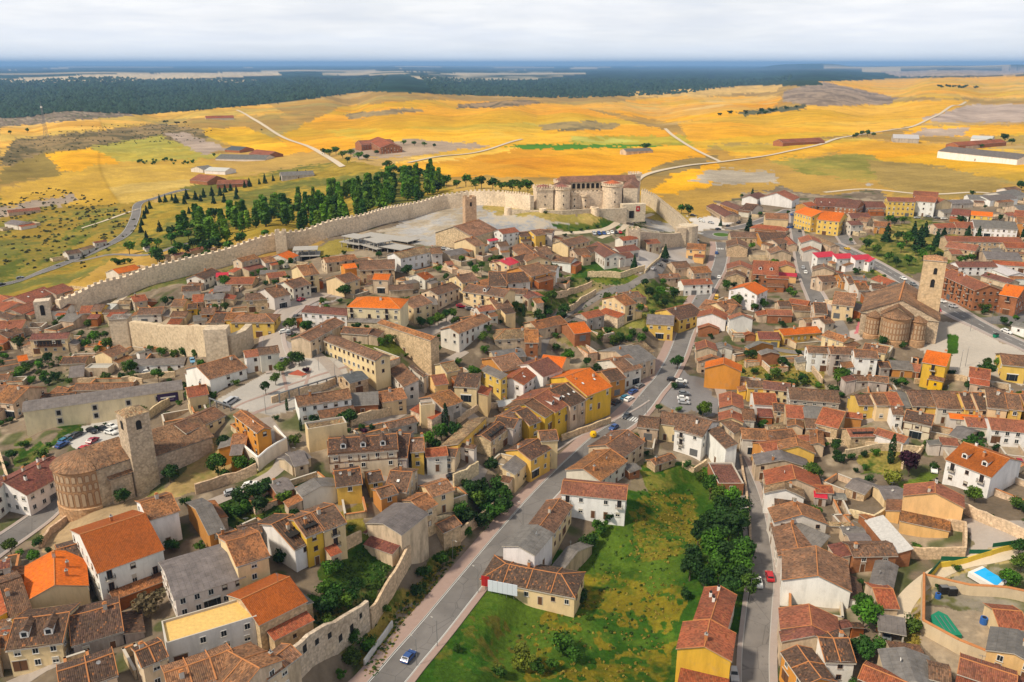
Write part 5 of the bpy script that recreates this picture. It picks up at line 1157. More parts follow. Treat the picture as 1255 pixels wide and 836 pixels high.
# ------------------------------------------------------------------ lesser walls, one line each
WL="""s|240 606 278 594 315 580|3|long retaining stone wall below the church garden with three green trees
s|430 523 462 513 493 504|3|tan alley wall with green door right of the plaza house
s|556 598 572 590 586 580|4|curved stone wall behind the round dark hedge
s|387 686 408 681 443 663|3|pale wall along the top of the steep green lot
s|216 492 200 502 184 513|3|ramp wall at the right end of the long banner building
s|455 770 468 750 480 730 497 700 507 682|5|tall old garden wall descending beside the dry grass bank
s|560 668 575 652 600 632 618 612|3|retaining stone wall between the pink pavement and the cream corner houses
s|688 541 720 530 748 519|2.4|stone wall dividing the upper street from the main road
s|333 494 360 486 395 478 413 470|2.2|long low wall under the pergola at the plaza edge
s|720 340 760 341 790 332|3|curving stone wall below the small green triangle lot
s|680 365 700 360 725 352|3|ruined pale wall in the terraced gardens, left piece
s|695 384 712 372 730 362|3|ruined wall with gaps beside the terrace street
s|660 352 680 347 700 344|2.5|low broken wall above the dark garden trees
s|980 441 995 455 1007 471|2.5|diagonal stone wall left of the long white houses
s|1097 640 1140 645 1181 652 1181 684 1116 684|3|walled yard enclosure below the big peach gable
s|1176 626 1215 645 1258 664|3|long pale concrete retaining wall right of the peach gable
s|907 560 914 600 919 650 919 690 912 715|1.1|low parapet along the straight street beside the trees
s|560 520 590 500 610 500|2|stone yard wall above the ruined tan gable building
s|0 560 10 590 5 620|2|short yard wall at the left edge beside the maroon roof
s|82 640 62 655 50 672|2|low wall at the corner under the church forecourt
s|88 680 60 690 40 700|1.6|low wall beneath the church forecourt, lowest piece
s|200 545 240 548 262 552|2|field wall behind the orange house with the terrace
s|500 640 520 650 555 645|3|old wall below the grey hall with weeds
s|728 318 750 321 772 323|4|long cream wall below the white gabled cottages
s|815 300 808 318 790 335|1.2|car park edge wall beside the tall conifer
s|938 478 930 495 935 510|2|short pale wall left of the mottled row above the side street
s|1035 560 1080 552 1128 556|2.5|pale garden wall with sloping top beside the cypress
s|1105 575 1125 560 1130 552|2|yard wall right of the purple tree
s|1040 632 1070 640 1090 628|2|curved rubble wall below the small stone barn
s|1000 540 1040 545 1075 548|1.6|garden wall behind the green hedges
s|836 572 850 580 865 570|2|low garden wall under the white blank house
s|620 470 640 480 655 470|2|yard wall beside the deep yellow house
s|505 560 520 555 525 540|2|yard wall beside the small pale yellow house
s|95 470 130 467 175 470|2|long yard wall behind the banner building
s|150 470 190 463 215 462|2.4|rubble wall in front of the white shed and van
s|30 500 60 490 80 480|2|yard wall among the left rear sheds
s|340 345 370 350 395 345|2|low wall behind the cream flats
s|540 330 560 335 590 340|2|pale wall around the leafy garden below the esplanade
s|860 390 880 400 905 415|2|brick edged wall beneath the white twin gables
s|1010 372 1040 380 1062 378|2|wall behind the apsed church forecourt
s|1120 470 1160 465 1185 468|2|yard wall below the yellow balconied house"""
for l in WL.strip().split('\n'):
    k,p_,h_,lab=l.split('|'); wallpath(p_,float(h_),.6,'rubble',jit(SC,.12),'stone_wall',label=lab,hvar=.08,seg=2.0)
wallpath("346 838 380 815 412 798 430 785 452 769",7.2,.9,'rubble',(.56,.45,.34),'ruined_facade',label='long roofless stone facade with empty windows above the bottom dry bank',openings=[(.08,5,1.1,1.7),(.17,3,1,1.4),(.27,5.4,1.1,1.7),(.4,4.5,1,1.3),(.52,4.5,1,1.3),(.62,2.5,1.2,1.6),(.75,3,1.2,2.4),(.88,5,.8,1.2)],hvar=.03,seg=2)
wallpath("294 556 318 577 352 553 338 538",4,.5,'plaster',(.70,.60,.48),'terrace_wall',label='white topped terrace wall round the orange house yard',cap='white',seg=3)
wallpath("1130 717 1129 776 1172 800 1206 814",3.2,.5,'plaster',(.60,.48,.32),'garden_wall',label='cream yard wall with orange tile coping round the vegetable plot',cap='mortar')
wallpath("1131 716 1187 729 1255 737",2.6,.5,'plaster',(.60,.48,.32),'garden_wall',label='straight cream wall with orange coping behind the vegetable plot',cap='mortar')
wallpath("447 816 462 795 481 768",1.6,.4,'plaster',(.6,.58,.55),'garden_wall',label='pale concrete ramp wall between the dry bank and pink pavement')
f=wallpath("1134 716 1151 696 1185 690 1214 681 1258 671",1.5,.3,'plaster',(.62,.44,.05),'fence',label='yellow wall topped by dark green mesh around the pool garden')
m=MB(); v=[at(x,y) for x,y in((1134,716),(1151,696),(1185,690),(1214,681),(1258,671))]; o0=f.location
simple('greenmesh',(.01,.11,.05),.7)
for a,b in zip(v,v[1:]):
    c_=(a+b)/2; dd=b-a; m.box((c_.x-o0.x,c_.y-o0.y,G(c_.x,c_.y)-o0.z+2.05),(dd.xy.length,.08,1.1),'greenmesh',rz=math.atan2(dd.y,dd.x))
m.obj('green_mesh',f)
# ------------------------------------------------------------------ annexes, yard walls and yard plants in the gaps between the houses
OCC=[(h['base'].x,h['base'].y,h['rz'],h['hx'],h['hy']) for h in HLIST]
RP=np.array(ROADPTS)
def hitsrect(x,y,r,skip=None):
    for k,(cx,cy,rz,hx,hy) in enumerate(OCC):
        if k==skip: continue
        dx,dy=x-cx,y-cy
        if dx*dx+dy*dy>(hx+hy+r)**2: continue
        u=dx*math.cos(rz)+dy*math.sin(rz); v=-dx*math.sin(rz)+dy*math.cos(rz)
        if abs(u)<hx+r and abs(v)<hy+r: return True
    return False
def nearroad(x,y,r): return bool((((RP[:,0]-x)**2+(RP[:,1]-y)**2)<(RP[:,2]+r)**2).any())
BAN=[]
for t in ("262 492 330 455 345 432 420 440 430 468 395 478 380 498 330 510 290 500","62 560 80 520 150 500 178 520 175 545 130 570","500 850 520 790 590 715 640 690 700 672 745 640 775 590 800 570 850 570 905 590 930 640 925 760 900 800 810 850 500 1100","440 300 500 265 560 245 620 245 700 262 850 275 850 330 780 335 720 300 640 290 600 300 560 300","1140 385 1200 400 1255 432 1255 470 1180 465 1130 450","50 672 60 640 100 590 240 560 262 600 170 640 95 672","1130 715 1130 830 1300 840 1300 670 1180 690","815 450 880 465 880 505 815 505","690 345 730 322 790 335 780 345 720 352","1040 330 1060 290 1120 265 1180 275 1170 320 1120 340"):
    v=list(map(float,t.split())); BAN.append([at(a,b) for a,b in zip(v[::2],v[1::2])])
def pin(P,x,y):
    c=False
    for i in range(len(P)):
        a=P[i];b=P[(i+1)%len(P)]
        if (a.y>y)!=(b.y>y) and x<(b.x-a.x)*(y-a.y)/(b.y-a.y)+a.x: c=not c
    return c
def banned(x,y): return any(pin(P,x,y) for P in BAN)
def free(cx,cy,rz,hx,hy,skip):
    for a in (-1,-.5,0,.5,1):
        for b in (-1,0,1):
            u,v=a*hx,b*hy; x=cx+u*math.cos(rz)-v*math.sin(rz); y=cy+u*math.sin(rz)+v*math.cos(rz)
            if hitsrect(x,y,.1,skip) or nearroad(x,y,.2) or banned(x,y): return False
    return True
rr=random.Random(99); NA=0
for k,h in enumerate(list(HLIST)):
    if h['kind'] in('warehouse',) or 'F' in h['opts'] or 'CAR' in h['opts'] or 'CHU' in h['opts'] or h['dist']>760: continue
    tries=[('y',-1),('y',1),('x',-1),('x',1)]; rr.shuffle(tries); done=0
    for ax_,s in tries:
        if done>=3 or rr.random()>.92: continue
        d=rr.uniform(2.6,5.2); hgt_=rr.uniform(2.3,3.4); yard=rr.random()<.42
        if yard: d=rr.uniform(5,10); hgt_=rr.uniform(1.5,2.3)
        if ax_=='y': half=min(h['hx']*rr.uniform(.4,.95),8); cx_,cy_=rr.uniform(-1,1)*(h['hx']-half),s*(h['hy']-.3+d/2); hx_,hy_=half,d/2-.3
        else: half=min(h['hy']*rr.uniform(.5,.95),6); cx_,cy_=s*(h['hx']-.3+d/2),rr.uniform(-1,1)*(h['hy']-half); hx_,hy_=d/2-.3,half
        c_,s_=math.cos(h['rz']),math.sin(h['rz']); X=h['base'].x+cx_*c_-cy_*s_; Y=h['base'].y+cx_*s_+cy_*c_
        if not free(X,Y,h['rz'],hx_,hy_,k): continue
        if h['h']<hgt_+.6 and not yard: continue
        OCC.append((X,Y,h['rz'],hx_,hy_)); done+=1; NA+=1
        gz=min(G(X,Y),h['g'])-h['g']; lo=-2.5+min(0,gz)
        if yard:
            m=MB(); t=.35; top=G(X,Y)-h['g']+hgt_; mt=rr.choice(['rubble','old_plaster','rubble']); ps=[(cx_-hx_,cy_-hy_),(cx_+hx_,cy_-hy_),(cx_+hx_,cy_+hy_),(cx_-hx_,cy_+hy_)]
            for i in range(4):
                a=Vector(ps[i]);b=Vector(ps[(i+1)%4]); mid=(a+b)/2
                if (ax_=='y' and i==(2 if s<0 else 0)) or (ax_=='x' and i==(1 if s<0 else 3)): continue
                dd=b-a; m.box((mid.x,mid.y,(top+lo)/2),(dd.length+t,t,top-lo),mt,rz=math.atan2(dd.y,dd.x))
                if h['dist']<420: m.box((mid.x,mid.y,top+.05),(dd.length+t+.1,t+.18,.1),'mortar' if rr.random()<.5 else 'surround',rz=math.atan2(dd.y,dd.x))
            m.obj('yard_wall',h['o'],col=jit((.60,.47,.33),.15))
        else:
            m=MB(); rise=d*.22; z0=hgt_; wmat=h['wm'] if rr.random()<.5 else rr.choice(['old_plaster','rubble','brick']); x0,x1,y0,y1=cx_-hx_,cx_+hx_,cy_-hy_,cy_+hy_
            def zt(x,y):
                f=((y-y0)/(y1-y0) if s<0 else (y1-y)/(y1-y0)) if ax_=='y' else ((x-x0)/(x1-x0) if s<0 else (x1-x)/(x1-x0))
                return z0+rise*f
            ps=[(x0,y0),(x1,y0),(x1,y1),(x0,y1)]
            for i in range(4):
                a=ps[i];b=ps[(i+1)%4]; m.face([(*a,lo),(*b,lo),(*b,zt(*b)),(*a,zt(*a))],wmat)
            an=m.obj('annex',h['o'],col=jit({'brick':(.42,.15,.055)}.get(wmat,(.60,.48,.35)) if wmat!=h['wm'] else h['wc'],.1))
            m=MB(); e=.25; x0-=e;x1+=e;y0-=e;y1+=e; rk_=rr.choice('bbnnrrgmd'); rmn=ROOF[rk_][1]
            q=[(x0,y0,zt(x0,y0)+.12),(x1,y0,zt(x1,y0)+.12),(x1,y1,zt(x1,y1)+.12),(x0,y1,zt(x0,y1)+.12)]
            uv=[(p[0],p[1]) if ax_=='y' else (p[1],p[0]) for p in q]; m.face(q,rmn,uv=uv); lq=[(p[0],p[1],p[2]-.14) for p in q]; m.face(lq[::-1],'surround')
            for i in range(4): m.face([lq[i],lq[(i+1)%4],q[(i+1)%4],q[i]],'surround')
            m.obj('roof',an,col=jit(ROOF[rk_][0],.15))
            if rr.random()<.6:
                wm_,pm_=WIN['f']; 
                if ax_=='y': w=obj('window',wm_,an,(cx_,(cy_-hy_) if s<0 else (cy_+hy_),hgt_-1.3),0 if s<0 else math.pi); obj('pane',pm_,w)
TOWN=[at(a,b) for a,b in ((60,420),(150,400),(300,330),(430,310),(560,310),(800,340),(950,300),(1200,330),(1255,400),(1300,836),(930,850),(920,560),(800,560),(560,700),(430,836),(0,836),(0,430))]
xs=[p.x for p in TOWN];ys=[p.y for p in TOWN]; n=0; tt=0
YARD=[]
while n<340 and tt<40000:
    tt+=1; x=rr.uniform(min(xs),max(xs)); y=rr.uniform(min(ys),max(ys))
    if y>330 and rr.random()<.45: continue
    if not pin(TOWN,x,y) or hitsrect(x,y,.9) or nearroad(x,y,.6) or banned(x,y): continue
    # shrubs keep close to walls
    YARD.append((x,y)); OCC.append((x,y,0,1.2,1.2)); n+=1
# ------------------------------------------------------------------ trees
def leafmat(name):
    m,nt,b=newmat(name); a=N(nt,'Attribute',attribute_name='tone'); c=mix(nt,objcol(nt),a.outputs[0],1,'MULTIPLY')
    c=mix(nt,c,ramp(nt,objrand(nt),[(0,.8),(1,1.2)]),1,'MULTIPLY')
    nt.links.new(c,b.inputs['Base Color']); b.inputs['Roughness'].default_value=.7
    tr=N(nt,'BsdfTranslucent'); nt.links.new(c,tr.inputs[0]); mx=N(nt,'MixShader',i_0=.18); nt.links.new(b.outputs[0],mx.inputs[1]); nt.links.new(tr.outputs[0],mx.inputs[2])
    nt.links.new(mx.outputs[0],nt.nodes['Material Output'].inputs[0])
leafmat('leaves'); simple('bark',(.10,.075,.05),.95,nz=.3)
def crown(kind,seed,n,leaf):
    r=np.random.RandomState(seed); P=[];Nn=[];LT_=[]
    if kind in('b','s'):
        k=12 if kind=='b' else 9; z0,z1=(.42,.80) if kind=='b' else (.22,.62)
        lob=[(r.uniform(-.24,.24),r.uniform(-.24,.24),r.uniform(z0,z1),r.uniform(.10,.25)) for _ in range(k)]+[(0,0,(z0+z1)/2,.27)]
        ltone={id(l):r.uniform(.62,1.4) for l in lob}
        for _ in range(n):
            l=lob[r.randint(len(lob))]; d=r.normal(size=3); d/=np.linalg.norm(d); d[2]=abs(d[2])*1.0 if r.rand()<.65 else d[2]
            rad=l[3]*(.62+.5*r.rand()**1.6+(.18 if r.rand()<.07 else 0)); P.append((l[0]+d[0]*rad,l[1]+d[1]*rad,l[2]+d[2]*rad*.95)); Nn.append(d); LT_.append(l[3]*0+ltone[id(l)] if id(l) in ltone else 1)
    elif kind=='p':
        for _ in range(n):
            t=r.rand()**.8; z=.12+.86*t; rad=.105*math.sin(min(1,t*1.15+.22)*math.pi*.86)**.8*(.7+.5*r.rand()); a=r.rand()*6.283
            P.append((rad*math.cos(a),rad*math.sin(a),z)); Nn.append((math.cos(a),math.sin(a),.5))
    elif kind=='k':
        for _ in range(n):
            t=r.rand(); z=.03+.95*t; rad=.11*math.sin(math.pi*min(.97,t*.8+.2))**.7*(.8+.3*r.rand()); a=r.rand()*6.283
            P.append((rad*math.cos(a),rad*math.sin(a),z)); Nn.append((math.cos(a),math.sin(a),.3))
    elif kind=='c':
        for _ in range(n):
            t=1-math.sqrt(r.rand()); lay=round(t*11)/11; z=.08+.9*(t*.6+lay*.4); rad=.25*(1-t)*(.55+.5*r.rand())*(1+.18*math.sin(t*66)); a=r.rand()*6.283
            rad*=1+.15*math.sin(a*5+lay*9); P.append((rad*math.cos(a),rad*math.sin(a),z-rad*.15)); Nn.append((math.cos(a),math.sin(a),.6))
    elif kind=='u':  # umbrella pine
        lob=[(r.uniform(-.34,.34),r.uniform(-.3,.3),r.uniform(.72,.85),r.uniform(.12,.2)) for _ in range(10)]
        for _ in range(n):
            l=lob[r.randint(len(lob))]; d=r.normal(size=3); d/=np.linalg.norm(d); P.append((l[0]+d[0]*l[3],l[1]+d[1]*l[3],l[2]+d[2]*l[3]*.55)); Nn.append(d)
    P=np.array(P);Nn=np.array(Nn)
    V=[];Fc=[];T=[]
    if len(LT_)!=len(P): LT_=[1]*len(P)
    for p,nn,lt_ in zip(P,Nn,LT_):
        nn=nn/np.linalg.norm(nn)+r.normal(size=3)*.55; nn/=np.linalg.norm(nn)
        u=np.cross(nn,r.normal(size=3)); u/=np.linalg.norm(u); w=np.cross(nn,u); s=leaf*(.6+.8*r.rand()); i=len(V)
        V+= [p-u*s-w*s*.7,p+u*s*.9-w*s*.5,p+u*s*.6+w*s*.8,p-u*s*.7+w*s*.6]; Fc.append((i,i+1,i+2,i+3)); t=(.6+.75*r.rand())*lt_; T+= [t]*4
    me=bpy.data.meshes.new('crown'); me.from_pydata([tuple(v) for v in V],[],Fc); me.materials.append(MATS['leaves'])
    a=me.color_attributes.new('tone','FLOAT_COLOR','POINT'); a.data.foreach_set('color',np.array([(t,t,t*.95,1) for t in T],np.float32).ravel()); me.update(); return me
def trunkme(kind):
    m=MB(); h={'b':.5,'s':.25,'p':.8,'c':.9,'k':.6,'u':.74}[kind]
    m.tube((0,0,-.05),(0,0,h*.5),.03,'bark',6,.022); m.tube((0,0,h*.5),(0.01,0,h),.022,'bark',6,.008)
    if kind in 'bsu':
        for i in range(5):
            a=i*1.3; z=h*.55; m.tube((0,0,z),(.2*math.cos(a),.2*math.sin(a),z+.2),.013,'bark',4,.005)
    return m.me('trunk')
PROTO={}
for k,n,l in (('b',1500,.034),('s',900,.045),('p',900,.026),('c',1300,.030),('k',700,.024),('u',900,.03)):
    PROTO[k]=([crown(k,q*7+ord(k),n,l) for q in range(3)],trunkme(k)); 
FAR={k:([crown(k,q*5+ord(k),320,l*1.9) for q in range(3)],PROTO[k][1]) for k,l in (('b',.034),('s',.045),('p',.03),('c',.03),('k',.024),('u',.03))}
TC={'b':(.045,.085,.016),'s':(.045,.08,.018),'p':(.040,.085,.014),'c':(.018,.042,.018),'k':(.02,.045,.014),'u':(.035,.06,.015)}
TC={k:tuple(q*v for q,v in zip(c,(.95,1.12,.7))) for k,c in TC.items()}
TN={'b':('tree','broadleaf tree'),'s':('shrub','shrub'),'p':('poplar_tree','poplar'),'c':('conifer_tree','conifer'),'k':('cypress_tree','cypress'),'u':('pine_tree','umbrella pine')}
def tree(px,py,h,kind='b',col=None,cdesc='green',wide=1.0,group=None,pos=None,bush=False):
    p=at(px,py) if pos is None else Vector((pos[0],pos[1],G(*pos))); dist=p.length; s=h*random.uniform(.9,1.1)
    nm,ds=TN[kind]
    if bush and kind=='s': nm,ds='garden_bush','garden bush'
    lib=(PROTO if dist<470 else FAR)[kind]
    size='tall' if h>=9 else 'medium' if h>=5 else 'low'
    r=thing(nm,(p.x,p.y,p.z if pos is None else p.z),random.uniform(0,6.28),desc=f'{size} {cdesc} {ds}',cat=ds if kind!='b' else 'tree',group=group)
    c=jit(col or TC[kind],.22)
    w=s*wide*random.uniform(.9,1.15)
    obj('crown',random.choice(lib[0]),r,scale=(w,w*random.uniform(.9,1.1),s),col=c)
    if kind!='s' : obj('trunk',lib[1],r,scale=(s,s,s))
DK=(.028,.072,.010); MD=(.055,.13,.013); LT=(.10,.17,.03); YL=(.16,.19,.03); PU=(.05,.012,.03)
T_="""b 870 612 8|b 884 640 9|b 892 668 10|b 868 655 8|b 868 690 9|b 845 712 8|b 903 705 8|b 918 735 8|b 893 738 8|b 862 728 7|b 905 655 8|b 850 690 6|b 878 625 8|b 895 625 8|b 905 640 8|b 876 680 9|b 888 700 9|b 908 690 8|b 855 668 7|b 880 715 8|b 905 720 7|s 868 590 6|s 890 605 6|s 840 735 4|s 880 600 5|s 855 590 4|s 842 575 4
s 722 672 6|s 735 655 6|s 747 640 5|s 712 738 4.5|s 702 732 3.5|s 690 800 6|s 705 812 5|s 660 828 5|s 676 822 4|s 613 832 4|s 720 760 2.5|s 560 800 2.5
s 572 645 6.5|s 590 648 7|s 608 638 7|s 604 618 6.5|s 584 622 7|s 620 615 6|s 564 634 6.5|s 596 634 7|s 618 628 6.5|s 576 608 6|s 592 604 6|s 610 602 6|s 600 622 7|s 640 590 3
s 386 748 5|s 402 752 6|s 420 748 6|s 432 738 5|s 398 732 5|s 415 735 5|s 405 706 5|s 415 700 4|s 432 790 4|s 452 797 4.5|s 418 832 3|s 474 752 3|s 470 735 2.5|s 372 785 3|s 390 780 3
b 268 586 7|b 276 556 6|b 297 580 5.5|s 320 628 6|s 304 628 5|s 290 636 5|s 340 636 4|s 362 628 4|s 326 608 6|s 372 612 4|s 312 612 5|s 348 618 5|s 276 632 4|b 209 592 6|b 153 618 5.5
b 525 548 6|b 541 540 7|b 556 538 6|k 546 525 9|s 535 552 4|s 565 545 4|s 330 655 4|s 345 690 5|s 335 675 4
b 326 484 4.5|b 367 449 6|s 444 530 3|s 456 528 2.5|k 352 503 4|k 369 528 4
b 517 403 5|b 527 402 5|b 537 399 5.5|b 547 395 6|b 556 391 5|b 499 340 6|b 464 317 4|s 538 329 3|s 522 352 3|s 518 364 3|s 452 418 4|s 468 424 4|s 438 427 3.5|s 478 420 3.5|s 462 412 4
b 566 324 5|b 577 330 5|b 590 333 6|b 602 328 6|b 582 338 5|k 578 316 4|b 655 383 6|b 665 378 6|b 676 372 6|b 690 388 6|b 701 378 5|b 688 398 6|b 660 398 6|k 642 388 6|b 632 383 5|b 672 392 6
c 777 333 9|c 815 317 9|b 795 368 7|b 810 365 7|b 826 370 8|b 804 374 6|b 790 354 6|b 815 378 5|s 785 382 5|s 800 386 4|s 735 417 5|s 745 412 6|s 760 420 6|s 775 414 5|s 786 420 5|s 752 424 4
s 691 352 4|s 720 346 4|s 701 345 3|b 719 452 5|b 731 457 4|b 830 453 6.5|b 807 506 3.5|b 861 512 6.5|s 826 477 3.5
b 844 265 9|b 835 262 7|c 883 277 5|c 918 283 11|b 909 243 4|c 922 240 6|b 932 266 4|s 966 262 3|b 921 307 5
b 1061 307 8|b 1074 314 8|b 1104 310 7|b 1110 303 9|b 1140 314 8|b 1130 320 7|b 1114 326 6|b 1098 328 6|b 1088 322 6|b 1150 320 6|b 1100 297 7|b 1096 277 6|b 1105 275 6|b 1089 274 6|b 1122 314 7|b 1160 305 7
c 1086 296 11|c 1126 302 13|c 1119 292 11|c 1133 290 11|c 1147 302 11|c 1155 298 10|c 1199 292 8|c 1186 290 7|c 1253 294 9
b 1183 323 5|b 1190 322 5|b 1175 324 5|b 1177 276 7|b 1191 241 5|b 1225 272 5|b 1042 298 4|b 1211 345 4|b 1207 256 3|b 1229 258 3|b 1251 234 9
b 1208 454 5|b 1221 452 5|b 1230 399 4|b 1244 396 4|b 1105 478 5|s 1098 474 4|b 1186 483 5|b 1193 482 4|b 924 384 5|b 935 380 5|b 915 442 5|b 958 452 5|b 1026 474 7|b 1034 472 7|s 933 526 5|s 997 579 4
s 1030 568 3|s 1043 564 3|s 1058 561 3|s 1072 559 3|s 1048 580 2.5|s 1060 577 2.5|s 1000 552 2.5|s 1012 549 2.5|k 1091 568 9|s 1186 610 3|b 1200 542 4|s 1219 553 3
b 1057 770 7|b 1055 755 6|b 1060 812 6.5|b 1050 806 5|b 1238 724 5.5|b 1230 718 4.5|b 1250 702 5|s 1150 724 2|s 1160 715 2|s 1054 717 2|b 1248 680 4|s 1172 700 2
s 35 457 5|s 48 452 5|b 60 450 6|s 40 470 4|s 70 467 5|s 85 472 4|s 55 467 5|s 28 447 4|s 2 449 4|b 115 422 6|b 130 417 5|s 105 427 5|s 120 432 4|s 100 414 4|s 150 467 4|s 161 464 3.5|s 185 434 4.5|s 200 437 4.5|s 226 437 5|s 214 439 5|s 240 438 4
s 75 542 2|s 100 531 2|s 130 523 2|s 118 528 2|s 60 548 2|b 108 374 4|s 121 370 3|b 108 404 5|s 68 401 4|s 76 396 4|b 159 312 9|s 143 325 6|s 151 324 4|s 159 323 4|b 203 375 5.5
s 273 321 3.5|b 345 330 5|b 356 327 5|b 325 309 6|s 310 339 3|s 326 350 3|u 204 154 11|u 217 155 11|u 227 154 9|b 34 163 9|b 13 165 7|b 321 161 5|b 263 193 6"""
for l in T_.replace('\n','|').split('|'):
    k,x,y,h=l.split(); dark=random.random()<.45
    tree(float(x),float(y),float(h)*(1.0),k,col=None if k not in'bs' else (DK if dark else random.choice([MD,MD,(.075,.135,.018)])),cdesc='dark green' if (k in 'cku' or (k in 'bs' and dark)) else 'green')
for x,y,h in ((343,460,5),(338,472,4),(352,452,4.5),(358,446,4.5)): tree(x,y,h,'b',LT,'light green young')
for x,y,h,k in ((640,822,7,'s'),(1093,594,6,'s'),(154,457,3,'s'),(730,588,3,'s'),(612,828,4,'s')): tree(x,y,h,k,YL,'yellow green')
for x,y,h,k in ((1113,584,8,'b'),(625,397,6,'b'),(468,527,3,'s'),(446,533,3,'s'),(375,458,3,'s')): tree(x,y,h,k,PU,'dark purple leaved')
tree(185,755,7,'s',(.14,.11,.06),'sparse brown')
def inpoly(poly,n,seed,mind):
    rr=random.Random(seed); v=list(map(float,poly.split())); P=[at(x,y) for x,y in zip(v[::2],v[1::2])]; xs=[p.x for p in P];ys=[p.y for p in P]; out=[]
    t=0
    while len(out)<n and t<n*60:
        t+=1; x=rr.uniform(min(xs),max(xs));y=rr.uniform(min(ys),max(ys)); c=False
        for i in range(len(P)):
            a=P[i];b=P[(i+1)%len(P)]
            if (a.y>y)!=(b.y>y) and x<(b.x-a.x)*(y-a.y)/(b.y-a.y)+a.x: c=not c
        if c and all((x-q[0])**2+(y-q[1])**2>mind**2 for q in out): out.append((x,y))
    return out
for x,y in inpoly("215 302 228 274 300 263 340 252 420 238 480 222 530 214 552 232 500 256 430 273 345 292",140,3,5): tree(0,0,random.uniform(11,15),'p',random.choice([(.085,.18,.016),(.12,.21,.024),(.055,.13,.014)]),'green',1.5,'poplars in the park behind the wall',(x,y))
for x,y in inpoly("172 308 178 290 240 292 330 290 345 296 250 320 200 330",26,4,6): tree(0,0,random.uniform(6,9),'b',random.choice([DK,MD,DK]),'dark green',1.1,'park trees behind the wall',(x,y))
for x,y in inpoly("230 300 240 272 340 255 430 232 500 212 560 225 530 248 470 262",42,5,6): tree(0,0,random.uniform(8,11),'b',random.choice([MD,(.08,.15,.02),DK]),'green',1.1,'park trees behind the wall',(x,y))
for x,y in ((173,285),(174,276),(177,268),(180,262),(184,256),(196,248),(203,248),(211,246),(216,249),(226,250),(229,244),(240,245),(246,247),(250,242),(260,240),(270,240),(276,236),(283,234),(290,236),(300,230),(306,229),(318,226),(325,225),(335,222),(345,221),(353,219),(365,217),(375,215),(196,284),(180,296),(232,262),(262,250),(275,248),(290,244)): tree(x,y,random.uniform(6,9),'c',None,'dark green',1.0,'dark conifers along the park edge')
for x,y,h in ((571,229,10),(583,232,7),(590,231,9),(604,233,10),(614,234,7),(628,236,9),(637,236,9),(647,236,8),(560,231,7),(404,192,9),(412,190,9),(420,194,9),(430,192,8),(440,196,8),(398,190,8),(450,197,7),(426,200,7),(475,208,9),(482,214,10),(492,216,9),(500,218,9),(512,219,9),(522,222,9),(530,224,8),(480,178,7),(495,178,7),(508,179,6),(520,180,6),(532,181,5),(462,190,6),(790,185,9),(1050,169,7),(1056,167,8),(1063,167,8),(1070,168,7),(1046,170,6),(1231,174,9),(1240,177,7),(1203,182,5),(1213,177,6),(1225,178,6)): tree(x,y,h*1.1,'b',random.choice([MD,DK,(.07,.14,.018)]),'green',1.25)
for x,y in inpoly("158 203 165 198 200 196 243 199 243 203 200 202",22,6,5): tree(0,0,random.uniform(3,5),'s',MD,'green',1.2,'hedge shrubs in a line on the far field',(x,y))
for x,y in inpoly("1138 107 1170 105 1202 108 1170 110",16,8,25): tree(0,0,random.uniform(8,12),'s',DK,'dark green',1.6,'far dark trees in the golden plain',(x,y))
for x,y in inpoly("620 182 790 184 790 187 620 186",0,8,25): pass
for x,y in inpoly("880 142 960 130 980 128 975 133 920 142",14,9,25): tree(0,0,random.uniform(6,9),'s',DK,'dark green',1.6,'far scrub along the field ridge',(x,y))
for x,y in ((692,290),(700,286),(712,283),(720,281),(732,279),(672,284),(650,286),(727,262),(735,264),(751,266),(668,262),(640,260)): tree(x,y,2,'s',DK,'dark green rounded',1.5)
# small scrub on the slopes, dry bank and meadow: too many to count
def scrub(name,polys,n,h0,h1,col,seed,kind='stuff'):
    rr=np.random.RandomState(seed); V=[];F_=[];T=[]
    per=max(1,n//len(polys))
    for i,pl in enumerate(polys):
        for x,y in inpoly(pl,per,seed+i,.1):
            h=rr.uniform(h0,h1); z=G(x,y)
            for _ in range(9):
                d=rr.normal(size=3); d/=np.linalg.norm(d); d[2]=abs(d[2]); c=np.array((x,y,z))+d*h*np.array((.8,.8,.7)); u=rr.normal(size=3);u/=np.linalg.norm(u); w=np.cross(u,d); w/=np.linalg.norm(w)+1e-6; s=h*.45; k=len(V)
                V+=[c-u*s-w*s,c+u*s-w*s,c+u*s+w*s,c-u*s+w*s]; F_.append((k,k+1,k+2,k+3)); t=rr.uniform(.6,1.4); T+=[t]*4
    me=bpy.data.meshes.new(name); me.from_pydata([tuple(v) for v in V],[],F_); me.materials.append(MATS['leaves']); a=me.color_attributes.new('tone','FLOAT_COLOR','POINT'); a.data.foreach_set('color',np.array([(t,t,t,1) for t in T],np.float32).ravel())
    o=obj(name,me,col=col); o['kind']='stuff'
scrub('weeds',["440 830 480 745 550 670 570 668 500 760 460 830","395 700 450 665 485 680 470 730 440 720","265 625 300 600 370 600 380 640 300 645","375 760 420 730 480 715 470 760 420 800","600 800 700 690 800 590 850 600 800 800","890 430 1010 435 1000 475 920 470","700 330 780 345 860 365 790 400 720 385 640 385","30 460 110 410 140 430 90 475"],1500,.2,.55,(.055,.105,.014),21)
scrub('dry_grass_tufts',["440 830 480 745 550 670 570 668 500 760 460 830","640 800 660 740 740 700 830 700 845 720 820 780 790 836 650 836","775 640 800 600 850 610 860 660 820 690 770 690","900 435 1010 435 1000 475 920 470","1105 780 1130 745 1125 800 1135 830"],1400,.15,.45,(.26,.20,.03),22)
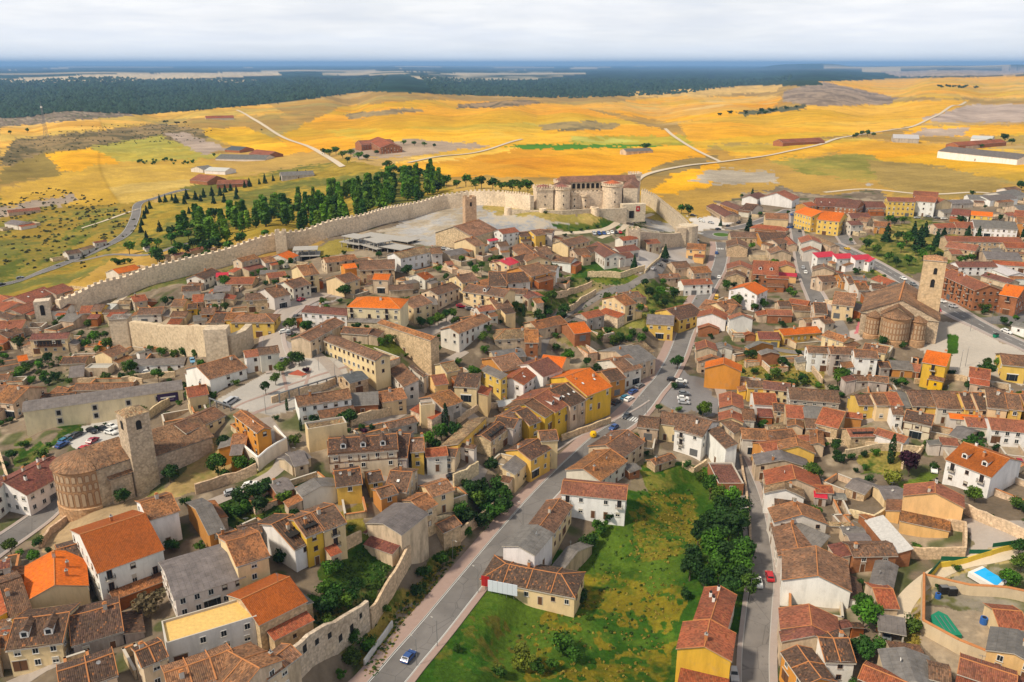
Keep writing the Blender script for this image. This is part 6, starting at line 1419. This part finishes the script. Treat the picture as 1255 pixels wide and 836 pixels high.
scrub('hillside_scrub',["0 195 20 170 200 152 260 160 250 175 150 178 0 205","0 250 60 230 160 250 170 290 100 330 0 330"],700,.5,1.6,(.07,.075,.025),23)
# the pine forest on the plain: one mass of crowns
def forest():
    rr=np.random.RandomState(5); n=26000; u=rr.uniform(-.72,.72,n); Y=2200*np.exp(rr.rand(n)**1.3*1.25); X=u*Y; Z=hgt(X,Y)
    px,py=proj(X,Y,Z); lim=np.interp(px,[-200,0,200,300,330,450,560,700,830,900,960,1100,1400],[150,152,139,130,127,112,117,121,116,106,100,91,84])
    k=(py<lim)&(Z<12); X,Y,Z=X[k],Y[k],Z[k]; n=len(X); s=rr.uniform(7,13,n)*(1+(Y-2200)/6000)
    base=np.array([(-.5,-.5,.3),(.5,-.5,.3),(.5,.5,.3),(-.5,.5,.3),(0,0,1.0)]); f=np.array([(0,1,4),(1,2,4),(2,3,4),(3,0,4)])
    V=(base[None]*s[:,None,None]*np.array((1,1,1)))+np.stack([X,Y,Z-2],-1)[:,None]; V+=rr.normal(size=V.shape)*s[:,None,None]*.1
    Fc=(f[None]+5*np.arange(n)[:,None,None]).reshape(-1,3); me=bpy.data.meshes.new('pine_forest'); me.vertices.add(n*5); me.vertices.foreach_set('co',V.reshape(-1).astype(np.float32)); me.loops.add(Fc.size); me.loops.foreach_set('vertex_index',Fc.ravel().astype(np.int32)); me.polygons.add(len(Fc)); me.polygons.foreach_set('loop_start',np.arange(0,Fc.size,3,dtype=np.int32)); me.update(calc_edges=True)
    me.materials.append(MATS['leaves']); t=np.repeat(rr.uniform(.6,1.5,n),5); a=me.color_attributes.new('tone','FLOAT_COLOR','POINT'); a.data.foreach_set('color',np.stack([t,t,t,np.ones_like(t)],-1).ravel().astype(np.float32)); o=obj('pine_forest',me,col=(.024,.050,.030)); o['kind']='stuff'
forest()
for i,(x,y) in enumerate(YARD):
    r_=rr.random(); hh=rr.uniform(2.0,4.6) if r_<.86 else rr.uniform(4.5,7)
    tree(0,0,hh,'s' if r_<.86 else 'b',rr.choice([DK,MD,(.07,.12,.018)]),rr.choice(['green','dark green','light green'][:2]) if False else 'green',1.15,'yard shrubs and small trees between the houses',(x,y),True)
# ------------------------------------------------------------------ cars: body with cabin, glass, four wheels, lamps
def carmeshes(kind):
    L,Wd={'car':(4.2,1.75),'van':(4.8,1.9)}[kind]
    # side profile (x,z)
    if kind=='car': prof=[(-2.1,.35),(-2.1,.8),(-1.95,.95),(-1.75,1.0),(-1.35,1.42),(.25,1.46),(.95,1.0),(1.85,.86),(2.1,.65),(2.1,.35)]
    else: prof=[(-2.35,.35),(-2.4,1.1),(-2.2,1.85),(.9,1.88),(1.6,1.15),(2.3,.98),(2.4,.7),(2.4,.35)]
    m=MB(); zt=max(z for _,z in prof)
    inset=lambda z:0 if z<1.0 else .16*(z-1.0)/(zt-1.0)+.02
    A=[(x,-Wd/2+inset(z),z) for x,z in prof];B=[(x,Wd/2-inset(z),z) for x,z in prof]; n=len(prof)
    m.face(A,'carpaint'); m.face(B[::-1],'carpaint')
    for i in range(n): j=(i+1)%n; m.face([A[j],A[i],B[i],B[j]],'carpaint')
    body=m.me('body')
    g=MB()
    if kind=='car':
        for s in(-1,1):
            y=lambda z:s*(Wd/2-inset(z)+.012)
            P=[(-1.55,y(1.05),1.05),(.72,y(1.05),1.05),(.15,y(1.38),1.38),(-1.25,y(1.38),1.38)]; g.face(P if s<0 else P[::-1],'glass')
        k=.70; g.face([(.90,-k,1.06),(.90,k,1.06),(.34,k*.9,1.43),(.34,-k*.9,1.43)],'glass'); g.face([(-1.70,k,1.06),(-1.70,-k,1.06),(-1.38,-k*.9,1.40),(-1.38,k*.9,1.40)],'glass')
    else:
        for s in(-1,1):
            y=lambda z:s*(Wd/2-inset(z)+.012)
            P=[(-1.9,y(1.2),1.2),(1.35,y(1.2),1.2),(.8,y(1.75),1.75),(-1.9,y(1.75),1.75)]; g.face(P if s<0 else P[::-1],'glass')
        k=.75; g.face([(1.57,-k,1.22),(1.57,k,1.22),(1.0,k*.9,1.82),(1.0,-k*.9,1.82)],'glass'); g.face([(-2.40,k,1.2),(-2.40,-k,1.2),(-2.24,-k*.9,1.78),(-2.24,k*.9,1.78)],'glass')
    glass=g.me('windows')
    w=MB(); w.tube((0,-.11,0),(0,.11,0),.33,'rubber',12); wheel=w.me('wheel'); h=MB(); h.tube((0,-.12,0),(0,.12,0),.19,'metal',8); hub=h.me('rim')
    l=MB(); l.box((0,0,0),(.06,.32,.14),'white'); t=MB(); t.box((0,0,0),(.06,.3,.14),'redlamp')
    return dict(body=body,glass=glass,wheel=wheel,rim=hub,hl=l.me('headlight'),tl=t.me('tail_light'),L=L,W=Wd)
CM={k:carmeshes(k) for k in('car','van')}
CC={'white':(.78,.78,.76),'silver':(.42,.43,.45),'grey':(.16,.17,.18),'black':(.015,.016,.02),'dark':(.03,.035,.045),'blue':(.03,.08,.25),'teal':(.03,.16,.25),'red':(.45,.015,.02),'crimson':(.30,.01,.04),'yellow':(.75,.45,.02),'light blue':(.15,.35,.55)}
def car(px,py,col,dx,dy,kind='car',z=.12):
    p=at(px,py); q=at(px+dx,py+dy); rz=math.atan2(q.y-p.y,q.x-p.x); c=CM[kind]
    f=Vector((math.cos(rz),math.sin(rz))); za=G(p.x+f.x*1.3,p.y+f.y*1.3);zb=G(p.x-f.x*1.3,p.y-f.y*1.3)
    r=thing('parked_car' if kind=='car' else 'parked_van',(p.x,p.y,(za+zb)/2+z),rz,desc=f'{col} {kind}',cat=kind,group='cars in the streets'); r.rotation_euler=(0,-math.atan2(za-zb,2.6),rz)
    obj('body',c['body'],r,col=CC[col]); obj('windows',c['glass'],r)
    x_=c['L']/2-.8
    for sx in(-1,1):
        for sy in(-1,1):
            w=obj('wheel',c['wheel'],r,(sx*x_*.98,sy*(c['W']/2-.08),.33)); 
            if p.length<330: obj('rim',c['rim'],w)
    if p.length<420:
        for s in(-1,1): obj('headlight',c['hl'],r,(c['L']/2+.01 if kind=='car' else 2.4,s*.6,.66)); obj('tail_light',c['tl'],r,(-c['L']/2-.01 if kind=='car' else -2.4,s*.6,.75))
CARS="""501 808 blue 10 -12|694 524 dark 10 -6|707 518 blue 10 -6|719 513 white 10 -6|755 495 dark 10 -6|766 489 teal 10 -6|771 491 white 10 -6|776 482 blue 10 -6|784 475 grey 10 -6|768 512 dark -10 7|752 526 blue -10 7
824 467 black 10 1|835 469 white 10 1|836 475 dark 10 1|838 484 grey 10 1|837 490 white 10 1|838 495 silver 10 1|943 709 red -1 -4|929 717 white 1 5|899 829 silver 1 5|556 586 black 10 0
307 597 white 10 -3|285 606 silver 10 -3|346 444 white 10 -5|77 547 blue 10 -5|80 542 teal 10 -5|86 538 grey 10 -5|94 535 dark 10 -5|113 530 black 10 4|127 528 dark 10 3|137 525 white 10 2|136 532 white 10 2|114 542 crimson 10 -6|103 552 red 10 -6
236 444 light blue 2 6|369 369 crimson 10 -4|363 390 black 10 -8|349 408 white 10 -2|355 410 grey 3 -5|327 392 grey 10 1|565 377 crimson 10 1|576 380 grey 10 0|583 381 white 10 0
734 287 blue 2 3|740 287 blue 2 3|745 287 white 2 3|750 286 white 2 3|755 286 dark 2 3|760 286 red 2 3|728 287 silver 2 3|815 321 black 10 1|809 326 grey 10 1|801 331 silver 10 1|853 295 grey 10 1
878 311 blue 0 -9|881 341 white 0 -9|859 270 white 10 1|871 274 silver 10 2|880 282 dark 10 -1|892 278 black 10 -4|905 274 black 10 -4|899 271 grey 10 -4|849 265 dark 10 1|860 272 white 10 2
970 264 blue 1 -5|976 270 dark 0 -5|972 279 black 10 0|968 280 blue 10 0|979 279 black 1 6|980 284 dark 1 6|984 329 silver -1 -5|987 335 white -1 -5|998 342 grey 0 5
1107 343 white 10 5|1119 350 grey 10 5|1155 371 white 10 3|1168 377 silver 10 3|1150 382 red 3 6|1233 408 white 10 4|1240 384 white 10 -2|1063 379 dark 10 0|1124 443 black 10 0
1137 266 silver 10 0|1148 268 grey 10 0|1157 269 white 10 0|1124 268 silver 10 0|1038 306 yellow -10 -4|1249 570 crimson 3 6|1086 783 grey 0 6|1144 577 white 1 6|181 458 white 10 -1|25 342 grey 10 -3|2 350 black 10 -3|455 341 white 10 2|430 300 white 10 2|545 306 silver 10 0|551 308 white 10 0"""
for l in CARS.replace('\n','|').split('|'):
    q=l.split(); col=' '.join(q[2:-2]); car(float(q[0]),float(q[1]),col,float(q[-2]),float(q[-1]))
car(284,494,'silver',10,-6,'van'); car(878,366,'yellow',1,-9,'van')
# ------------------------------------------------------------------ street furniture
def lampmesh():
    m=MB(); m.tube((0,0,-.3),(0,0,7.5),.09,'metal',6,.05); p=m.me('pole'); m=MB(); m.tube((0,0,7.4),(1.3,0,7.7),.04,'metal',5); a=m.me('arm'); m=MB(); m.box((1.6,0,7.7),(.7,.28,.14),'concrete'); return p,a,m.me('lamp_head')
LM=lampmesh()
def lamp(x,y,rz=0,s=1,where=''):
    p=at(x,y); r=thing('street_lamp',(p.x,p.y,p.z),rz,desc='thin grey street lamp',cat='street lamp',group='street lamps'); 
    for n,me in zip(('pole','arm','lamp_head'),LM): obj(n,me,r,scale=s)
for x,y,rz in ((511,816,2.4),(536,793,2.4),(586,727,2.4),(641,645,2.4),(555,690,-.8),(792,508,3),(745,560,2.4),(326,507,0),(391,454,2),(411,467,1),(1183,449,1),(1176,453,1),(1189,406,-2),(1222,397,-2),(843,355,0),(900,282,0),(674,283,0),(697,282,0),(866,320,3),(918,740,0),(905,650,0),(935,620,3),(760,285,0),(1215,395,0)): lamp(x,y,rz,.9)
# pergola on the plaza
a=at(343,494);b=at(412,471); d=Vector((b.x-a.x,b.y-a.y,0)); L=d.length; r=thing('pergola',(a.x,a.y,G(a.x,a.y)),math.atan2(d.y,d.x),cat='pergola',label='long dark beam pergola of seven posts along the edge of the pale plaza')
for i in range(7): m=MB(); m.box((L*i/6,0,1.4),(.35,.35,3.4),'metal'); m.obj('post',r)
m=MB(); m.box((L/2,0,3.2),(L+.5,.45,.35),'metal'); m.obj('beam',r)
a=at(258,499);b=at(283,504); d=Vector((b.x-a.x,b.y-a.y,0)); L=d.length; r=thing('pergola',(a.x,a.y,G(a.x,a.y)),math.atan2(d.y,d.x),cat='pergola',label='short dark pergola beside the silver van at the plaza corner')
for i in range(4): m=MB(); m.box((L*i/3,0,1.4),(.3,.3,3.2),'metal'); m.obj('post',r)
m=MB(); m.box((L/2,0,3.0),(L+.4,.4,.3),'metal'); m.obj('beam',r)
# planted red bed on the plaza
m=MB(); P=[at(x,y) for x,y in((353,462),(366,452),(385,454),(370,463))]; simple('redbed',(.38,.09,.05),.95,nz=.3)
c_=sum((Vector((p.x,p.y,0)) for p in P),Vector())/4; r=thing('flower_bed',(c_.x,c_.y,G(c_.x,c_.y)),0,cat='flower bed',label='triangular red paved bed with stone rim on the plaza')
m.prism([(p.x-c_.x,p.y-c_.y) for p in P][::-1],-.6,.3,'surround',captop='redbed'); m.obj('bed',r)
# pool
P=[at(x,y) for x,y in((1198,708),(1213,695),(1233,701),(1219,719))]; c_=sum((Vector((p.x,p.y,0)) for p in P),Vector())/4; z=G(c_.x,c_.y)
r=thing('swimming_pool',(c_.x,c_.y,z),0,cat='pool',label='bright blue swimming pool with white surround in the fenced garden')
simple('poolwater',(.02,.42,.85),.05); m=MB(); m.prism([((p.x-c_.x)*1.75,(p.y-c_.y)*1.75) for p in P][::-1],-1,.25,'white',captop='white'); m.obj('deck',r)
m=MB(); m.prism([((p.x-c_.x)*1.35,(p.y-c_.y)*1.35) for p in P][::-1],.0,.262,'poolwater'); m.obj('water',r)
# billboard seen from behind, recycling bell, mast, garden things
a=at(598,727);b=at(634,744); d=Vector((b.x-a.x,b.y-a.y,0)); L=d.length; r=thing('billboard',(a.x,a.y,G(a.x,a.y)),math.atan2(d.y,d.x),cat='billboard',label='long pale blue white billboard back leaning by the hipped roof house')
m=MB()
for i in range(6): m.box((L*(i+.5)/6,0,2.2),(L/6-.04,.12,3.0),'panelwhite') if 'panelwhite' in MATS else None
simple('panelwhite',(.62,.68,.76),.5); m=MB()
for i in range(6): m.box((L*(i+.5)/6,0,2.2),(L/6-.04,.12,3.0),'panelwhite')
m.box((L/2,.1,3.4),(L,.1,.12),'metal'); m.obj('panel',r)
for i in range(4): m=MB(); m.tube((L*(i+.5)/4,.25,-.5),(L*(i+.5)/4,.25,3.4),.08,'metal',6); m.obj('post',r)
p=at(596,722); r=thing('sign_panel',(p.x,p.y,G(p.x,p.y)),-.3,cat='sign',label='small square red panel on the corner of the hipped roof house'); m=MB(); m.box((0,-.6,2.6),(2.0,.1,2.8),'redlamp'); m.obj('panel',r); m=MB(); m.box((0,-.5,1),(.1,.1,3.5),'metal'); m.obj('post',r)
p=at(727,536); r=thing('recycling_container',(p.x,p.y,G(p.x,p.y)+.1),0,cat='recycling container',label='round yellow recycling container beside the main road wall'); simple('yellowplastic',(.75,.45,.01),.5)
m=MB(); prof=[(.75,0),(1.1,.5),(1.15,1.3),(.9,1.9),(.4,2.15)]
for (r0,z0),(r1,z1) in zip(prof,prof[1:]):
    for i in range(12): a0=i*.5236;a1=a0+.5236; m.face([(r0*math.cos(a0),r0*math.sin(a0),z0),(r0*math.cos(a1),r0*math.sin(a1),z0),(r1*math.cos(a1),r1*math.sin(a1),z1),(r1*math.cos(a0),r1*math.sin(a0),z1)],'yellowplastic')
m.face([(.4*math.cos(i*.5236),.4*math.sin(i*.5236),2.15) for i in range(12)],'yellowplastic'); m.obj('shell',r); m=MB(); m.tube((0,-1.15,1.5),(0,-1.0,1.5),.22,'dark',8); m.obj('slot',r)
p=at(57,168); r=thing('radio_mast',(p.x,p.y,p.z),0,cat='mast',label='tall thin lattice radio mast on the left hillside'); H=52
for sx,sy in((-1,-1),(1,-1),(1,1),(-1,1)): m=MB(); m.tube((sx*2.6,sy*2.6,-1),(sx*.5,sy*.5,H),.3,'metal',4,.2); m.obj('leg',r)
m=MB()
for i in range(12):
    z0=H*i/12;z1=H*(i+1)/12; k=lambda z:2.6-2.1*z/H
    for a_,b_ in(((-1,-1),(1,-1)),((1,-1),(1,1)),((1,1),(-1,1)),((-1,1),(-1,-1))): m.tube((a_[0]*k(z0),a_[1]*k(z0),z0),(b_[0]*k(z1),b_[1]*k(z1),z1),.13,'metal',3)
m.obj('lattice',r); m=MB(); m.tube((0,0,H),(0,0,H+6),.2,'metal',4); m.box((0,0,H-4),(2.4,2.4,2.4),'white'); m.obj('antenna',r)
simple('greentarp',(.01,.20,.11),.6); simple('bluetarp',(.03,.12,.4),.6)
def lowthing(name,x,y,poly,h,mat,cat,label):
    p=at(x,y); r=thing(name,(p.x,p.y,G(p.x,p.y)),0,cat=cat,label=label); m=MB(); m.prism(poly,-.3,h,mat); m.obj(name.split('_')[-1] if 0 else 'cover',r); return r
q=lowthing('tarpaulin',1156,768,[(-1.4,-4),(1.8,-4),(2,2.5),(.8,4),(-1.5,2.6),(-2.4,0)],1.0,'greentarp','tarpaulin','green tarpaulin spread over the bed in the walled vegetable plot')
m=MB(); [m.tube((x_,-3.5,.9),(x_,2,1.25),.08,'metal',5) for x_ in(-1,0,1)]; m.obj('hoops',q)
for x,y,s,lab in((1149,733,1.2,'blue water drum against the back wall of the vegetable plot'),(1205,764,1.5,'blue tank beside the grey roofed house in the sandy yard')):
    p=at(x,y); r=thing('water_tank',(p.x,p.y,G(p.x,p.y)),0,cat='water tank',label=lab); m=MB(); m.tube((0,0,-.2),(0,0,s),s*.5,'bluetarp',12); m.obj('tank',r); m=MB(); m.tube((0,0,s),(0,0,s+.08),s*.3,'dark',8); m.obj('lid',r)
for x,y,lab in((1156,727,'left black crate stack by the plot back wall'),(1166,729,'right black crate stack by the plot back wall')):
    p=at(x,y); r=thing('crate_stack',(p.x,p.y,G(p.x,p.y)),0,cat='crate stack',label=lab)
    for i in range(3): m=MB(); m.box((0,0,.35+i*.62),(1.9,1.3,.55),'dark'); m.box((0,0,.66+i*.62),(1.7,1.1,.04),'metal'); m.obj('crate',r)
for x,y,c,lab in((1141,388,'greentarp','green skip container on the pavement by the curved road'),(1220,414,'greentarp','green waste container beside the town street')):
    p=at(x,y); r=thing('waste_container',(p.x,p.y,G(p.x,p.y)+.1),.5,cat='waste container',label=lab); m=MB(); m.box((0,0,.75),(2.0,1.1,1.3),c,taper=1.1); m.obj('bin',r); m=MB(); m.box((0,0,1.5),(2.2,1.3,.15),'dark'); m.obj('lid',r)
# ------------------------------------------------------------------ labels: look + where, ranked by nearness to a landmark so that each singles out one thing
LMK=[("the castle",722,240),("the round brick apse church",113,600),("the tall tan church tower",1138,350),("the green roundabout",885,288),("the pale paved plaza",340,475),("the esplanade church tower",576,268),("the orange metal roof",325,735),("the yellow flat roof",250,765),("the white church car park",110,540),("the blue swimming pool",1215,706),("the purple banner",195,487),("the foreground meadow",740,740),("the zebra crossing",770,515),("the tall dark park conifers",1130,295),("the crimson roofed row",1050,318),("the ruined garden walls",700,372),("the pale billboard back",615,730),("the red car",943,707),("the wide orange hipped roof",465,372),("the square gate tower",56,375),("the bright yellow flats",1105,255),("the three white dormers",442,540),("the purple leaved tree",1113,575),("the walled green courtyard",460,420),("the small framed lawn",1168,422),("the grey concrete frames",450,298),("the long red roofed school",1200,298),("the blank orange gable",885,458),("the steep walled green lot",425,690),("the round dark hedge",592,620),("the green tarpaulin",1156,765),("the radio mast",57,140),("the car park conifer",777,320),("the peach gable",1140,610),("the country road bend",160,275),("the high wall fragment",215,410),("the long grey concrete ramp",1215,645),("the yellow recycling container",727,535),("the carport",1085,770),("the rust orange dormer roof",1200,575),("the triangular green lot",700,330),("the roundabout bastion",842,280),("the cypress",1091,552),("the cemetery pines",216,150),("the blue warehouse",1115,168)]
LMK=[l for l in LMK if l[0] not in('the cemetery pines',)]
ORD=['nearest','second nearest','third nearest','fourth nearest','fifth nearest','sixth nearest','seventh nearest','eighth nearest','ninth nearest','tenth nearest']+[f'{a} nearest' for a in ('eleventh','twelfth','thirteenth','fourteenth','fifteenth','sixteenth','seventeenth','eighteenth','nineteenth','twentieth')]+[f'{i}th nearest' for i in range(21,90)]
groups={}
for t in THINGS:
    if t['label']: continue
    o=t['o']; l=o.location; px,py=proj(l.x,l.y,l.z+3)
    if 'house' in t:
        h=t['house']; k=t['cat']; rn=RNAME[h['rk']]; wn=WNAME[h['wk']]
        if 'F' in h['opts']: rn='flat '+rn.replace(' tile','')
        st={1:'low',2:'two-storey',3:'three-storey'}.get(h['st'],'tall')
        desc=f"{wn} {k} with {rn} roof" if k in('shed','warehouse','apartment building') else f"{st} {wn} house with {rn} roof"
        if any(q[0]=='D' for q in h['opts']): desc=desc.replace(' roof',' roof and dormers') if len(desc.split())<8 else desc
    else: desc=t['desc']
    best=sorted(LMK,key=lambda m:math.hypot(px-m[1],(py-m[2])*1.3))[0]
    dx,dy=px-best[1],(py-best[2])*1.3
    di='left of' if abs(dx)>abs(dy) and dx<0 else 'right of' if abs(dx)>abs(dy) else 'behind' if dy<0 else 'in front of'
    groups.setdefault((desc,di,best[0]),[]).append((math.hypot(dx,dy),o))
for (desc,di,lm),v in groups.items():
    v.sort(key=lambda q:q[0])
    for i,(d_,o) in enumerate(v):
        desc=desc.replace('two-storey ','') if len(v)<99 and len((desc+' '+di+' '+lm).split())>13 else desc
        if len((desc+' '+di+' '+lm).split())>13: desc=desc.replace(' tile','').replace('bright white','white').replace('apartment building','apartments')
        if len((desc+' '+di+' '+lm).split())>14: desc=desc.replace(' and dormers','')
        o['label']=f"{desc} {di} {lm}" if len(v)==1 else f"{(ORD[i]+' ') if i else 'nearest '}{desc} {di} {lm}" 
kinds={'house':'town houses','shed':'sheds and outbuildings','stone_wall':'stone walls','tree':'trees in the town','shrub':'shrubs and bushes'}
for t in THINGS:
    o=t['o']; n=o.name.split('.')[0]
    if n in kinds and 'group' not in o: o['group']=kinds[n]

for t in THINGS:
    o=t['o']
    for a,b in (('weathered brown tile','brown tile'),('mottled rust brown','rust'),('grey fibre cement','grey cement'),('half timbered','timbered'),(' and dormers',''),('the tall dark park conifers','the park conifers'),(' tile ',' '),('two-storey ',''),('three-storey ','')):
        if len(o['label'].replace('-',' ').split())>16 or len(o['label'].split())>15: o['label']=o['label'].replace(a,b)

for t in THINGS:
    if len(t['o']['label'].split())>16: print('LONG',t['o']['label'])
# ------------------------------------------------------------------ light, sky, air, camera
SUNEL=math.radians(48); SUNAZ=math.radians(-118)   # direction to the sun measured from +Y towards +X
sd=Vector((math.sin(SUNAZ)*math.cos(SUNEL),math.cos(SUNAZ)*math.cos(SUNEL),math.sin(SUNEL)))
s=bpy.data.lights.new('sun','SUN'); s.energy=4.3; s.angle=math.radians(6); s.color=(1,.88,.70)
so=bpy.data.objects.new('sun',s); C.objects.link(so); so.rotation_euler=sd.to_track_quat('Z','Y').to_euler(); so.location=(0,0,300)
w=bpy.data.worlds.new('World'); bpy.context.scene.world=w; w.use_nodes=True; nt=w.node_tree; nt.nodes.clear()
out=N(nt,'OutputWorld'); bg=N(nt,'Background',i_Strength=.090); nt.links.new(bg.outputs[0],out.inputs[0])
sk=N(nt,'TexSky',sky_type='NISHITA'); sk.sun_disc=False; sk.sun_elevation=SUNEL; sk.sun_rotation=SUNAZ; sk.dust_density=1.2; sk.air_density=1.0
tc=N(nt,'TexCoord'); sep=N(nt,'SeparateXYZ'); nt.links.new(tc.outputs['Generated'],sep.inputs[0])
# cloud sheet: direction projected on a plane overhead
mx=N(nt,'Math',operation='MAXIMUM'); mx.inputs[1].default_value=.0; nt.links.new(sep.outputs[2],mx.inputs[0])
ad=N(nt,'Math',operation='ADD'); ad.inputs[1].default_value=.10; nt.links.new(mx.outputs[0],ad.inputs[0])
dv=N(nt,'VectorMath',operation='DIVIDE'); nt.links.new(tc.outputs['Generated'],dv.inputs[0])
cb=N(nt,'CombineXYZ'); [nt.links.new(ad.outputs[0],cb.inputs[i]) for i in(0,1,2)]; nt.links.new(cb.outputs[0],dv.inputs[1])
sc=N(nt,'VectorMath',operation='MULTIPLY'); sc.inputs[1].default_value=(1.0,1.0,0.0); nt.links.new(dv.outputs[0],sc.inputs[0])
n1=noise(nt,sc.outputs[0],1.1,7,.55); n2=noise(nt,sc.outputs[0],.5,5,.5)
cov=ramp(nt,n2,[(.25,.85),(.6,1)])
cc=ramp(nt,n1,[(.34,(9.3,9.6,10.3)),(.5,(10.4,10.5,10.8)),(.64,(11.6,11.5,11.5))])
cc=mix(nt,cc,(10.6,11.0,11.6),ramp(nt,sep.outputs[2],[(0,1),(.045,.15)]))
cc=mix(nt,cc,ramp(nt,sep.outputs[2],[(.14,1),(.45,.55)]),1,'MULTIPLY'); sky=mix(nt,sk.outputs[0],cc,cov); nt.links.new(sky,bg.inputs[0])  # clouds high overhead, out of view, are dimmed to weaken the fill light
# air
hz=MB(); x,y0,y1=52000,-1500,78000
hm=bpy.data.materials.new('haze'); hm.use_nodes=True; nt=hm.node_tree; nt.nodes.clear(); MATS['haze']=hm
o=N(nt,'OutputMaterial'); v=N(nt,'VolumePrincipled'); v.inputs['Density'].default_value=HAZE; v.inputs['Color'].default_value=(.30,.57,1,1); v.inputs['Anisotropy'].default_value=.0
nt.links.new(v.outputs[0],o.inputs['Volume'])
hz.box((0,38000,(CAMZ+130-90)/2),(150000,84000,CAMZ+130+90),'haze'); 
ho=hz.obj('haze'); ho['kind']='stuff'
cam=bpy.data.cameras.new('camera'); co=bpy.data.objects.new('camera',cam); C.objects.link(co); co.location=(0,0,CAMZ); co.rotation_euler=(math.pi/2-PITCH,0,0)
cam.sensor_width=36; cam.lens=36*F/1255; cam.clip_start=1; cam.clip_end=200000
sc_=bpy.context.scene; sc_.camera=co
vs=sc_.view_settings; vs.view_transform='Standard'; vs.look='None'; vs.gamma=1; vs.exposure=EXPO; vs.use_curve_mapping=False
sc_.cycles.max_bounces=5; sc_.cycles.diffuse_bounces=2; sc_.cycles.glossy_bounces=2; sc_.cycles.transparent_max_bounces=4; sc_.cycles.volume_bounces=0
sc_.cycles.use_adaptive_sampling=True; sc_.cycles.use_denoising=True
